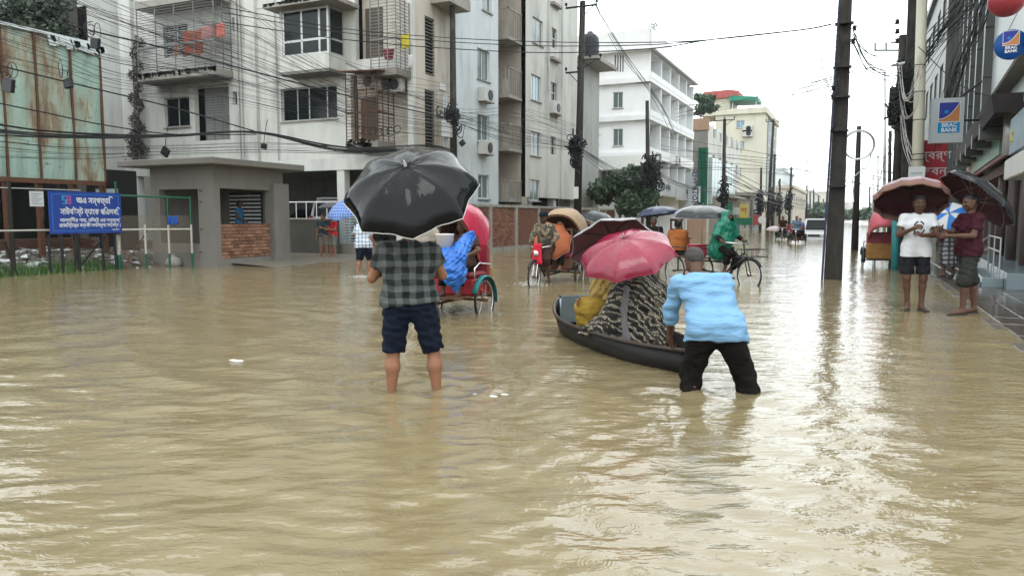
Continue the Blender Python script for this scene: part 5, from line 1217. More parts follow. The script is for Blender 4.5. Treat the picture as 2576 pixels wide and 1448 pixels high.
# second block beyond the first: stacked balconies in the gap, buff return wall, window strip
def second_block():
    t = thing('apartment_block', 'tall buff and white apartment block with small stacked balconies beyond the bluish tower', 'building', (-20, 41, 0))
    Y2 = 36.2; X2 = on(1322, 300, 1, Y2).x; zt = 26
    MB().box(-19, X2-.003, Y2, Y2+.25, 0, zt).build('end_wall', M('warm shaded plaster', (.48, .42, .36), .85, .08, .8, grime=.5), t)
    wins = [rect_x(1340, 48, 1366, 112, X2), rect_x(1336, 190, 1361, 254, X2), rect_x(1335, 332, 1360, 392, X2), rect_x(1340, -100, 1366, -30, X2), rect_x(1333, 452, 1358, 505, X2)]
    nar = [rect_x(1388, 72, 1401, 122, X2), rect_x(1386, 208, 1400, 257, X2), rect_x(1385, 344, 1398, 390, X2), rect_x(1388, -60, 1401, -10, X2)]
    ye = on(1451, 300, 0, X2).y
    w = MB(); wall_grid(w, Y2, ye, 2.6, zt, wins+nar, X2-.25, X2, 'x'); w.build('street_wall', 'wall_w', t)
    MB().box(-28, X2-.3, ye-.2, ye, 0, zt).build('rear_wall', 'wall_b', t)
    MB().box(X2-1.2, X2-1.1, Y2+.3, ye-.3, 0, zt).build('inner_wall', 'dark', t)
    for i, r in enumerate(wins): window(t, r, X2, 'x', 1, 3 if i == 1 else 2, gl='glass_g' if i != 1 else 'glass_b', fr='alu_w', depth=.08)
    for r in nar:
        window(t, r, X2, 'x', 1, 1, rows=(.5,), fr='alu_w', gl='glass', depth=.1, sill=False)
        MB().box(X2+.002, X2+.25, r[0]-.25, r[1]+.25, r[3]+1.15, r[3]+1.3).build('sunshade_slab', 'conc_l', t)
    for u in (1378, 1412):
        y = on(u, 300, 0, X2).y; MB().box(X2+.001, X2+.09, y-.06, y+.06, 2.6, zt).build('vertical_rib', 'wall_w', t)
    p = on(1388, 272, 0, X2); ac_unit(t, (X2, p.y, p.z), 1, 'x', 1.2)
    for k, (va, vb) in enumerate(((20, 92), (168, 238), (310, 372), (452, 500))):   # little balconies in the light well
        x0, x1 = -17.5, on(1281, (va+vb)/2, 1, 34.6).x
        z0, z1 = on(1266, vb, 1, 34.6).z, on(1266, va, 1, 34.6).z
        s = MB().box(x0, x1, 34.5, Y2-.003, z0-.15, z0).build('balcony_slab', 'conc_l', t)
        g = MB(); g.box(x0, x1, 34.5, 34.56, z1-.06, z1); g.box(x1-.06, x1, 34.5, Y2-.02, z1-.062, z1-.002)
        for i in range(9): x = x0+(x1-x0)*i/8; g.box(x, x+.035, 34.51, 34.55, z0, z1-.06)
        for i in range(8): y = 34.6+(Y2-34.7)*i/7; g.box(x1-.05, x1-.01, y, y+.035, z0, z1-.064)
        g.box(x0, x1, 34.53, 34.545, z0, z0+.75)
        g.build('balcony_railing', M('grimy railing', (.38, .35, .30), .8, .3, 3, grime=1, gs=(3, 3, .4), bump=.3), t)
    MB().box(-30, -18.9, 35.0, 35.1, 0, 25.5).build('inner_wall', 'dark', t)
    for y in (37, 40.5, 44): MB().box(X2-.5, X2-.12, y, y+.4, 0, 2.6).build('column', 'wall_w', t)
    MB().box(-26, X2-1.4, 39, 39.2, 0, 2.59).build('ground_floor_wall', 'soffit', t)
    return t
second_block()
# white clinic with deep balconies along the street
def white_block():
    t = thing('hospital_building', 'clean white five-storey building with rows of recessed balconies along the street', 'building', (-20, 65, 0))
    XW, Y0 = -15.0, 58.2
    Y1 = on(1750, 200, 0, XW).y-1; zs = [on(1635, v, 0, XW).z for v in (480, 386, 292, 196, 122)]
    XL = on(1440, 300, 1, Y0).x
    front = [rect_y(1542, 324, 1567, 367, Y0), rect_y(1542, 232, 1567, 272, Y0), rect_y(1466, 238, 1486, 284, Y0), rect_y(1475, 155, 1485, 192, Y0), rect_y(1464, 330, 1482, 372, Y0), rect_y(1512, 415, 1540, 458, Y0)]
    sl_ = [rect_y(1546+i*6.4, 138, 1549.5+i*6.4, 181, Y0) for i in range(4)]
    w = MB(); wall_grid(w, XL, XW-.02, 0, zs[4]+1.2, front+sl_, Y0, Y0+.25, 'y'); w.build('front_wall', 'clean_w', t)
    for r in front: window(t, r, Y0, 'y', -1, 2, gl='glass_g', fr='alu_w', depth=.08)
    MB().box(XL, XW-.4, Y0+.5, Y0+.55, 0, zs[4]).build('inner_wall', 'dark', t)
    # recessed street wall with its doors and windows
    XR = XW-1.15; yb = np.linspace(Y0+.3, Y1, 6); holes = []; hk = []
    for k in range(4):
        for j in range(5):
            a = yb[j]+1.0+(.4 if k % 2 else 0); hh = (a, a+.95, zs[k]+.25 if j % 2 else zs[k]+.9, zs[k]+2.15); holes.append(hh)
    w = MB(); wall_grid(w, Y0+.25, Y1, 0, zs[4], holes, XR-.2, XR, 'x'); w.build('recessed_wall', 'clean_w', t)
    for h_ in holes: window(t, h_, XR, 'x', 1, 2, gl='glass_g', fr='alu_w', depth=.06, sill=False)
    for k, z in enumerate(zs):
        h0, h1 = (.75, .28) if k < 4 else (1.35, .0)
        if k < 4: MB().box(XR+.002, XW+.15, Y0-.25, Y1, z-.3, z).build('floor_slab', 'clean_w', t)
        MB().box(XW+.05, XW+.17, Y0-.27, Y1+.02, z+.002 if k < 4 else z-.1, z+(.45 if k < 4 else 1.45)).build('balcony_parapet', 'clean_w', t)
        if k < 4: MB().box(XL-.2, XW+.04, Y0-.28, Y0-.003, z-.3, z+.1).build('floor_band', 'clean_w', t)
        for j in range(1, 6):
            if k < 4: MB().box(XR+.003, XW+.04, yb[j]-.1, yb[j]+.1, z+.004, zs[k+1]-.302).build('fin_wall', 'clean_w', t)
    z = zs[4]
    MB().box(XL-.3, XW+.45, Y0-.55, Y1+.6, z-.1, z+.1).build('roof_slab', 'clean_w', t)
    MB().box(XL-.3, XW+.04, Y0-.5, Y0-.38, z+.102, z+1.4).build('roof_parapet', 'clean_w', t)
    MB().box(XL, XW-.4, Y1, Y1+.2, 0, z-.1).build('rear_wall', 'clean_w', t)
    for (u, v) in ((1648, 390), (1698, 398)):
        p = on(u, v, 0, XW); ac_unit(t, (XW+.0, p.y, p.z-.2), 1, 'x', 1.3)
    # ground storey: lean-to canopy and shopfront wall with columns
    zc = on(1560, 398, 1, Y0-2.5).z
    MB().prism([(XL-1, Y0-3, zc-1.0), (XW+.9, Y0-3, zc-.9), (XW+.9, Y0-.3, zc+.25), (XL-1, Y0-.3, zc+.25)], (0, 0, .1)).build('lean_to_roof', M('pale tin sheet', (.5, .5, .46), .5, .1, 1, grime=.5, gs=(3, .5, 1)), t)
    return t
wb = white_block()
# roof tank on the block behind, seen over the white building
def tank():
    p = on(1490, 110, 1, 52); t = thing('rooftop_room', 'weathered rooftop stair room carrying a black water tank behind the near pole', 'building', (p.x, 52, 0))
    MB().box(p.x-2.6, p.x-.1, 50, 54, 0, p.z-1.6).build('stair_room_wall', 'wall_g', t)
    MB().box(p.x-2.8, p.x+1.2, 49.6, 54.2, p.z-1.6, p.z-1.35).build('roof_slab', 'conc_l', t)
    k = MB().lathe([(.62, 0), (.66, .1), (.62, .35), (.66, .5), (.62, .8), (.66, 1.0), (.62, 1.3), (.6, 1.55), (.35, 1.85), (.2, 1.9), (.2, 2.0), (0, 2.02)], 20, (p.x, 51.5, p.z-1.3))
    tag(k.build('water_tank', M('black water tank', (.03, .035, .04), .5, .2, 4), smooth=True), 'black ribbed plastic water tank standing on the roof behind the near pole', 'water tank')
tank()
# brown-and-green block, cream block with curtain glass, farther buildings
def plain_block(name, label, xs, y0, y1, xl, zt, fm, sm, rows=4, zf=3.0, win='glass', cols_side=5, parapet=.5, fcols=0, h0=3.2):
    t = thing(name, label, 'building', ((xs+xl)/2, y0, 0))
    H = []; V_ = []
    n = max(1, int((zt-h0)/zf)); dy = (y1-y0)/cols_side
    for k in range(n):
        for j in range(cols_side): H.append((y0+dy*(j+.28), y0+dy*(j+.72), h0+k*zf+.8, h0+k*zf+2.0))
    for k in range(n):
        for j in range(fcols): d = (xs-xl)/fcols; V_.append((xl+d*(j+.3), xl+d*(j+.7), h0+k*zf+.8, h0+k*zf+2.0))
    w = MB(); wall_grid(w, y0, y1, 0, zt, H, xs-.25, xs, 'x'); w.build('street_wall', sm, t)
    w = MB(); wall_grid(w, xl, xs-.26, 0, zt, V_, y0, y0+.25, 'y'); w.build('front_wall', fm, t)
    for r in H: window(t, r, xs, 'x', 1, 2, gl=win, fr='alu_w', depth=.08, sill=False)
    for r in V_: window(t, r, y0, 'y', -1, 2, gl=win, fr='alu_w', depth=.08, sill=False)
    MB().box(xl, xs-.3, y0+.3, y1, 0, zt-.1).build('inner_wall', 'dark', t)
    MB().box(xl-.2, xs+.25, y0-.25, y1+.2, zt, zt+parapet).build('parapet', sm, t)
    return t
def brown_block():
    y0 = 80; xs = on(1781, 320, 1, y0).x; xl = on(1720, 320, 1, y0).x; zt = on(1781, 300, 1, y0).z
    t = thing('netted_building', 'brown and white building hung with green construction netting', 'building', (xs-2, y0, 0))
    tan = M('tan plaster', (.38, .25, .17), .85, .15, 1, grime=.5)
    MB().box(xl, xs, y0, y0+.3, 0, zt-1.1).build('front_wall', tan, t)
    MB().box(xl-.2, xs+.1, y0-.3, y0+.3, zt-1.1, zt+.1).build('cornice', tan, t)
    MB().box(xl+.8, xs-.02, y0-.22, y0-.02, on(1760, 462, 1, y0).z, on(1760, 330, 1, y0).z).build('upper_screen', M('grey screen', (.22, .21, .19), .7, .4, 2), t)
    a, b = on(1757, 440, 1, y0).x, on(1781, 440, 1, y0).x; z0, z1 = on(1770, 530, 1, y0).z, on(1770, 372, 1, y0).z
    V = []; F = []; n = 26; k = 8
    for j in range(k+1):
        for i in range(n+1): V.append((a+(b-a)*i/n, y0-.35-.09*math.sin(i*1.7)-.05*math.sin(i*.6+j), z0+(z1-z0)*j/k))
    for j in range(k):
        for i in range(n): q = j*(n+1)+i; F.append((q, q+1, q+n+2, q+n+1))
    o = mesh_obj('scaffold_netting', V, F, M('green netting', (.02, .17, .10), .8, .2, 3, bump=.3), t)
    sm = o.modifiers.new('s', 'SOLIDIFY'); sm.thickness = .03
    ye = on(1861, 345, 0, xs).y; H = []
    for j in range(6):
        for k in range(3): H.append((y0+3+j*4.2, y0+4.6+j*4.2, 3.6+k*3.2, 5.0+k*3.2))
    w = MB(); wall_grid(w, y0+.31, min(ye, 110), 0, zt-.5, H, xs-.25, xs, 'x'); w.build('street_wall', 'wall_w', t)
    for r in H: window(t, r, xs, 'x', 1, 2, gl='glass_g', fr='alu_w', depth=.1, sill=False)
    gw = (y0+1, y0+16, 2.9, zt-3.8); MB().box(xs+.02, xs+.35, *gw).build('glass_front', M('milky curtain glass', (.42, .52, .52), .25, .15, .6, spec=.7), t)
    m_ = MB()
    for i in range(9): y = y0+1+i*15/8; m_.box(xs+.352, xs+.38, y-.04, y+.04, 2.9, zt-3.8)
    m_.build('mullions_frame', 'alu_w', t)
    return xs, y0
brown_block()
def cream_block():
    y0 = 108; xs = on(1923, 300, 1, y0).x; xl = on(1800, 300, 1, y0).x; zt = on(1923, 284, 1, y0).z; zp = on(1923, 270, 1, y0).z
    ye = on(1957, 300, 0, xs).y
    t = thing('office_building', 'tall cream building with a blue glass street front and red and green roof sheds', 'building', (xs-4, y0, 0))
    wr = [rect_y(1852, 303, 1873, 322, y0), rect_y(1861, 355, 1873, 374, y0)]
    w = MB(); wall_grid(w, xl, xs, 0, zt, wr, y0, y0+.3, 'y'); w.build('front_wall', 'cream', t)
    for r in wr: window(t, r, y0, 'y', -1, 2, gl='glass_b', fr='alu_w', depth=.08)
    MB().box(xl-.3, xs+.3, y0-.3, ye+.3, zt, zp).build('parapet', 'cream', t)
    MB().box(xs-.3, xs, y0+.31, y0+4, 0, zt-.01).build('street_wall', 'cream', t)
    MB().box(xs-.3, xs, ye-4, ye, 0, zt-.01).build('street_wall', 'cream', t)
    MB().box(xs-.3, xs-.2, y0+4, ye-4, 0, zt-.01).build('street_wall', 'cream', t)
    MB().box(xs-.19, xs+.12, y0+4.02, ye-4.02, 5, zt-.6).build('glass_front', 'glass_b', t)
    mm = MB()
    for i in range(9): y = y0+4.02+(ye-y0-8.1)*i/8; mm.box(xs+.122, xs+.2, y-.08, y+.08, 5, zt-.6)
    for i in range(7): z = 5+(zt-5.6)*i/6; mm.box(xs+.122, xs+.18, y0+4.02, ye-4.02, z-.06, z+.06)
    mm.build('mullion_frame', 'alu', t)
    for (u, v) in ((1881, 324), (1881, 336)): p = on(u, v, 1, y0); ac_unit(t, (p.x, y0, p.z), -1, 'y', 1.6)
    # sheds on the roof
    x0, x1 = on(1768, 240, 1, y0+3).x, on(1862, 240, 1, y0+3).x; z = on(1815, 250, 1, y0+3).z; z2 = on(1815, 231, 1, y0+3).z
    MB().box(x0, x1-1.2, y0+2, y0+9, zp-.5, z).build('roof_room', 'cream', t)
    MB().prism([(x0-.3, y0+1.6, z), (x1, y0+1.6, z), (x1, y0+1.6, z2-.25), (x1-1.2, y0+1.6, z2), (x0+.4, y0+1.6, z2-.1)], (0, 8, 0)).build('red_shed_roof', M('red roof tin', (.42, .10, .09), .6, .15, 2), t)
    x0, x1 = on(1838, 245, 1, y0+2).x, on(1908, 245, 1, y0+2).x
    MB().prism([(x0, y0+1, on(1838, 254, 1, y0+1).z), (x1, y0+1, on(1906, 252, 1, y0+1).z), (x1, y0+1, on(1906, 243, 1, y0+1).z), (x0, y0+1, on(1838, 240, 1, y0+1).z)], (0, 5, 0)).build('green_shed_roof', M('green roof tin', (.02, .24, .15), .5, .15, 2), t)
    for x in (x0+.3, x1-.3): MB().box(x, x+.12, y0+1.5, y0+1.62, zp, on(1880, 254, 1, y0+1).z).build('shed_post', 'alu_w', t)
    return t
cream_block()
def col_lab(i): return ['low', 'narrow', 'wide', 'tall'][i % 4]
specs = [  # name, label, u-left, u-corner, v-top, y0, depth, front, side
    ('flat_block', 'pale grey block just beyond the blue glass front', 1935, 1968, 428, 150, 26, 'wall_lb', 'wall_lb', 5),
    ('corner_house', 'weathered beige house with a flat projecting roof beside the street poles', 1905, 1996, 474, 128, 30, 'cream', 'wall_b', 5),
    ('distant_block', 'hazy white multi-storey block standing down the street', 1990, 2042, 482, 215, 50, 'wall_w', 'wall_w', 6),
    ('distant_house', 'hazy cream block at the far left end of the street', 2030, 2088, 484, 330, 60, 'cream', 'cream', 6),
    ('distant_row', 'faint low pale row beyond the last left poles', 2085, 2132, 512, 700, 90, 'wall_b', 'wall_b', 8),
    ('distant_mass', 'palest block where the street vanishes', 2100, 2150, 508, 950, 90, 'wall_w', 'wall_w', 8),
    ('distant_tower', 'faint grey block closing the left end of the street', 2060, 2118, 498, 480, 80, 'wall_b', 'wall_b', 6)]
for nm, lab, ul, uc, vt, y0, dp, fm, sm_, fc in specs:
    xs = on(uc, vt, 1, y0).x; xl = on(ul, vt, 1, y0).x-3; zt = on(uc, vt, 1, y0).z
    plain_block(nm, lab, xs, y0, y0+dp, xl, zt, fm, sm_, zf=3.2 if y0 < 200 else 4.5, fcols=fc, cols_side=6, win='glass_g')
# low shops between the poles on the left
def shop_row():
    y = 82; k = 0
    cols = [(.35, .33, .27), (.40, .36, .30), (.30, .31, .28), (.45, .42, .35), (.33, .28, .24)]
    labs = ['low grey shop with a raised shutter under the green sign', 'low buff shop beside the yellow sign board', 'dull green-grey shop beyond the yellow sign', 'cream shop with a deep canopy farther along the left kerb', 'brown shop next to the far left poles', 'grey shop past the brown one on the left kerb', 'last low buff shop before the far trees']
    for lab in labs:
        L = 9 if k < 4 else 16; xs = -12.9+.25*k; h = 3.6+.5*((k*7) % 3)
        t = thing('roadside_shop', lab, 'shop', (xs-2, y, 0), group='low shops along the left kerb')
        m = M('shop wall %d' % k, cols[k % 5], .85, .1, 1, grime=.5)
        w = MB(); hs = [(y+.5+j*L/3, y+L/3-.5+j*L/3, .25, 2.6) for j in range(3)]; wall_grid(w, y, y+L-.2, 0, h, hs, xs-.2, xs, 'x'); w.box(xs-4, xs-.21, y, y+.2, 0, h); w.build('wall', m, t)
        MB().box(xs-4, xs+1.0, y-.1, y+L-.15, h, h+.18).build('canopy', 'conc_l', t)
        MB().box(xs-1.6, xs-1.5, y+.3, y+L-.4, 0, h-.1).build('shop_interior', 'dark', t)
        for j, hh in enumerate(hs):
            if (j+k) % 2: MB().box(xs-.12, xs-.06, hh[0], hh[1], .25, 2.6).build('shutter', M('dull shutter', (.25, .27, .27), .5, .1, 2), t)
        y += L+.4; k += 1
shop_row()
# ------------------------------------------------------------------ left bank: hoarding, booth, sign, fence, rubble, brick wall
def hoarding():
    xb = -21.4; t = thing('sheet_metal_hoarding', 'tall hoarding of rusty sea-green metal sheets standing on dark posts behind the blue sign', 'hoarding', (xb, 12, 0))
    y1 = on(256, 300, 0, xb).y; zt1 = on(248, 118, 0, xb).z; zb = on(256, 456, 0, xb).z
    cuts = [on(u, 250, 0, xb).y for u in (-260, -60, 8, 92, 180, 254)]
    for i in range(5):
        a, b = cuts[i], cuts[i+1]; V = []; F = []; n = 8
        for s_ in (0, 1):
            for j in range(n+1):
                for k in range(n+1):
                    y = a+.02+(b-a-.04)*k/n; z = zb+(zt1-zb)*j/n
                    V.append((xb+.03*math.sin(k*1.3+i)*math.sin(j*.9+i*2)-s_*.02, y, z))
        w = n+1; o_ = w*w
        for j in range(n):
            for k in range(n): q = j*w+k; F.append((q, q+1, q+w+1, q+w)); F.append((o_+q, o_+q+w, o_+q+w+1, o_+q+1))
        mesh_obj('metal_sheet', V, F, 'rust_sheet', t)
        MB().box(xb+.03, xb+.055, b-.03, b+.03, zb, zt1).build('seam_strip', 'rustm', t)
        MB().box(xb-.2, xb-.06, b-.07, b+.07, -.2, zt1).build('post', 'rustm', t)
    MB().box(xb-.05, xb+.08, cuts[0], y1+.03, zt1, zt1+.08).build('top_flashing', M('bright flashing', (.62, .66, .66), .3, .2, 3, metal=.4), t)
    g = MB()
    for i in range(26):
        y = random.uniform(y1-1.7, y1); g.prism([(xb+.06, y, zt1), (xb+.06, y+.2, zt1), (xb+.06, y+.25, zt1-random.uniform(.1, .35)), (xb+.06, y+.05, zt1-random.uniform(.1, .3))], (.02+.01*(i % 3), 0, 0))
    tag(g.build('torn_flashing', MATS['bright flashing'], t), kind='stuff')
    MB().box(xb-.06, xb+.05, cuts[0], y1, zb-.14, zb-.005).build('bottom_rail', 'rustm', t)
hoarding()
def old_house():
    t = thing('old_house', 'dark overgrown old house with plants on its balcony seen over the hoarding', 'house', (-34, 20, 0))
    dk = M('mouldy plaster', (.10, .095, .08), .9, .5, 1.2, grime=1, bump=.5)
    w = MB(); hs = [rect_y(10, 92, 60, 130, 19.0), rect_y(108, 95, 130, 130, 19.0), rect_y(20, -30, 90, 20, 19.0)]
    x1 = on(158, 60, 1, 19.0).x; wall_grid(w, -44, x1, 0, 9.5, hs, 19, 19.25, 'y'); w.build('wall', dk, t)
    MB().box(x1-.25, x1, 19.26, 19.6, 0, 11).build('side_wall', dk, t)
    for r in hs: window(t, r, 19.0, 'y', -1, 3, fr='wood', gl='glass')
    z = on(80, 85, 1, 18).z
    MB().box(-44, x1+.1, 17.6, 18.99, z-.18, z).build('balcony_slab', dk, t)
    MB().box(-44, x1+.1, 17.6, 17.7, z+.001, z+.55).build('balcony_wall', dk, t)
    MB().box(-44, x1-.3, 20.1, 20.2, 0, 9.5).build('inner_wall', 'dark', t)
    MB().box(-44, x1+.2, 18.6, 19.7, 10.6, 10.8).build('roof_slab', dk, t)
    return x1, z
ox, oz = old_house()
def leaf_cloud(name, pts_r, n, size, cols, parent=None, label=None, cat=None, kind=None, leafshape=True, base=None, seed=0, flat=.5):
    """leaves spread through a set of blobs [(centre, (rx,ry,rz))] with gaps between clumps"""
    g = np.random.default_rng(seed); V = []; F = []
    tot = sum(r[0]*r[1]*r[2] for c, r in pts_r)
    objs = []
    for c, r in pts_r:
        k = max(4, int(n*r[0]*r[1]*r[2]/tot))
        for _ in range(k):
            d = g.normal(size=3); d /= np.linalg.norm(d); rad = g.uniform(.55, 1)**.6
            p = np.array(c)+d*rad*np.array(r)*(1+.25*math.sin(7*d[0]+5*d[2]+seed))
            a = g.normal(size=3); a /= np.linalg.norm(a); b = np.cross(a, g.normal(size=3)); b /= np.linalg.norm(b)
            s = size*g.uniform(.6, 1.4); o = len(V)
            V += [p-a*s, p+b*s*flat, p+a*s, p-b*s*flat+np.cross(a, b)*s*.2]; F += [(o, o+1, o+2), (o, o+2, o+3)]
    o = mesh_obj(name, V, F, cols, parent, base=base)
    return tag(o, label, cat, kind=kind)
def leafmat(name, a, b_):
    m, n, l, bs = nmat(name); v = coordn(n, l)
    c = mixc(n, l, ramp(n, l, noise(n, l, v, 3.5, 3), .35, .65), a, b_); c = mixc(n, l, math_(n, l, 'MULTIPLY', noise(n, l, v, 25, 1), .5), c, tuple(x*.4 for x in a))
    l.new(c, bs.inputs['Base Color']); bs.inputs['Roughness'].default_value = .45
    return m
LEAF = leafmat('wet green leaves', (.016, .045, .018), (.085, .15, .07)); LEAFD = leafmat('dark leaves', (.014, .03, .014), (.035, .06, .03)); GRASS = leafmat('grass blades', (.03, .09, .015), (.10, .17, .04))
def stems(t, pts, r=.02):
    b = MB()
    for p, q in pts: b.tube([p, Vector(p).lerp(Vector(q), .5)+Vector((random.uniform(-.1, .1), 0, .05)), q], [r, r*.8, r*.4], 5)
    return b.build('stem', 'wood', t)
for lab, u, v, rr in (('dark bushy plant trailing over the old house balcony', 40, 45, (1.6, .6, .8)), ('bushy potted plant at the right end of the old house balcony', 130, 50, (1.1, .6, 1.0))):
    p = on(u, v, 1, 17.6); t = thing('balcony_plant', lab, 'plant', (p.x, 17.75, oz), group='plants on the old house balcony')
    leaf_cloud('foliage', [((p.x+random.uniform(-1, 1)*rr[0]*.8, 17.7+random.uniform(-.3, .2), p.z+random.uniform(-.6, .7)*rr[2]), (rr[0]*.4, .35, rr[2]*.4)) for _ in range(9)], 1500, .09, LEAFD, t, seed=int(u))
    stems(t, [((p.x+q*.2, 17.75, oz), (p.x+q*.5, 17.7, p.z+.3)) for q in (-1, 0, 1)])
# climbing plant and mould down the corner pilaster of the apartment block
t = thing('climbing_plant', 'straggling dead creeper and dark growth down the corner pilaster of the apartment block', 'creeper', (on(345, 400, 1, 25.7).x, 25.7, 3.5))
bl = []
for i in range(40):
    v = 100+i*7.5; p = on(346+8*math.sin(i*.9), v, 1, 25.7); w = .28+.16*math.sin(i*.7) if i < 26 else .35+.1*(i-26)*.3
    bl.append(((p.x, 25.65, p.z), (w, .12, .2)))
leaf_cloud('foliage', bl, 2600, .06, leafmat('withered creeper', (.03, .027, .02), (.07, .06, .045)), t, seed=4)
stems(t, [(on(346, 420, 1, 25.75), on(348, 250, 1, 25.75)), (on(346, 250, 1, 25.75), on(342, 90, 1, 25.75))], .05)
# concrete guard booth
def booth():
    xl, xr, yf, yb = -20.75, -18.0, 17.4, 20.45
    t = thing('guard_booth', 'square grey concrete guard booth with flat roof slab and brick-filled window', 'booth', ((xl+xr)/2, (yf+yb)/2, 0))
    zt = on(550, 415, 1, yf).z
    door = rect_y(403, 476, 500, 612, yf); d = (door[0], door[1], door[2], door[3])
    win = rect_x(549, 476, 680, 648, xr); zbk = on(610, 563, 0, xr).z
    w = MB(); wall_grid(w, xl, xr, -.3, zt, [d], yf, yf+.22, 'y'); w.build('front_wall', 'conc', t)
    w = MB(); wall_grid(w, yf+.222, yb, -.3, zt, [win], xr-.22, xr, 'x'); w.build('side_wall', 'conc', t)
    bw = (yb+1, yb+2, 0, 1)
    w = MB(); wall_grid(w, yf+.222, yb, -.3, zt, [bw], xl, xl+.22, 'x'); w.build('back_wall', 'conc', t)
    w = MB(); wall_grid(w, xl+.222, xr-.222, -.3, zt, [], yb-.22, yb, 'y'); w.build('rear_wall', 'conc', t)
    a, b = on(698, 560, 0, xr+.0).y, on(722, 560, 0, xr).y
    MB().rbox(xr+.003, xr+.16, yb-.62, yb+.12, -.3, on(710, 463, 0, xr).z, .01).build('pilaster', 'conc', t)
    MB().rbox(xl-.75, xr+.55, yf-.6, yb+.5, zt+.003, zt+.2, .02).build('roof_slab', 'conc', t)
    MB().box(xl+.22, xr-.22, yf+.22, yb-.22, -.3, .05).build('floor_slab', 'conc', t)
    # brick infill, each brick a piece
    yy0, yy1 = win[0], win[1]; z0, z1 = win[2], zbk; rows = 10; hb = (z1-z0)/rows; br = None
    MB().box(xr-.19, xr-.07, yy0, yy1, z0, z1-.01).build('mortar_bed', 'mortar_d', t)
    L = .25; 
    for r_ in range(rows):
        y = yy0-(L/2 if r_ % 2 else 0)
        while y < yy1-.02:
            a = max(y+.006, yy0); b = min(y+L-.006, yy1)
            if b-a > .05:
                zc = z0+(r_+.5)*hb
                if br is None:
                    br = MB().rbox(-.06, .06, -.5, .5, -hb/2+.007, hb/2-.007, .006).build('brick', 'brick_o', t, local=True); o = br
                else: o = inst(br, t, Matrix.Identity(4))
                o.matrix_local = WM[t.name].inverted() @ (Matrix.Translation((xr-.075+random.uniform(-.02, .014), (a+b)/2, zc)) @ Matrix.Diagonal((1, b-a, 1, 1)))
            y += L
    # slatted grille on the rear wall
    gy = yb-.26; g0, g1 = on(578, 530, 1, gy).x, on(657, 530, 1, gy).x; gz0, gz1 = on(617, 572, 1, gy).z, on(617, 487, 1, gy).z
    MB().box(g0-.03, g1+.03, gy+.02, gy+.035, gz0-.03, gz1+.03).build('window_backing', 'dark', t)
    s0 = None; gr = MB()
    for x in (g0, g0+(g1-g0)*.62, g1): gr.box(x-.02, x+.02, gy-.01, gy+.018, gz0, gz1)
    gr = gr.build('window_grille', 'black', t)
    for i in range(9):
        z = gz0+.02+i*(gz1-gz0)/9
        if s0 is None: s0 = MB().box(g0, g1, gy-.02, gy-.011, z, z+.062).build('grille_slat', 'alu_w', gr); zz = z
        else: inst(s0, gr, Matrix.Translation((0, 0, z-zz)))
    for (u, v) in ((508, 480), (508, 508), (510, 576), (508, 634)):   # reinforcement stubs left in the corner
        p = on(u, v, 1, yf); MB().tube([(p.x, yf+.02, p.z), (p.x+.02, yf-.12, p.z+.02), (p.x+.1, yf-.16, p.z-.05)], .012, 5).build('rebar_stub', 'rustm', t)
booth()
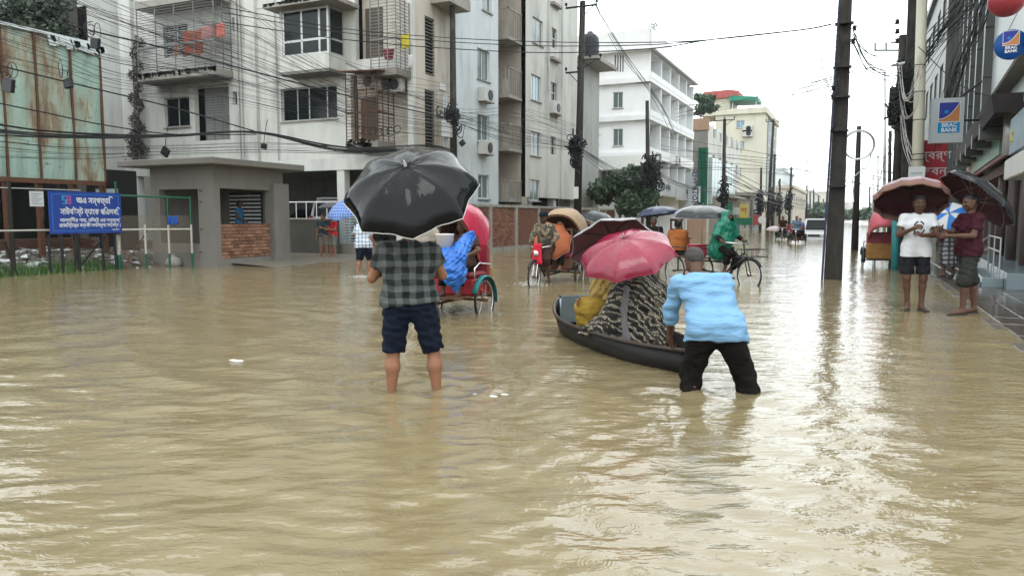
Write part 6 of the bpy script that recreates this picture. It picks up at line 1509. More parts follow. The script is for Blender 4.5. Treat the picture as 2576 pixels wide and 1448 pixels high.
# blue notice board
def notice_board():
    xb = -19.75; y0, y1 = on(124, 530, 0, xb).y, on(305, 530, 0, xb).y
    z0, z1 = on(214, 587, 0, xb).z, on(214, 483, 0, xb).z
    t = thing('notice_board', 'deep blue board with white lettering fixed on posts above the weeds', 'sign', (xb, (y0+y1)/2, 0))
    MB().box(xb-.03, xb, y0, y1, z0, z1).build('board', 'blue', t)
    lb = M('light blue border', (.04, .17, .55), .4, .1, 3, bump=0); f = MB(); e = .07
    for (a, b, c, d) in ((y0+e, y1-e, z0+e, z0+e+.025), (y0+e, y1-e, z1-e-.025, z1-e), (y0+e, y0+e+.025, z0+e+.026, z1-e-.026), (y1-e-.025, y1-e, z0+e+.026, z1-e-.026)): f.box(xb+.001, xb+.006, a, b, c, d)
    f.build('border', lb, t)
    W = M('white lettering', (.82, .84, .86), .5, 0, bump=0); H_ = z1-z0; L = y1-y0; ym = (y0+y1)/2
    def fr(y, z): return frame((xb+.004, y, z), (0, 1, 0))
    def line(s_, z, wid, size, y=ym+.05*L, bold=.0):
        o = text(s_, size, W, fr(y, z), t, ext=.003, bold=bold)
        ext = max(v.co.y for v in o.data.vertices)-min(v.co.y for v in o.data.vertices); k = wid/ext
        yc = y-o.location.y-WM[o.name].translation.y
        for v in o.data.vertices: v.co.y = yc+(v.co.y-yc)*k
    line('অএ সম্পত্তি', z1-.27*H_, L*.52, .20*H_, ym+.10*L, .004)
    line('সাউথইস্ট ব্যাংক পিএলসি.', z1-.54*H_, L*.84, .20*H_, bold=.003)
    line('লালদিঘীর পাড়, সিলেট এর অনুকূলে', z1-.72*H_, L*.86, .12*H_, bold=.002)
    line('রেজিস্টার্ড বন্ধকী দলিলমূলে দায়বদ্ধ ।', z1-.84*H_, L*.86, .12*H_, bold=.002)
    line('কর্তৃপক্ষ', z1-.93*H_, L*.10, .05*H_, ym+.40*L)
    # emblem: a cyan and a pink half, interlocked
    c1, c2 = M('emblem cyan', (.04, .35, .55), .4, 0, bump=0), M('emblem pink', (.45, .10, .38), .4, 0, bump=0)
    ye, ze, s_ = y0+.23*L, z1-.20*H_, .10*H_
    for sg, m in ((-1, c1), (1, c2)):
        g = MB()
        for k in (-1, 0, 1): g.box(xb+.001, xb+.006+.0005*k, ye+min(0, sg*s_)+.01*sg, ye+max(0, sg*s_)+.01*sg, ze+k*s_*.85-.016, ze+k*s_*.85+.016)
        g.box(xb+.0012, xb+.0075, ye+sg*s_*.95-.02, ye+sg*s_*.95+.02, ze-.85*s_+(0 if sg > 0 else .8*s_), ze+.85*s_)
        g.box(xb+.0014, xb+.0078, ye+sg*s_*.2-.02, ye+sg*s_*.2+.02, ze-.85*s_, ze+(.85*s_ if sg > 0 else 0))
        g.build('emblem', m, t)
    for y in (y0+.35, y1-.6, y1-.2): MB().cyl((xb-.07, y, -.3), (xb-.07, y, z0+.8), .035).build('post', 'black', t)
    MB().beam((xb-.09, y1-.4, z0), (xb-.3, y1-1.2, .1), .04).build('brace', 'black', t)
    return y0, y1, z0, z1
nb = notice_board()
p = on(92, 500, 0, -19.8)
t = thing('paper_notice', 'small white paper notice hanging left of the blue board', 'notice', (p.x, p.y, p.z-.2))
MB().box(p.x, p.x+.004, p.y-.19, p.y+.19, p.z-.2, p.z+.2).build('sheet', M('wet paper', (.6, .62, .62), .7, .1, 3), t)
gl_ = MB()
for i in range(7): gl_.box(p.x+.005, p.x+.006, p.y-.14, p.y+.14-.05*(i % 3), p.z+.13-i*.045, p.z+.142-i*.045)
gl_.build('print_lines', M('faded print', (.15, .16, .2), .7, 0, bump=0), t)
t = thing('black_tarpaulin', 'torn black sheet hanging at the left edge of the blue board', 'tarpaulin', (-19.9, on(112, 550, 0, -19.9).y, 0))
a = [on(u, v, 0, -19.95) for u, v in ((100, 482), (135, 476), (140, 520), (128, 560), (118, 592), (108, 560), (112, 530), (102, 512))]
MB().prism(a, (.02, 0, 0)).build('sheet', M('black plastic', (.008, .009, .01), .35, .3, 6), t)
# fence of posts and pipes, then the chain-link gate panel
def fence():
    xf = -19.95; yk = lambda u: on(u, 690, 2, -.0).y
    t = thing('pipe_fence', 'rough fence of grey posts with a pale pipe rail at the water edge', 'fence', (xf, 12, 0))
    pc = M('pale pipe', (.45, .43, .38), .6, .25, 8, grime=.6)
    for u in (-330, -150, 32, 192): y = on(u, 640, 0, xf).y; MB().cyl((xf, y, -.3), (xf, y, on(u, 480 if u > 100 else 455, 0, xf).z), .06, n=8).build('post', 'conc_pole', t)
    for u in (122, 196): y = on(u, 640, 0, xf).y; MB().cyl((xf+.05, y, -.3), (xf+.05, y, on(u, 590, 0, xf).z), .04).build('post', 'black', t)
    z = on(100, 579, 0, xf).z; MB().cyl((xf+.06, 4, z), (xf+.06, on(300, 579, 0, xf).y, z), .025).build('rail', pc, t)
    z = on(60, 474, 0, xf).z; MB().cyl((xf+.03, 4, z), (xf+.03, on(200, 474, 0, xf).y, z), .012).build('wire', 'galv', t)
    MB().beam((xf+.02, on(10, 600, 0, xf).y, .9), (xf+.02, on(45, 690, 0, xf).y, -.1), .05).build('brace', 'conc_pole', t)
    # gate panel
    p0, p1 = Vector((-19.85, 15.45, 0)), Vector((-18.75, 17.15, 0))
    t = thing('mesh_gate', 'chain-link gate panel with white and green posts between the blue board and the booth', 'gate', tuple(p0))
    d = (p1-p0); zt, zm = on(360, 493, 1, 16.3).z, on(390, 577, 1, 16.3).z
    wh = M('chipped white and green post', (.5, .48, .42), .6, .2, 10, grime=1.2, gs=(8, 8, 2))
    for k, a in enumerate((0, .36, .68, 1.0)):
        q = p0+d*a; r = .07 if k == 0 else .035; zg = .42
        MB().cyl((q.x, q.y, -.2), (q.x, q.y, zg), r, n=8).build('post_foot', 'green', t)
        MB().cyl((q.x, q.y, zg+.001), (q.x, q.y, 1.3 if k else 1.0), r*.96, n=8).build('post', wh, t)
        if k in (0, 3, 2): MB().cyl((q.x, q.y, 1.3 if k else 1.0), (q.x, q.y, zt+(.4 if k == 0 else 0)), .028, n=6).build('upper_post', 'green', t)
    MB().cyl(p0+Vector((0, 0, zt)), p1+Vector((0, 0, zt-.05)), .03).build('top_rail', 'green', t)
    MB().cyl(p0+Vector((0, 0, zm)), p1+Vector((0, 0, zm)), .03).build('middle_rail', wh, t)
    MB().beam(p0+d*.05+Vector((0, 0, .0)), p0+d*.4+Vector((0, 0, zm)), .03).build('brace', 'rustm', t)
    L = d.length; dn = d.normalized(); g = MB(); z0, z1 = .45, zm+.42; s = .085
    k = int((L+(z1-z0))/s)
    for i in range(-int((z1-z0)/s), int(L/s)):
        for sg in (1, -1):
            a0 = i*s; pts = []
            lo, hi = 0, z1-z0
            xa, xb_ = (a0, a0+hi) if sg > 0 else (a0+hi, a0)
            # clip to panel
            for (xx, zz) in ((xa, 0), (xb_, hi)): pts.append([xx, zz])
            (x0, y0), (x1, y1) = pts
            if max(x0, x1) <= 0 or min(x0, x1) >= L: continue
            def at(x): return y0+(y1-y0)*(x-x0)/(x1-x0)
            ax, bx = sorted((x0, x1)); ax, bx = max(0, ax), min(L, bx)
            q0 = p0+dn*ax+Vector((0, 0, z0+at(ax))); q1 = p0+dn*bx+Vector((0, 0, z0+at(bx)))
            g.cyl(q0, q1, .0065, n=3, cap=False)
    tag(g.build('chain_link', M('rusting wire', (.30, .25, .19), .6, .3, 6), t), kind='stuff')
fence()
p = G(437, 668); b = MB().lathe([(0, 0), (.2, .02), (.26, .14), (.2, .27), (.1, .33), (.05, .36), (.07, .4), (0, .4)], 12, (p.x, p.y, -.05))
tag(b.build('sandbag', M('dirty sack', (.42, .40, .37), .8, .3, 6, grime=.8, bump=.5, bs=15), smooth=True), 'small dirty sack dumped at the foot of the mesh gate', 'sack')
hang('blue_rag', 'blue rag hung over the rail of the mesh gate', 423, 541, 447, 565, 16.0, (.03, .09, .35), cat='rag', seed=9)
# rubble, rubbish, grass
g = MB(); gr_ = MB()
for i in range(2600):
    x, y = random.uniform(-26, -20.3), random.uniform(5, 17.2); s = random.uniform(.02, .07)
    z = float(plot_z(np.array(x), np.array(y)))+s*.3; k = rng.uniform(.5, 1.3, 3)*s
    g.box(x-k[0], x+k[0], y-k[1], y+k[1], z-k[2], z+k[2])
tag(g.build('rubble', M('broken masonry', (.22, .185, .15), .85, .55, 3, bump=.5)), 'broken bricks and grey rubble strewn behind the fence', kind='stuff')
for i in range(330):
    cx, cy = random.choice(((-21, 12.2), (-21.2, 13.0), (-22, 14.5), (-21, 16.0), (-23, 13.6), (-21.5, 12.9)))
    x, y = random.gauss(cx, .5), random.gauss(cy, .8); s = random.uniform(.03, .12)
    z = float(plot_z(np.array(x), np.array(y)))+.05; vs = [(x+random.gauss(0, s), y+random.gauss(0, s), z+random.uniform(0, s*1.2)) for _ in range(5)]
    gr_.add(vs, [(0, 1, 2), (0, 2, 3), (0, 3, 4)])
tag(gr_.build('litter', M('plastic litter', (.55, .56, .56), .5, .3, 5, bump=0)), 'pale plastic bags and paper scattered over the rubble', kind='stuff')
V = []; F = []
for i in range(9500):
    x = random.gauss(-20.35, .28); y = random.uniform(8, 15.6); h = random.uniform(.05, .22)*(1 if random.random() < .8 else 1.7); a = random.uniform(0, 6.28); w = random.uniform(.006, .02); z = max(-.03, float(-.08+.48*min(max((-x-20.15)/1.6, 0), 1)))
    dx, dy = math.cos(a)*w, math.sin(a)*w; o = len(V); V += [(x-dx, y-dy, z), (x+dx, y+dy, z), (x+random.gauss(0, .06), y+random.gauss(0, .06), z+h)]; F.append((o, o+1, o+2))
tag(mesh_obj('grass', V, F, GRASS), 'rank green grass along the flooded fence line', kind='stuff')
# low brick wall and dark shed behind the rubble
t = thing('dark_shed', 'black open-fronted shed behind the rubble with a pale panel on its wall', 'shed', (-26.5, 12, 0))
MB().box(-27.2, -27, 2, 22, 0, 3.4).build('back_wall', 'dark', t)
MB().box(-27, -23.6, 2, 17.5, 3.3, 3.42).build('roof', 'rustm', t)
for y in (6, 9.5, 13, 16.4): MB().cyl((-23.8, y, 0), (-23.8, y, 3.3), .07).build('post', 'conc_pole', t)
q = on(268, 505, 1, 17.2); MB().box(q.x-.5, q.x+.5, 17.2, 17.26, on(268, 525, 1, 17.2).z, on(268, 475, 1, 17.2).z).build('pale_panel', M('pale blue panel', (.35, .4, .42), .6, .2, 2, grime=.5), t)
t = thing('low_brick_wall', 'low dark red brick wall at the back of the rubble plot', 'wall', (-23.2, 12, 0))
MB().box(-23.3, -23.12, 3, 17.3, 0, .86).build('core', 'mortar', t)
g = MB()
for r_ in range(9):
    y = 3+(.125 if r_ % 2 else 0)
    while y < 17: g.box(-23.12, -23.1+random.uniform(0, .01), y, y+.238, .05+r_*.09, .05+r_*.09+.078); y += .25
tag(g.build('brickwork', M('sooty brick', (.15, .07, .05), .85, .35, 3, grime=.8), t), kind='stuff')
# long brick boundary wall with concrete piers
def boundary():
    xw = -15.2; y0, y1 = on(1180, 600, 0, xw).y, 50.0; zt = on(1196, 512, 0, xw).z
    t = thing('boundary_wall', 'red brick boundary wall with grey concrete piers and coping along the left kerb', 'wall', (xw, y0, 0))
    MB().box(xw-.2, xw-.03, y0, y1, -.3, zt-.14).build('wall_core', 'mortar', t)
    py = [on(u, 560, 0, xw).y for u in (1233, 1298)]; st = py[1]-py[0]; py = [py[0]+st*k for k in range(-0, 7)]
    py = [y for y in py if y < y1]; pr = None
    for y in py:
        if pr is None: pr = MB().rbox(xw-.22, xw+.06, y-.13, y+.13, -.3, zt+.0, .01).build('pier', 'conc_l', t); yy = y
        else: inst(pr, t, Matrix.Translation((0, y-yy, 0)))
    MB().rbox(xw-.24, xw+.05, y0, y1, zt-.14, zt-.01, .012).build('coping', 'conc_l', t)
    MB().box(xw-.05, xw+.05, y0, y1, -.3, .16).build('plinth', 'conc_l', t)
    hb = .093; n = 0; br = None; rest = MB()
    for r_ in range(int((zt-.31)/hb)):
        y = y0-(0 if r_ % 2 else .13)
        while y < y1:
            if not any(abs(y+.125-q) < .2 for q in py):
                z = .17+hb*(r_+.5)
                if py[0] < y < py[1] and n < 290:
                    n += 1
                    if br is None: br = MB().rbox(-.04, .012, -.122, .122, -hb/2+.007, hb/2-.007, .005).build('brick', 'brick', t, local=True); o = br
                    else: o = inst(br, t, Matrix.Identity(4))
                    o.matrix_local = WM[t.name].inverted() @ Matrix.Translation((xw+random.uniform(-.012, .008), y+.125, z))
                else: e = random.uniform(-.006, .012); rest.box(xw-.03, xw+e, y+.003, y+.247, z-hb/2+.007, z+hb/2-.007)
            y += .26
    tag(rest.build('brickwork', 'brick', t), kind='stuff')
boundary()
# sliding gate of pale blue slats at the apartment drive
t = thing('slatted_gate', 'pale blue steel gate of horizontal slats behind the two people in the drive', 'gate', tuple(G(868, 640)))
p = G(868, 640, .0); ya = p.y; gm_ = M('pale blue gate paint', (.40, .47, .50), .5, .1, 6, grime=.4)
x0, x1 = on(848, 600, 1, ya).x, on(915, 600, 1, ya).x; z1 = on(875, 545, 1, ya).z
g = MB()
for x in (x0, (x0+x1)/2, x1): g.box(x-.025, x+.025, ya-.02, ya+.03, .05, z1)
g.box(x0, x1, ya-.025, ya+.035, z1-.002, z1+.06); g.box(x0, x1, ya-.025, ya+.035, 0, .06); g.build('frame', gm_, t)
s0 = None
for i in range(13):
    z = .13+i*(z1-.1)/13
    if s0 is None: s0 = MB().box(x0, x1, ya-.03, ya-.021, z, z+.05).build('slat', gm_, t); zz = z
    else: inst(s0, t, Matrix.Translation((0, 0, z-zz)))
# ------------------------------------------------------------------ right bank
RZ = -R(3.2); RO = Vector((2.6, 20.3, 0)); RM = Matrix.Translation(RO) @ Matrix.Rotation(RZ, 4, 'Z'); RI = RM.inverted()
def RL(u, v, xp):                # point of the local plane x'=xp -> local coordinates
    o = RI @ Vector((0, 0, CAM_H)); d = RI.to_3x3() @ Vector(ray(u, v)); t = (xp-o.x)/d.x; return o+d*t
def RQ(u0, v0, u1, v1, xp):
    a, b = RL(u0, (v0+v1)/2, xp).y, RL(u1, (v0+v1)/2, xp).y; return min(a, b), max(a, b), RL((u0+u1)/2, v1, xp).z, RL((u0+u1)/2, v0, xp).z
def bank():
    t = thing('shop_building', 'tall grey and white commercial building with dark canopy and shopfronts along the right pavement', 'building', tuple(RO), RZ)
    gp = M('grey tiled cladding', (.105, .112, .108), .4, .12, 2, grime=.4, bump=.3); wp = M('white cladding panel', (.66, .70, .72), .4, .06, 2, grime=.25); gg = M('green-grey plaster', (.15, .19, .18), .7, .12, 2, grime=.4)
    H_ = 17; Y1 = 24
    w = MB(); hs = [(-.1+i*3.0+.35, 2.6+i*3.0, .35, 2.75) for i in range(8)]; 
    wall_grid(w, -2.3, Y1, 0, 3.3, hs, 1.3, 1.5, 'x'); w.build('ground_floor_wall', M('dim brown tiles', (.12, .09, .08), .45, .3, 4, grime=.5), t, local=True)
    wi = MB(); hs2 = [(i*2.4+.3, i*2.4+1.9, z, z+2.0) for i in range(10) for z in (5.2, 8.4, 11.6)]
    wall_grid(wi, -2.3, Y1, 3.3, H_, hs2, 1.3, 1.5, 'x'); wi.build('upper_wall', gg, t, local=True)
    for i, h in enumerate(hs2):
        g = MB().box(1.36, 1.39, h[0], h[1], h[2], h[3]).build('window', 'glass', t, local=True)
        MB().box(1.33, 1.358, (h[0]+h[1])/2-.03, (h[0]+h[1])/2+.03, h[2], h[3]).build('frame', 'alu', g, local=True)
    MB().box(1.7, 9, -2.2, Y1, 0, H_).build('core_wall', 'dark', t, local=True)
    MB().box(1.3, 9, -2.6, -2.31, 0, H_).build('end_wall', gg, t, local=True)
    sh = M('steel shutter', (.20, .21, .21), .45, .15, 3, metal=.3); glz = 'glass'
    for i, h in enumerate(hs):
        if i in (1, 4, 5):
            b = None; d = MB().box(1.46, 1.49, h[0], h[1], h[2], h[3]).build('shutter', sh, t, local=True)
            for k in range(20):
                z = h[2]+.06+k*.117
                if b is None: b = MB().rbox(1.42, 1.459, h[0], h[1], z, z+.09, .01).build('shutter_slat', sh, d, local=True); zz = z
                else: inst(b, d, Matrix.Translation((0, 0, z-zz)))
        else:
            d = MB().box(1.44, 1.47, h[0], h[1], h[2], h[3]).build('shop_window', glz, t, local=True)
            f = MB()
            for y in np.linspace(h[0], h[1], 4): f.box(1.40, 1.438, y-.03, y+.03, h[2], h[3])
            f.box(1.41, 1.437, h[0], h[1], 2.2, 2.26); f.build('frame', 'galv', d, local=True)
    # fins (tiled columns) with white strips between
    for i in range(6):
        y = 3.6+i*3.0
        MB().box(.05, 1.295, y, y+.5, 3.6, H_).build('column', gp, t, local=True)
        MB().box(.25, 1.29, y+.51, y+.8, 3.6, H_).build('white_strip', wp, t, local=True)
        for k in range(9): MB().box(.04, 1.29, y-.012, y-.001, 3.9+k*1.3, 3.93+k*1.3).build('tile_joint', 'black', t, local=True)
    # overhanging white box at the near corner
    z0 = RL(2490, 245, .25).z; yb = RL(2490, 150, .25).y
    MB().box(.25, 6, -3.4, yb, z0, H_).build('overhanging_bay', wp, t, local=True)
    MB().box(.27, 6, -3.35, yb-.02, z0-.05, z0-.002).build('bay_soffit', 'soffit', t, local=True)
    for k in range(3): MB().box(.242, .249, -3.4, yb, z0+.9+k*1.4, z0+.91+k*1.4).build('panel_joint', 'soffit', t, local=True)
    a = RQ(2546, 130, 2576, 270, .6); MB().box(.6, 1.2, -3.0, a[1], a[2], z0-.06).build('white_panel', wp, t, local=True)
    # canopy: dark rolled edge, slab, hanging brackets
    zc = RL(2478, 262, 0).z
    MB().prism([(0, 0, zc), (0, 17, zc), (.08, 17, zc-.5), (.08, 0, zc-.42)], (.1, 0, 0)).build('canopy_edge', M('dark canopy sheet', (.018, .013, .012), .6, .4, 4), t, local=True)
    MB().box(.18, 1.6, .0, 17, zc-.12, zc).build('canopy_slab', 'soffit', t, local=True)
    MB().prism([(0.002, -.02, zc), (1.6, -.3, zc-.05), (1.6, -.3, zc-.45), (.1, -.02, zc-.42)], (0, -.08, 0)).build('canopy_return', M('dark canopy sheet', (.018, .013, .012), .6, .4, 4), t, local=True)
    # sign fascia: pink-white boards, green board, pillar, poster board, white box sign
    xq = .55
    q = RQ(2452, 320, 2514, 410, xq); gb = MB().box(xq, xq+.1, q[0], q[1], q[2], q[3]).build('green_sign_board', M('pale green sign face', (.22, .42, .34), .4, .18, 1.5), t, local=True)
    tf = RM @ frame((xq-.004, (q[0]+q[1])/2+.0, q[2]+.55), (0, -1, 0))
    tx = text('স্বাস্থ্য সেবা', .42, M('pale lettering', (.5, .62, .52), .5, 0, bump=0), tf, gb)
    for k in range(5):
        y = q[1]+.1+k*2.3; MB().box(xq+.01, xq+.09, y, y+2.2, q[2]-.03, q[3]-.25).build('pink_sign_board', M('pinkish board', (.48, .38, .37), .5, .12, 1.2, grime=.4), t, local=True)
    MB().box(xq+.02, xq+.12, -2.0, 17, q[2]-.14, q[2]-.035).build('red_trim', M('brown red trim', (.24, .05, .045), .5, .2, 4), t, local=True)
    MB().box(xq+.25, 1.29, -2.0, 16, 2.76, q[2]-.15).build('red_brown_header', M('red brown board', (.12, .035, .03), .6, .25, 2, grime=.5), t, local=True)
    q2 = RQ(2513, 290, 2536, 388, xq-.1); MB().cyl((xq+.05, (q2[0]+q2[1])/2, q2[2]), (xq+.05, (q2[0]+q2[1])/2, q2[3]+.2), .16, n=14).build('round_pillar', 'alu', t, True, True)
    q3 = RQ(2541, 280, 2590, 385, xq-.15); pb = MB().box(xq-.15, xq-.05, q3[0]-1, q3[1], q3[2]+.1, q3[3]).build('poster_board', M('poster picture', (.25, .33, .38), .4, .55, 3.5, bump=0), t, local=True)
    text('৬৫', .5, M('yellow lettering', (.6, .5, .15), .5, 0, bump=0), RM @ frame((xq-.155, q3[1]-.45, q3[3]-.55), (0, -1, 0)), pb)
    q4 = RQ(2527, 385, 2590, 440, xq-.3); MB().rbox(xq-.3, xq+.3, q4[0]-1.2, q4[1], q4[2], q4[3], .02).build('white_sign_box', M('white sign box', (.60, .60, .57), .5, .08, 2, grime=.3), t, local=True)
    # steps, ramp and hand rails
    st = M('wet bluish step stone', (.20, .25, .27), .2, .15, 3, bump=.2)
    MB().rbox(.35, 1.29, -1.6, 8, .0, .34, .01).build('plinth_step', st, t, local=True)
    MB().rbox(-.05, .345, -1.1, 3.0, .0, .20, .01).build('step', st, t, local=True)
    MB().rbox(-.45, -.055, -.8, 2.2, .0, .09, .01).build('step', st, t, local=True)
    r = MB()
    for z in (.75, 1.05): r.tube([(.3, -.6, z), (.3, 2.2, z), (.25, 4.5, z-.25)], .02, 6)
    for y in (-.6, .8, 2.2): r.cyl((.3, y, .2), (.3, y, 1.06), .018)
    r.build('handrail', 'galv', t, local=True)
    for i in range(4): MB().cyl((1.0, -1.4+i*3, .34), (1.0, -1.4+i*3, 3.3), .13, n=12).build('round_pillar', M('brown pillar', (.14, .10, .09), .4, .3, 4), t, True, True)
    return t
bank()
LOGO_B = M('logo deep blue', (.03, .045, .30), .4, .1, 3, bump=0); LOGO_C = M('logo light blue', (.0, .27, .58), .4, .05, 3, bump=0); LOGO_O = M('logo orange brown', (.52, .22, .08), .4, .05, 3, bump=0); WHL = M('white line', (.75, .75, .75), .5, 0, bump=0)
def logo(t, o, x, z, w, s=1.0, txt=WHL, box=True):
    """square emblem, blue over orange divided by a rising white curve; o = lower left corner, x right, z up"""
    o, x, z = Vector(o), Vector(x), Vector(z); nrm = x.cross(z)
    def pp(a, b, e): return o+x*a*w+z*b*w+nrm*e
    cur = [(i/12, .12+.88*(i/12)**2.1) for i in range(13)]
    MB().prism([pp(0, 1, .004)]+[pp(a, b+.02, .004) for a, b in cur][:-1]+[pp(1, 1, .004)], nrm*.004).build('emblem', LOGO_B, t)
    MB().prism([pp(0, -.02, .005), pp(1, -.02, .005)]+[pp(a, b-.03, .005) for a, b in cur][::-1], nrm*.004).build('emblem', LOGO_O, t)
    MB().tube([pp(a, b, .008) for a, b in cur], .018*w*s, 4).build('emblem_line', WHL, t)
    MB().prism([pp(.36+.11*math.cos(q*math.pi/5), .50+.09*math.sin(q*math.pi/5), .009) for q in range(10)], nrm*.003).build('emblem_spot', LOGO_C, t)
    for k, (a, b, c, d) in enumerate(((-.03, -.05, 1.03, -.02), (-.03, 1.0, 1.03, 1.03), (-.03, -.02, 0, 1.0), (1.0, -.02, 1.03, 1.0))): MB().prism([pp(a, b, .007), pp(c, b, .007), pp(c, d, .007), pp(a, d, .007)], nrm*.004).build('emblem_frame', WHL, t)
    if box: MB().prism([pp(-.03, -.62, .004), pp(1.03, -.62, .004), pp(1.03, -.08, .004), pp(-.03, -.08, .004)], nrm*.003).build('name_box', LOGO_C, t)
    for i, s_ in enumerate(('BRAC', 'BANK')): text(s_, .30*w, txt, frame(pp(.53, -.31-.27*i, .009), x, z), t, bold=.008*w)
pS = P(2383, 303, 20.6); hw, hh = .40, .60
t = thing('bank_sign', 'square white light-box sign with a blue and orange emblem projecting above the canopy', 'sign', (pS.x, pS.y, pS.z-hh))
X = Vector((math.cos(R(8)), math.sin(R(8)), 0)); Z = Vector((0, 0, 1)); N = X.cross(Z)
b = MB(); c = [pS+X*a+Z*q_ for a, q_ in ((-hw, -hh), (hw, -hh), (hw, hh), (-hw, hh))]; b.prism(c, -N*.24); b.build('light_box', M('sign box face', (.50, .54, .56), .4, .04, 2, bump=0), t)
logo(t, pS-X*.21-Z*.02+N*.003, X, Z, .50)
MB().cyl(pS+X*.3-N*.1+Z*hh, pS+X*.9+Z*(hh+.5)-N*.1, .03).build('bracket', 'black', t)
MB().cyl(pS+X*hw-N*.12, pS+X*1.9-N*.12, .03).build('bracket', 'black', t)
pS = P(2543, 112, 14.2)
t = thing('round_bank_sign', 'round deep blue sign with a small emblem hanging under the white overhang', 'sign', tuple(pS-Vector((0, 0, .33))))
q = Vector(-ray(2543, 112)).normalized(); q.z = 0; q.normalize(); Xr = Vector((-q.y, q.x, 0)); 
MB().lathe([(0, -.12), (.24, -.11), (.275, -.07), (.275, .0), (.265, .02), (0, .021)], 32, pS, q).build('disc', M('sign blue', (.0, .06, .26), .3, .1, 2, bump=0), t, True)
logo(t, pS-Xr*.125+Z*(-.01)+q*.024, Xr, Z, .25, 1.5, box=False)
MB().cyl(pS-q*.1+Xr*.3, pS-q*.1+Xr*1.0, .025).build('bracket', 'black', t)
pS = P(2532, 2, 13.6); t = thing('red_ball_lamp', 'large dull red globe hanging at the top right corner', 'globe', tuple(pS-Vector((0, 0, .4))))
MB().ball(pS, .30, 28, 18, (1, 1, .95)).build('globe', M('dull red globe', (.30, .035, .045), .35, .1, 1, bump=0), t, True)
MB().cyl(pS+Vector((0, 0, .28)), pS+Vector((0, 0, 1.4)), .02).build('stem', 'black', t); MB().cyl(pS+Vector((0, 0, .26)), pS+Vector((0, 0, .33)), .1, n=12).build('cap', 'black', t)
pS = P(2351, 420, 24); t = thing('red_banner', 'tall red sign board with pale lettering behind the cream pole', 'sign', tuple(pS-Vector((0, 0, .7))))
MB().box(pS.x-.33, pS.x+.33, pS.y, pS.y+.08, pS.z-.72, pS.z+.85).build('board', M('banner red', (.40, .03, .045), .5, .15, 2), t)
for i, s_ in enumerate(('স্বর্ণ', 'ভবন')): text(s_, .36, WHL, frame((pS.x, pS.y-.004, pS.z+.25-.5*i), (1, 0, 0)), t)
# farther right-hand buildings
for i, (nm, lab, ul, ur, vt, y0, dp, m_) in enumerate((('right_tall_block', 'tall grey block rising out of frame between the cream pole and the tiled columns', 2366, 2384, -90, 40, 14, 'clad'), ('right_block', 'pale block with a terracotta roof edge beyond the dark pole cluster', 2330, 2352, 60, 55.5, 22, 'wall_w'), ('right_low_block', 'grey low block partly hidden by the pole cluster on the right', 2268, 2300, 470, 75, 30, 'wall_g'), ('right_far_block', 'faint pale block at the right end of the street', 2225, 2262, 500, 140, 60, 'wall_w'), ('right_farther_block', 'palest block left of the other far right blocks', 2196, 2230, 512, 280, 60, 'wall_w'), ('right_end_block', 'last tiny block closing the right end of the street', 2174, 2200, 522, 520, 60, 'wall_b'))):
    x0 = on(ul, 400, 1, y0).x; x1 = x0+9; zt = on(ul, vt, 1, y0).z; t = thing(nm, lab, 'building', (x0, y0, 0))
    m_ = MATS['grey tiled cladding'] if m_ == 'clad' else m_; w = MB(); hs = [(y0+1+j*(dp/5), y0+2.6+j*(dp/5), z, z+1.5) for j in range(5) for z in np.arange(1, zt-2, 3.1)]; wall_grid(w, y0, y0+dp, 0, zt, hs, x0, x0+.25, 'x'); w.build('street_wall', m_, t)
    for h in hs: window(t, h, x0, 'x', -1, 2, gl='glass', fr='alu_w', depth=.08, sill=False)
    MB().box(x0+.26, x1, y0, y0+.25, 0, zt).build('front_wall', m_, t); MB().box(x0+1, x1, y0+.3, y0+dp, 0, zt-.1).build('inner_wall', 'dark', t)
    MB().box(x0-.2, x1, y0-.2, y0+dp, zt, zt+.35).build('parapet', M('terracotta edge', (.36, .16, .12), .8, .2, 2) if i == 1 else m_, t)
    if i == 0:
        for k in range(7): MB().box(x0+.3+k*.9, x0+.75+k*.9, y0-.4, y0-.01, 3.5, zt-.01).build('column', MATS['grey tiled cladding'], t); MB().box(x0+.8+k*.9, x0+.9+k*.9, y0-.2, y0-.01, 3.5, zt-.01).build('white_strip', MATS['white cladding panel'], t)
# ------------------------------------------------------------------ trees
def tree(name, label, base, crown, h, seed, n=2600, leaf=.22, m=None, tr=.12, group=None):
    t = thing(name, label, 'tree', base, 0, group); b = Vector(base); g = random.Random(seed)
    MB().tube([b, b+Vector((.1, 0, h*.35)), b+Vector((g.uniform(-.3, .3), 0, h*.62))], [tr, tr*.8, tr*.5], 8).build('trunk', 'wood', t)
    bl = []; br = MB()
    for i in range(16):
        a = g.uniform(0, 6.28); rr = g.uniform(.2, .95); z = h*g.uniform(.45, .98); c = b+Vector((crown*rr*math.cos(a), crown*rr*math.sin(a), z)); bl.append((tuple(c), (crown*g.uniform(.2, .42),)*2+(h*g.uniform(.07, .15),)))
        br.tube([b+Vector((0, 0, h*.5)), (b+Vector((0, 0, h*.55))).lerp(c, .5), c], [tr*.4, tr*.25, tr*.08], 5)
    br.build('limb', 'wood', t); leaf_cloud('crown', bl, n, leaf, m or LEAF, t, seed=seed)
p = G(1560, 618); tree('street_tree', 'dense dark green tree standing behind the end of the brick wall', (on(1556, 600, 1, 52).x, 52, 0), 2.0, on(1556, 432, 1, 52).z, 3, 6200, .17, LEAF)
tree('street_tree', 'lower dark tree leaning out beside the left kerb pole with the cable tangle', (on(1612, 600, 1, 51).x, 51, 0), 1.3, on(1600, 455, 1, 52).z, 8, 2600, .17, LEAF)
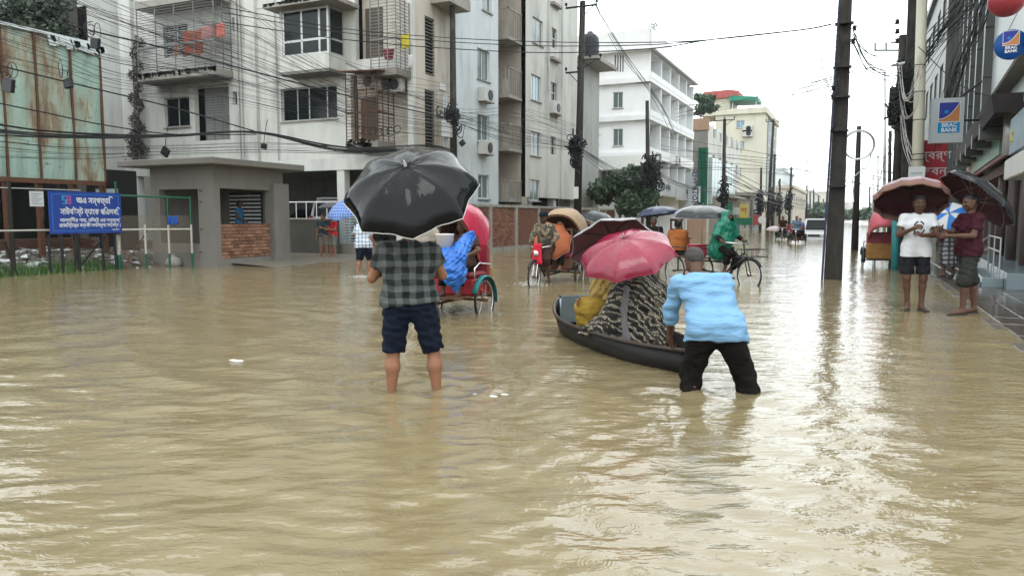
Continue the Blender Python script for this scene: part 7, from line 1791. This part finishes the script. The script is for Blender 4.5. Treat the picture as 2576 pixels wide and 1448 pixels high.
tree('roof_tree', 'bushy green tree growing on the roof of the netted building', (on(1762, 270, 1, 82).x, 82, on(1762, 300, 1, 80).z-.2), 1.7, 2.7, 5, 1600, .2, LEAF, .08)
for i, (u, v, y) in enumerate(((2010, 545, 190), (2036, 528, 230), (2062, 556, 205), (2085, 566, 260), (2226, 572, 190), (2245, 560, 160))):
    pb_ = on(u, 560, 1, y); tree('distant_tree', ['hazy green tree at the far left kerb, nearest of the row', 'tallest hazy tree of the far left row', 'rounded hazy tree at the middle of the far left row', 'last small hazy tree of the far left row', 'hazy tree on the far right kerb', 'hazy tree behind the parked pink-covered rickshaw'][i], (pb_.x, y, 0), y*.034, max(3.5, on(u, v-14, 1, y).z), 20+i, 800, y*.0032, LEAF, .3, 'hazy trees at the street end')
for i, (u, v, y, x) in enumerate(((1637, 65, 59, 0), (1652, 100, 62, 0), (1741, 165, 75, 0))):
    q = on(u, v+14, 1, y); t = thing('rooftop_plant', ['thin plant sticking up at the near roof corner of the white building', 'leafy pot plant on the white building parapet near its corner', 'pot plant at the far end of the white building parapet'][i], 'plant', (q.x, y, q.z-.5))
    leaf_cloud('foliage', [((q.x+.2*k, y, q.z+.3*k), (.3, .3, .35)) for k in (-1, 0, 1)], 160, .09, LEAF, t, seed=i); stems(t, [((q.x, y, q.z-.6), (q.x+.1, y, q.z+.5))], .03)
# ------------------------------------------------------------------ poles
PC = 'conc_pole'
def arm(t, c, half, z, side=(1, 0, 0), n_=3, ins=True, one=0):
    s = Vector(side).normalized(); c = Vector(c); a0, a1 = (-half, half) if not one else ((0, half*2) if one > 0 else (-half*2, 0))
    MB().beam(c+s*a0+Vector((0, -.1, z)), c+s*a1+Vector((0, -.1, z)), .08).build('crossarm', 'black', t)
    MB().beam(c+s*(a1*.75)+Vector((0, -.08, z-.03)), c+Vector((0, -.08, z-.55)), .035).build('brace', 'black', t)
    for i in range(n_):
        q = c+s*(a0+(a1-a0)*(i+.02)/(max(1, n_-1)+.04))+Vector((0, -.1, z+.04))
        MB().lathe([(.02, 0), (.02, .08), (.075, .09), (.05, .14), (.08, .16), (.05, .22), (.03, .24), (0, .25)], 8, q).build('insulator', M('brown insulator', (.03, .02, .02), .25, .1, 4, bump=0), t, True)
def tangle(t, c, r, h, n, seed=0, m='cable', name='cable_coil', th=.014):
    g = random.Random(seed)
    for i in range(n):
        o = Vector(c)+Vector((g.uniform(-r, r)*.7, g.uniform(-r, r)*.6-.05, g.uniform(-h, h))); a = g.uniform(0, 3.14); rr = g.uniform(.25, .8)*r; k = g.uniform(.5, 1.8)
        MB().tube([o+Vector((rr*math.cos(a)*math.cos(q), rr*math.sin(a)*math.cos(q), rr*k*math.sin(q))) for q in np.linspace(g.uniform(0, 2), g.uniform(4.5, 7), 11)], th*.8, 4).build(name, m, t)
_t0 = tangle
def tangle(t, c, r, h, n, seed=0, m='cable', name='cable_coil', th=.014):
    _t0(t, c, r, h, n, seed, m, name, th)
    if n < 8: return
    g = random.Random(seed+99); b = MB()          # the knotted mass the loops hang out of
    for i in range(n*5):
        p = Vector(c)+Vector((g.gauss(0, r*.33), g.gauss(0, r*.25)-.08, g.gauss(0, h*.5))); d = Vector((g.gauss(0, 1), g.gauss(0, .6), g.gauss(0, 1))).normalized()*r*g.uniform(.3, .8)
        b.tube([p-d, p+Vector((g.gauss(0, r*.15), 0, g.gauss(0, r*.15))), p+d], th*1.3, 4)
    tag(b.build('cable_knot', m, t, True), kind='stuff')
def pole(label, u, vb, vt, d, w0, w1, ut=None, square=False, m=PC, name='utility_pole', group=None, n=10):
    b = P(u, vb, d); b.z = -.4; tp = P(u if ut is None else ut, vt, d); 
    t = thing(name, label, 'pole', (b.x, b.y, -.4), 0, group)
    if square: mb_ = MB(); k = [(b, w0), (tp, w1)]; V = [c+Vector((sx*w/2, sy*w*.4, 0)) for c, w in k for sx, sy in ((-1, -1), (1, -1), (1, 1), (-1, 1))]; mb_.add(V, [(0, 3, 2, 1), (4, 5, 6, 7)]+[(i, (i+1) % 4, 4+(i+1) % 4, 4+i) for i in range(4)]); mb_.build('shaft', m, t)
    else: MB().cyl(b, tp, w0/2, w1/2, n).build('shaft', m, t, True)
    return t, b, tp
# the big weathered pole standing in the water
t, b, tp = pole('big weathered concrete pole rising from the flood right of the cart', 2095, 700, -60, 18.5, .42, .25, 2132, True)
MB().beam(b+Vector((-.24, -.19, .2)), P(2112, 0, 18.3), .05).build('edge_pipe', M('bluish pipe', (.02, .024, .06), .4, .2, 4), t)
pl = MB().beam(P(2101, 165, 18.2), P(2111, 15, 18.2), .10, .03).build('step_plate', M('bluish pipe', (.02, .024, .06), .4, .2, 4), t)
for i in range(11):
    q = P(2101+i*.95, 162-i*14, 18.2); MB().cyl(q+Vector((-.20, -.05, 0)), q+Vector((.06, -.05, 0)), .008, n=4).build('step_pin', 'black', t)
for v, du in ((170, 0), (245, 2), (60, 0), (470, 8), (330, -4)): 
    q = P(2124-(v-60)*.047, v, 18.3); MB().box(q.x-.21, q.x+.21, q.y-.05, q.y+.2, q.z, q.z+.03).build('clamp_band', 'black', t)
for (u, v) in ((2096, 362-140), (2095, 390-145), (2094, 515-190), (2150, 72), (2146, 105)):
    q = P(u, v, 18.3); MB().lathe([(0, -.06), (.05, -.05), (.03, 0), (.05, .02), (.05, .06), (0, .08)], 8, q).build('insulator', 'black', t, True)
    MB().cyl(q, q+Vector((.18 if u < 2100 else -.22, 0, 0)), .01, n=5).build('bracket', 'black', t)
pole('slimmer pole with a hanging cable ring beyond the big weathered pole', 2150, 628, 318, 35, .33, .2, 2161)
q = P(2160, 365, 34.6); tr_ = thing('cable_ring', 'wide ring of pale cable hanging on the slimmer pole', 'cable ring', tuple(q))
for k in (0, 1): MB().tube([q+Vector(((.62+.05*k)*math.cos(a), -.1*k, (.62+.04*k)*math.sin(a))) for a in np.linspace(0, 6.28, 24)[:-1]], .028, 5, closed=True).build('loop', 'galv', tr_)
MB().tube([q+Vector((.6, 0, -.2)), q+Vector((.4, 0, -.9)), q+Vector((-.2, 0, -1.5)), q+Vector((-.1, 0, -2.6))], .025, 5).build('tail', 'galv', tr_)
# teal and brown post stubs by the parked rickshaw
t, b, tp = pole('teal painted round post beside the parked rickshaw', 2252, 680, 530, 21.7, .21, .21, 2254, m='teal', name='post')
t, b, tp = pole('dark brown squared pole right behind the teal post', 2275, 672, -40, 22.4, .34, .30, 2300, True)
tangle(t, P(2262, 265, 21.9), .28, .55, 26, 5, th=.03); tangle(t, P(2272, 200, 21.9), .2, .6, 10, 6); 
MB().rbox(*(lambda q: (q.x-.28, q.x+.0, q.y-.3, q.y-.02, q.z-.6, q.z+.5))(P(2262, 265, 22.2)), .03).build('junction_box', 'black', t)
t, b, tp = pole('mottled grey concrete pole left in the dark pole cluster', 2250, 660, 90, 25, .36, .26, 2272, False)
for v, ul in ((127, 2200), (107, 2242)): q = P(2262, v, 24.6); MB().beam(P(ul, v, 24.6), q, .05).build('crossarm', 'galv', t)
for u in (2201, 2228): MB().cyl(P(u, 128, 24.6), P(u, 108, 24.6), .045, n=6).build('insulator', 'galv', t)
for v in (58, 82, 106): MB().lathe([(0, 0), (.08, .02), (.05, .1), (.08, .14), (0, .18)], 8, P(2257, v+4, 24.6)).build('insulator', 'black', t, True)
t, b, tp = pole('greenish dark pole with hanging pale cables beside the cream pole', 2288, 640, -40, 24, .42, .38, 2318, True, m=M('mossy pole', (.06, .06, .045), .7, .35, 3, grime=.5, bump=.4))
t, b, tp = pole('tall cream painted round pole in front of the bank sign', 2305, 640, -40, 20.6, .33, .25, 2320, m=M('cream pole paint', (.50, .47, .37), .5, .06, 2, grime=.5, gs=(5, 5, .4)), n=16)
for v in (165, 232, 302, 388, 402): q = P(2312, v, 20.5); MB().tube([q+Vector((.16*math.cos(a), .16*math.sin(a), 0)) for a in np.linspace(0, 6.28, 14)[:-1]], .012, 4, closed=True).build('band', 'black', t)
q = P(2306, 435, 20.3); t2 = thing('pole_notice', 'white paper notice stuck on the cream pole above the maroon umbrella', 'notice', tuple(q-Vector((.2, .0, .15))))
MB().box(q.x-.2, q.x+.2, q.y-.01, q.y, q.z-.17, q.z+.17).build('sheet', MATS['wet paper'], t2)
MB().box(q.x-.14, q.x+.14, q.y-.014, q.y-.011, q.z-.02, q.z).build('print_lines', MATS['faded print'], t2)
# left kerb poles
t, b, tp = pole('tall dark pole behind the big black umbrella with coiled cables', 1143, 640, -40, 31, .36, .22, 1138)
tangle(t, P(1142, 290, 30.7), .3, .22, 12, 1, th=.03); tangle(t, P(1150, 325, 30.7), .2, .15, 5, 2, th=.03); tangle(t, P(1112, 290, 30.7), .22, .15, 5, 3, th=.02)
tb = thing('steel_conduit', 'pale steel conduit pipes standing against the tall dark pole', 'pipe', tuple(P(1120, 640, 31)))
for u in (1118, 1124): MB().cyl(P(u, 640, 31), P(u-1, 240, 31), .05, n=7).build('pipe', 'galv', tb)
b = MB().rbox(*(lambda q: (q.x-.22, q.x+.2, q.y-.2, q.y, q.z-.35, q.z+.35))(P(1128, 325, 30.9)), .02); b.build('meter_box', 'alu_w', tb)
t, b, tp = pole('leaning dark pole with crossarms before the white building', 1450, 622, 4, 39, .44, .30, 1466)
arm(t, P(1464, 18, 39), .85, 0, (1, 0, 0), 3); arm(t, P(1459, 152, 39), .55, 0, (1, .2, 0), 3, one=1); arm(t, P(1457, 182, 39), .35, 0, (-1, 0, 0), 2, one=1)
tangle(t, P(1452, 370, 38.7), .42, .6, 22, 9, th=.035); tangle(t, P(1452, 405, 38.7), .3, .4, 10, 10, th=.03)
q = P(1452, 485, 38.6); MB().box(q.x-.14, q.x+.14, q.y-.2, q.y-.19, q.z-.3, q.z+.3).build('paper_notice', 'alu_w', t)
t, b, tp = pole('short dark pole without arms and with a big cable tangle by the tree', 1632, 600, 254, 52, .36, .24, 1628)
tangle(t, P(1638, 440, 51.5), .7, 1.0, 34, 11, th=.05)
for i in range(10):
    q = P(1632, 440, 51.4); 
t, b, tp = pole('dark pole with a three-insulator arm in front of the netted building', 1819, 585, 300, 66, .40, .26, 1823)
arm(t, P(1823, 303, 66), .85, 0, (1, 0, 0), 3); tangle(t, P(1821, 490, 65.5), .45, 1.1, 20, 12, th=.05)
sp_ = [('thin plain pole left of the leaning pair before the blue glass front', 1912, 590, 422, 88, .36, .24, 1915), ('leaning pole with a side arm before the blue glass front', 1930, 590, 300, 84, .42, .24, 1946), ('short pole standing against the leaning one', 1942, 590, 388, 96, .36, .24, 1949), ('pole near the flat-roofed beige house', 1960, 590, 450, 110, .36, .26, 1962), ('pole with a double arm before the hazy white block', 1984, 590, 420, 100, .4, .26, 1991),
       ('slim hazy pole, first of the far left file', 2028, 582, 466, 150, .4, .3, 2030), ('slim hazy pole, second of the far left file', 2038, 578, 482, 190, .45, .35, 2038), ('slim hazy pole, third of the far left file', 2046, 578, 474, 175, .45, .3, 2047), ('slim hazy pole, fourth of the far left file', 2058, 574, 492, 210, .45, .35, 2059), ('slim hazy pole, last of the far left file', 2071, 572, 500, 240, .5, .4, 2071),
       ('pale lamp post with a curved arm right of the slimmer pole', 2224, 610, 180, 60, .26, .18, 2226), ('thin hazy pole beside the pale lamp post', 2208, 590, 390, 90, .34, .25, 2209), ('thin hazy pole left of the pale lamp post', 2196, 584, 440, 120, .4, .3, 2197), ('short hazy pole at the right end of the street', 2187, 578, 470, 150, .4, .3, 2188), ('dark thin pole just left of the mottled grey one', 2236, 620, 330, 50, .28, .2, 2239)]
for i, (lab, u, vb, vt, d, w0, w1, ut) in enumerate(sp_):
    m_ = 'galv' if 'pale lamp' in lab else PC; t, b, tp = pole(lab, u, vb, vt, d, w0, w1, ut, n=7, m=m_, group='poles far along the street')
    if i in (1, 2, 4, 5, 11, 12): arm(t, tp, .8, -.25-.0, (1, 0, 0), 2)
    if i in (2, 3, 4, 0): tangle(t, P(u, 512, d-.6), .55, 1.4, 14, i+30, th=.07)
    if i == 10:
        for dx in (-1,): MB().tube([tp, tp+Vector((dx*.8, -.1, .35)), tp+Vector((dx*1.9, -.2, .30)), tp+Vector((dx*2.4, -.2, .15))], .04, 5).build('lamp_arm', 'galv', t)
        MB().rbox(tp.x-2.7, tp.x-2.3, tp.y-.35, tp.y-.1, tp.z+.05, tp.z+.15, .03).build('lamp_head', 'galv', t)
# street lamp on the cluster
q = P(2243, 166, 24.5); t = thing('street_lamp', 'white street lamp head poking from the dark pole cluster', 'lamp', tuple(q)); S = Shape(); S.bone(q, q+Vector((.45, -.1, .05)), .06, .09, .03, sq=(1, 1, 1.6)); V, F = S.mesh(.03); mesh_obj('lamp_head', V, F, 'alu_w', t, smooth=True)
# ------------------------------------------------------------------ overhead cables
def cat(pts, n=6):
    pts = [Vector(p) for p in pts]; 
    if len(pts) == 2: return [pts[0].lerp(pts[1], i/n) for i in range(n+1)]
    out = []; e = [pts[0]*2-pts[1]]+pts+[pts[-1]*2-pts[-2]]
    for i in range(1, len(e)-2):
        a, b_, c, d = e[i-1:i+3]
        for k in range(n): s = k/n; out.append(.5*((2*b_)+(c-a)*s+(2*a-5*b_+4*c-d)*s*s+(3*b_-a-3*c+d)*s**3))
    return out+[pts[-1]]
def cable(label, pts, r=.008, group=None, m='cable', n=6, name='overhead_cable', cat_='cable'):
    b = MB().tube(cat([P(*p) for p in pts], n), r, 4); return tag(b.build(name, m, None, True), label, cat_, group)
gr = random.Random(77)
ORD = 'topmost second third fourth fifth sixth seventh eighth ninth tenth eleventh twelfth thirteenth fourteenth fifteenth sixteenth seventeenth eighteenth nineteenth twentieth'.split()
def nth(i): return ORD[i] if i < 20 else ('twenty-'+['first', 'second', 'third', 'fourth', 'fifth', 'sixth', 'seventh', 'eighth', 'ninth'][i-20] if i < 29 else 'thirtieth' if i == 29 else 'thirty-'+['first', 'second', 'third', 'fourth'][i-30])
def bundle(label, group, pts, n, ju, jv, r=(.006, .011), jd=.3, m='cable'):
    W = []
    for i in range(n):
        a, b_ = gr.uniform(-1, 1), gr.uniform(-1, 1); k = len(pts); q = []
        for j, (u, v, d) in enumerate(pts):
            w = a+(b_-a)*j/(k-1)+gr.uniform(-.12, .12)
            q.append((u+gr.uniform(-1, 1)*ju, v+w*(jv[j] if isinstance(jv, (list, tuple)) else jv), d+gr.uniform(-jd, jd)))
        W.append((sum(x[1] for x in q)/k, q, gr.uniform(*r)))
    W.sort(key=lambda x: x[0])
    for i, (_, q, rad) in enumerate(W): cable(nth(i)+(' ' if i == 0 else ' from top, ')+label, q, rad, group, m)
# heavy lines on the left
cable('thick black cable sloping from the old house down across the balcony', [(60, 30, 19), (230, 78, 20.5), (430, 125, 23), (629, 178, 24), (870, 240, 26), (1138, 300, 30.7)], .026)
cable('thick black cable running over the green hoarding to the white wall', [(-60, 150, 17), (50, 178, 17.6), (250, 226, 19), (440, 272, 21), (640, 330, 22.5)], .022)
cable('thick black cable low across the hoarding and the booth roof', [(-60, 248, 17), (120, 285, 18), (260, 314, 19.5), (440, 338, 21), (645, 338, 22.5)], .020)
bundle('black cable in the heavy bundle above the booth', 'heavy bundle above the booth', [(-60, 322, 16.5), (100, 338, 18), (300, 345, 20), (450, 342, 21.5), (648, 334, 22.5), (870, 378, 25.5), (1070, 372, 29), (1140, 382, 30.8)], 16, 2, [20, 12, 7, 4, 3, 9, 8, 6], (.008, .018))
bundle('thin cable fanning over the green hoarding', 'thin cables over the hoarding', [(-60, 90, 16), (130, 140, 17.5), (300, 190, 20), (560, 225, 23), (900, 300, 27), (1140, 330, 30.8)], 15, 3, [60, 60, 55, 45, 30, 20], (.004, .008))
bundle('slack thin cable across the apartment front', 'slack set across the apartment front', [(500, 0, 22), (640, 60, 24), (860, 190, 26), (1138, 250, 30.5)], 9, 3, [60, 55, 50, 40], (.004, .007))
bundle('thin cable from apartment front to the crossarm pole', 'cables between the two left poles', [(870, 215, 27), (1138, 290, 30.7), (1300, 300, 35), (1450, 345, 38.6)], 12, 2, [60, 25, 60, 30], (.005, .010))
bundle('low cable between the two left poles', 'low cables between the two left poles', [(1142, 300, 30.7), (1290, 345, 35), (1452, 372, 38.6)], 10, 2, [20, 30, 8], (.006, .012))
bundle('cable from the crossarm pole to the tree pole', 'cables down the left kerb', [(1452, 372, 38.6), (1560, 440, 46), (1636, 440, 51.4)], 10, 2, [10, 25, 18], (.008, .014))
bundle('thin cable strung between the kerb poles before the clinic', 'cables before the white building', [(1636, 430, 51.4), (1730, 470, 58), (1821, 480, 65.4)], 8, 2, [14, 16, 14], (.01, .016))
bundle('distant cable crossing the street', 'distant cables over the street', [(1500, 375, 60), (1820, 405, 66), (2090, 440, 60), (2250, 470, 56)], 8, 2, [60, 45, 40, 40], (.018, .024))
bundle('thin cable between the far kerb poles', 'cables between far kerb poles', [(1821, 440, 65.4), (1946, 500, 84), (2030, 520, 150)], 6, 2, [22, 22, 14], (.025, .035))
for i, (dv, dd) in enumerate(((0, 0), (10, .2), (27, .3))):
    cable(['upper twin cable rising to the big weathered pole', 'lower twin cable rising to the big weathered pole', 'third cable rising to the big weathered pole'][i], [(560, 18+dv*1.4, 24), (860, 72+dv, 25.5), (1138, 96+dv, 27), (1383, 106+dv, 26), (1630, 107+dv*.6, 23), (1790, 100, 21.5), (2012, 76, 19), (2090, 62, 18.3)], .017 if i < 2 else .02)
bundle('thin cable descending over the white building', 'thin cables above the white building', [(1478, -20, 40), (1560, 130, 46), (1650, 250, 52), (1700, 330, 58)], 5, 6, [6, 14, 20, 30], (.012, .016))
bundle('thin cable rising to the big weathered pole', 'thin cables over the far street', [(1700, 300, 60), (1870, 262, 45), (2000, 232, 30), (2098, 205, 18.4)], 6, 3, [45, 35, 25, 16], (.010, .015))
bundle('cable spanning from the big pole to the dark pole cluster', 'cables between big pole and cluster', [(2146, 75, 18.3), (2190, 150, 20), (2262, 175, 22.2)], 9, 2, [40, 45, 30], (.008, .012))
bundle('long loop of slack wire hanging beside the big pole', 'slack wires beside the big pole', [(2064, 70, 18.3), (2066, 150, 18.3), (2075, 195, 18.3), (2098, 240, 18.3)], 3, 3, [2, 14, 14, 14], (.004, .006))
bundle('cable in the dense sheaf over the pole cluster', 'dense sheaf at the right', [(2262, 250, 22.2), (2330, 130, 21.2), (2420, 20, 20), (2470, -60, 19)], 34, 16, [60, 60, 50, 50], (.006, .012), .8)
bundle('cable in the sheaf before the tiled columns', 'second sheaf at the right', [(2360, 330, 22), (2410, 170, 20.5), (2470, 30, 19), (2500, -60, 18.5)], 20, 12, [50, 50, 30, 30], (.006, .012), .6)
bundle('pale loop between dark cluster and cream pole', 'pale loops at the cream pole', [(2262, 175, 22), (2275, 260, 21.2), (2298, 240, 20.7), (2318, 160, 20.5)], 12, 6, [40, 60, 60, 40], (.007, .011), .2, 'cable_w')
bundle('pale slack cable hanging down beside the cream pole', 'pale drops at the cream pole', [(2265, 230, 22), (2272, 320, 21.4), (2290, 390, 20.8), (2308, 430, 20.6)], 7, 5, [30, 40, 30, 20], (.007, .010), .2, 'cable_w')
cable('single black cable crossing in front of the tiled columns to the canopy', [(2310, 118, 20.4), (2410, 210, 19.5), (2500, 245, 18.6), (2600, 262, 17.5)], .013)
bundle('thin wire far along the right kerb', 'thin wires along the right kerb', [(2262, 260, 24), (2230, 400, 50), (2205, 480, 90), (2188, 520, 150)], 8, 3, [60, 50, 30, 20], (.008, .013))
bundle('thin cable across the upper left balconies', 'thin cables across the upper left balconies', [(100, -30, 18), (330, 60, 21), (620, 150, 23.5), (880, 260, 26.5)], 18, 4, [60, 70, 60, 40], (.004, .008))
bundle('thin cable sagging beneath the heavy bundle', 'thin cables sagging over the booth', [(-40, 370, 17), (200, 385, 19.5), (450, 378, 21.5), (700, 372, 24), (1000, 385, 28)], 10, 4, [30, 20, 16, 16, 10], (.004, .008))
# small black boxes slung from the cables
for (u, v, d, s, a, lab) in ((22, 215, 17.4, 1.3, 12, 'black splice box with cable coils hung before the left edge of the hoarding'), (172, 210, 18.2, .95, -8, 'small black splice box hung over the rust streak of the hoarding'), (240, 110, 19, 1.1, 10, 'black splice box and coil at the upper corner of the hoarding'), (416, 382, 21.4, 1.0, 35, 'black diamond-tilted splice box above the booth roof'), (664, 368, 23, .7, 12, 'small black splice box left of the carport'), (1163, 360, 30.6, .9, -35, 'tilted black splice box right of the tall dark pole')):
    q = P(u, v, d); t = thing('splice_box', lab, 'splice box', tuple(q)); mb_ = MB().rbox(-.13*s, .13*s, -.05, .05, -.12*s, .12*s, .015); mt = Matrix.Translation(q) @ Matrix.Rotation(R(a), 4, 'Y'); mb_.v = [tuple(mt @ Vector(x)) for x in mb_.v]; mb_.build('box_shell', 'black', t)
    if 'coil' in lab or 'rust' in lab:
        tangle(t, q+Vector((0, 0, .28)), .22 if 'rust' not in lab else .26, .06, 5 if 'rust' not in lab else 2, int(u), th=.012)
    else: MB().tube([q+Vector((0, 0, .1)), q+Vector((.05, 0, .4)), q+Vector((.12, .05, .8))], .01, 4).build('lead', 'cable', t)
# sign boards along the left kerb
def board(name, lab, u0, v0, u1, v1, x, m_, txt=None, tm=None, sz=.6, vert=False, cat_='sign', dv=0):
    a = rect_x(u0, v0, u1, v1, x); t = thing(name, lab, cat_, (x, (a[0]+a[1])/2, a[2]))
    MB().box(x-.08, x, a[0], a[1], a[2], a[3]).build('board', m_, t)
    if txt: text(txt, sz*(a[3]-a[2]), tm, frame((x+.004, (a[0]+a[1])/2, a[2]+(a[3]-a[2])*(.5-sz*.35)), (0, 1, 0)), t, ext=.01, bold=.01)
    return t
SW = M('weathered white sign', (.50, .52, .52), .5, .12, .8, grime=.5, gs=(.3, .3, .3)); DT = M('dark lettering', (.06, .08, .12), .6, 0, bump=0)
board('shop_sign', 'long weathered white sign board with blue-grey lettering under the white building', 1640, 447, 1700, 492, -13.7, SW, 'মেডিকেল সেন্টার', DT, .42)
board('shop_sign', 'second weathered white sign board farther along under the white building', 1701, 463, 1762, 505, -13.72, SW, 'ক্লিনিক', DT, .5)
a = rect_x(1724, 428, 1748, 505, -12.7); t = thing('vertical_sign', 'upright white sign with vertical lettering at the far corner of the white building', 'sign', (-12.7, (a[0]+a[1])/2, a[2]))
q = P(1735, 478, 66); MB().box(q.x-.42, q.x+.42, q.y, q.y+.12, q.z-1.45, q.z+1.5).build('board', M('sign box face', (.50, .54, .56), .4, .04, 2, bump=0), t)
text('হাসপাতাল', .85, DT, frame((q.x+.22, q.y-.006, q.z), (0, 0, -1), (1, 0, 0)), t, ext=.01, bold=.02)
YL = M('yellow sign face', (.55, .47, .04), .5, .1, 1, bump=0)
for i, (nm, lab, u0, v0, u1, v1, d, m_) in enumerate((('yellow_sign', 'small yellow sign under the weathered white board', 1637, 488, 1655, 500, 56, YL), ('yellow_notice', 'yellow notice low on the wall behind the navy umbrella', 1615, 572, 1628, 588, 50, YL), ('green_sign', 'dark green shop sign past the kerb pole', 1826, 508, 1842, 536, 72, M('dark green sign', (.02, .15, .09), .5, .1, 1)), ('cream_sign', 'tall yellow sign with a red mark over the far shops', 1860, 514, 1882, 548, 76, M('cream yellow sign', (.50, .42, .12), .5, .1, 1)), ('green_fascia', 'wide green shop fascia under the yellow sign', 1846, 548, 1892, 566, 78, M('dark green sign', (.02, .15, .09), .5, .1, 1)), ('red_sign', 'faded red sign with a white disc beside the green fascia', 1893, 540, 1912, 566, 82, M('faded red sign', (.35, .08, .08), .5, .2, 2)), ('pale_sign', 'pale shop sign between the two kerb poles', 1845, 522, 1860, 540, 80, SW))):
    q = P((u0+u1)/2, (v0+v1)/2, d); w_, h_ = (u1-u0)*d/1900/2, (v1-v0)*d/1900/2; t = thing(nm, lab, 'sign', (q.x, q.y, q.z-h_)); MB().box(q.x-w_, q.x+w_, q.y, q.y+.12, q.z-h_, q.z+h_).build('board', m_, t)
    if nm == 'red_sign': MB().lathe([(.42, 0), (.42, .05), (0, .06)], 16, q+Vector((w_+.2, -.06, 0)), (0, -1, 0)).build('disc', WHL, t)
    if nm == 'cream_sign': text('শ', h_*1.3, M('banner red', (.40, .03, .045), .5, .15, 2), frame(q+Vector((0, -.01, -h_*.4)), (1, 0, 0)), t, ext=.01)
# foam and floating scraps on the water
for i, (u, v, s) in enumerate(((606, 904, .10), (1240, 990, .12))):
    q = G(u, v); b = MB()
    for k in range(5): b.ball((q.x+gr.uniform(-1, 1)*s, q.y+gr.uniform(-1, 1)*s*.5, -.012+.0), s*gr.uniform(.25, .45), 9, 5, (1.5, 1, .28))
    tag(b.build('plastic_scrap', M('pale plastic scrap', (.62, .60, .55), .4, .05, 9, bump=.2), smooth=True), ['white plastic scrap floating left of the plaid-shirted person', 'long white scrap floating on the ripples before the boat'][i], 'scrap')
for (u, v) in ((943, 1432), (1265, 1160), (2402, 1005)):
    pass
# ------------------------------------------------------------------ rain-hazed air
hz = MB().box(-320, 260, -25, 1450, -1.4, 47).build('haze', MM['dark'], None)
m = bpy.data.materials.new('rain haze'); m.use_nodes = True; n = m.node_tree.nodes; n.remove(n['Principled BSDF'])
pv_ = n.new('ShaderNodeVolumePrincipled'); pv_.inputs['Color'].default_value = (.93, .97, 1, 1); pv_.inputs['Density'].default_value = HAZE; pv_.inputs['Anisotropy'].default_value = .2
m.node_tree.links.new(pv_.outputs[0], n['Material Output'].inputs['Volume']); hz.data.materials[0] = m; tag(hz, kind='stuff')
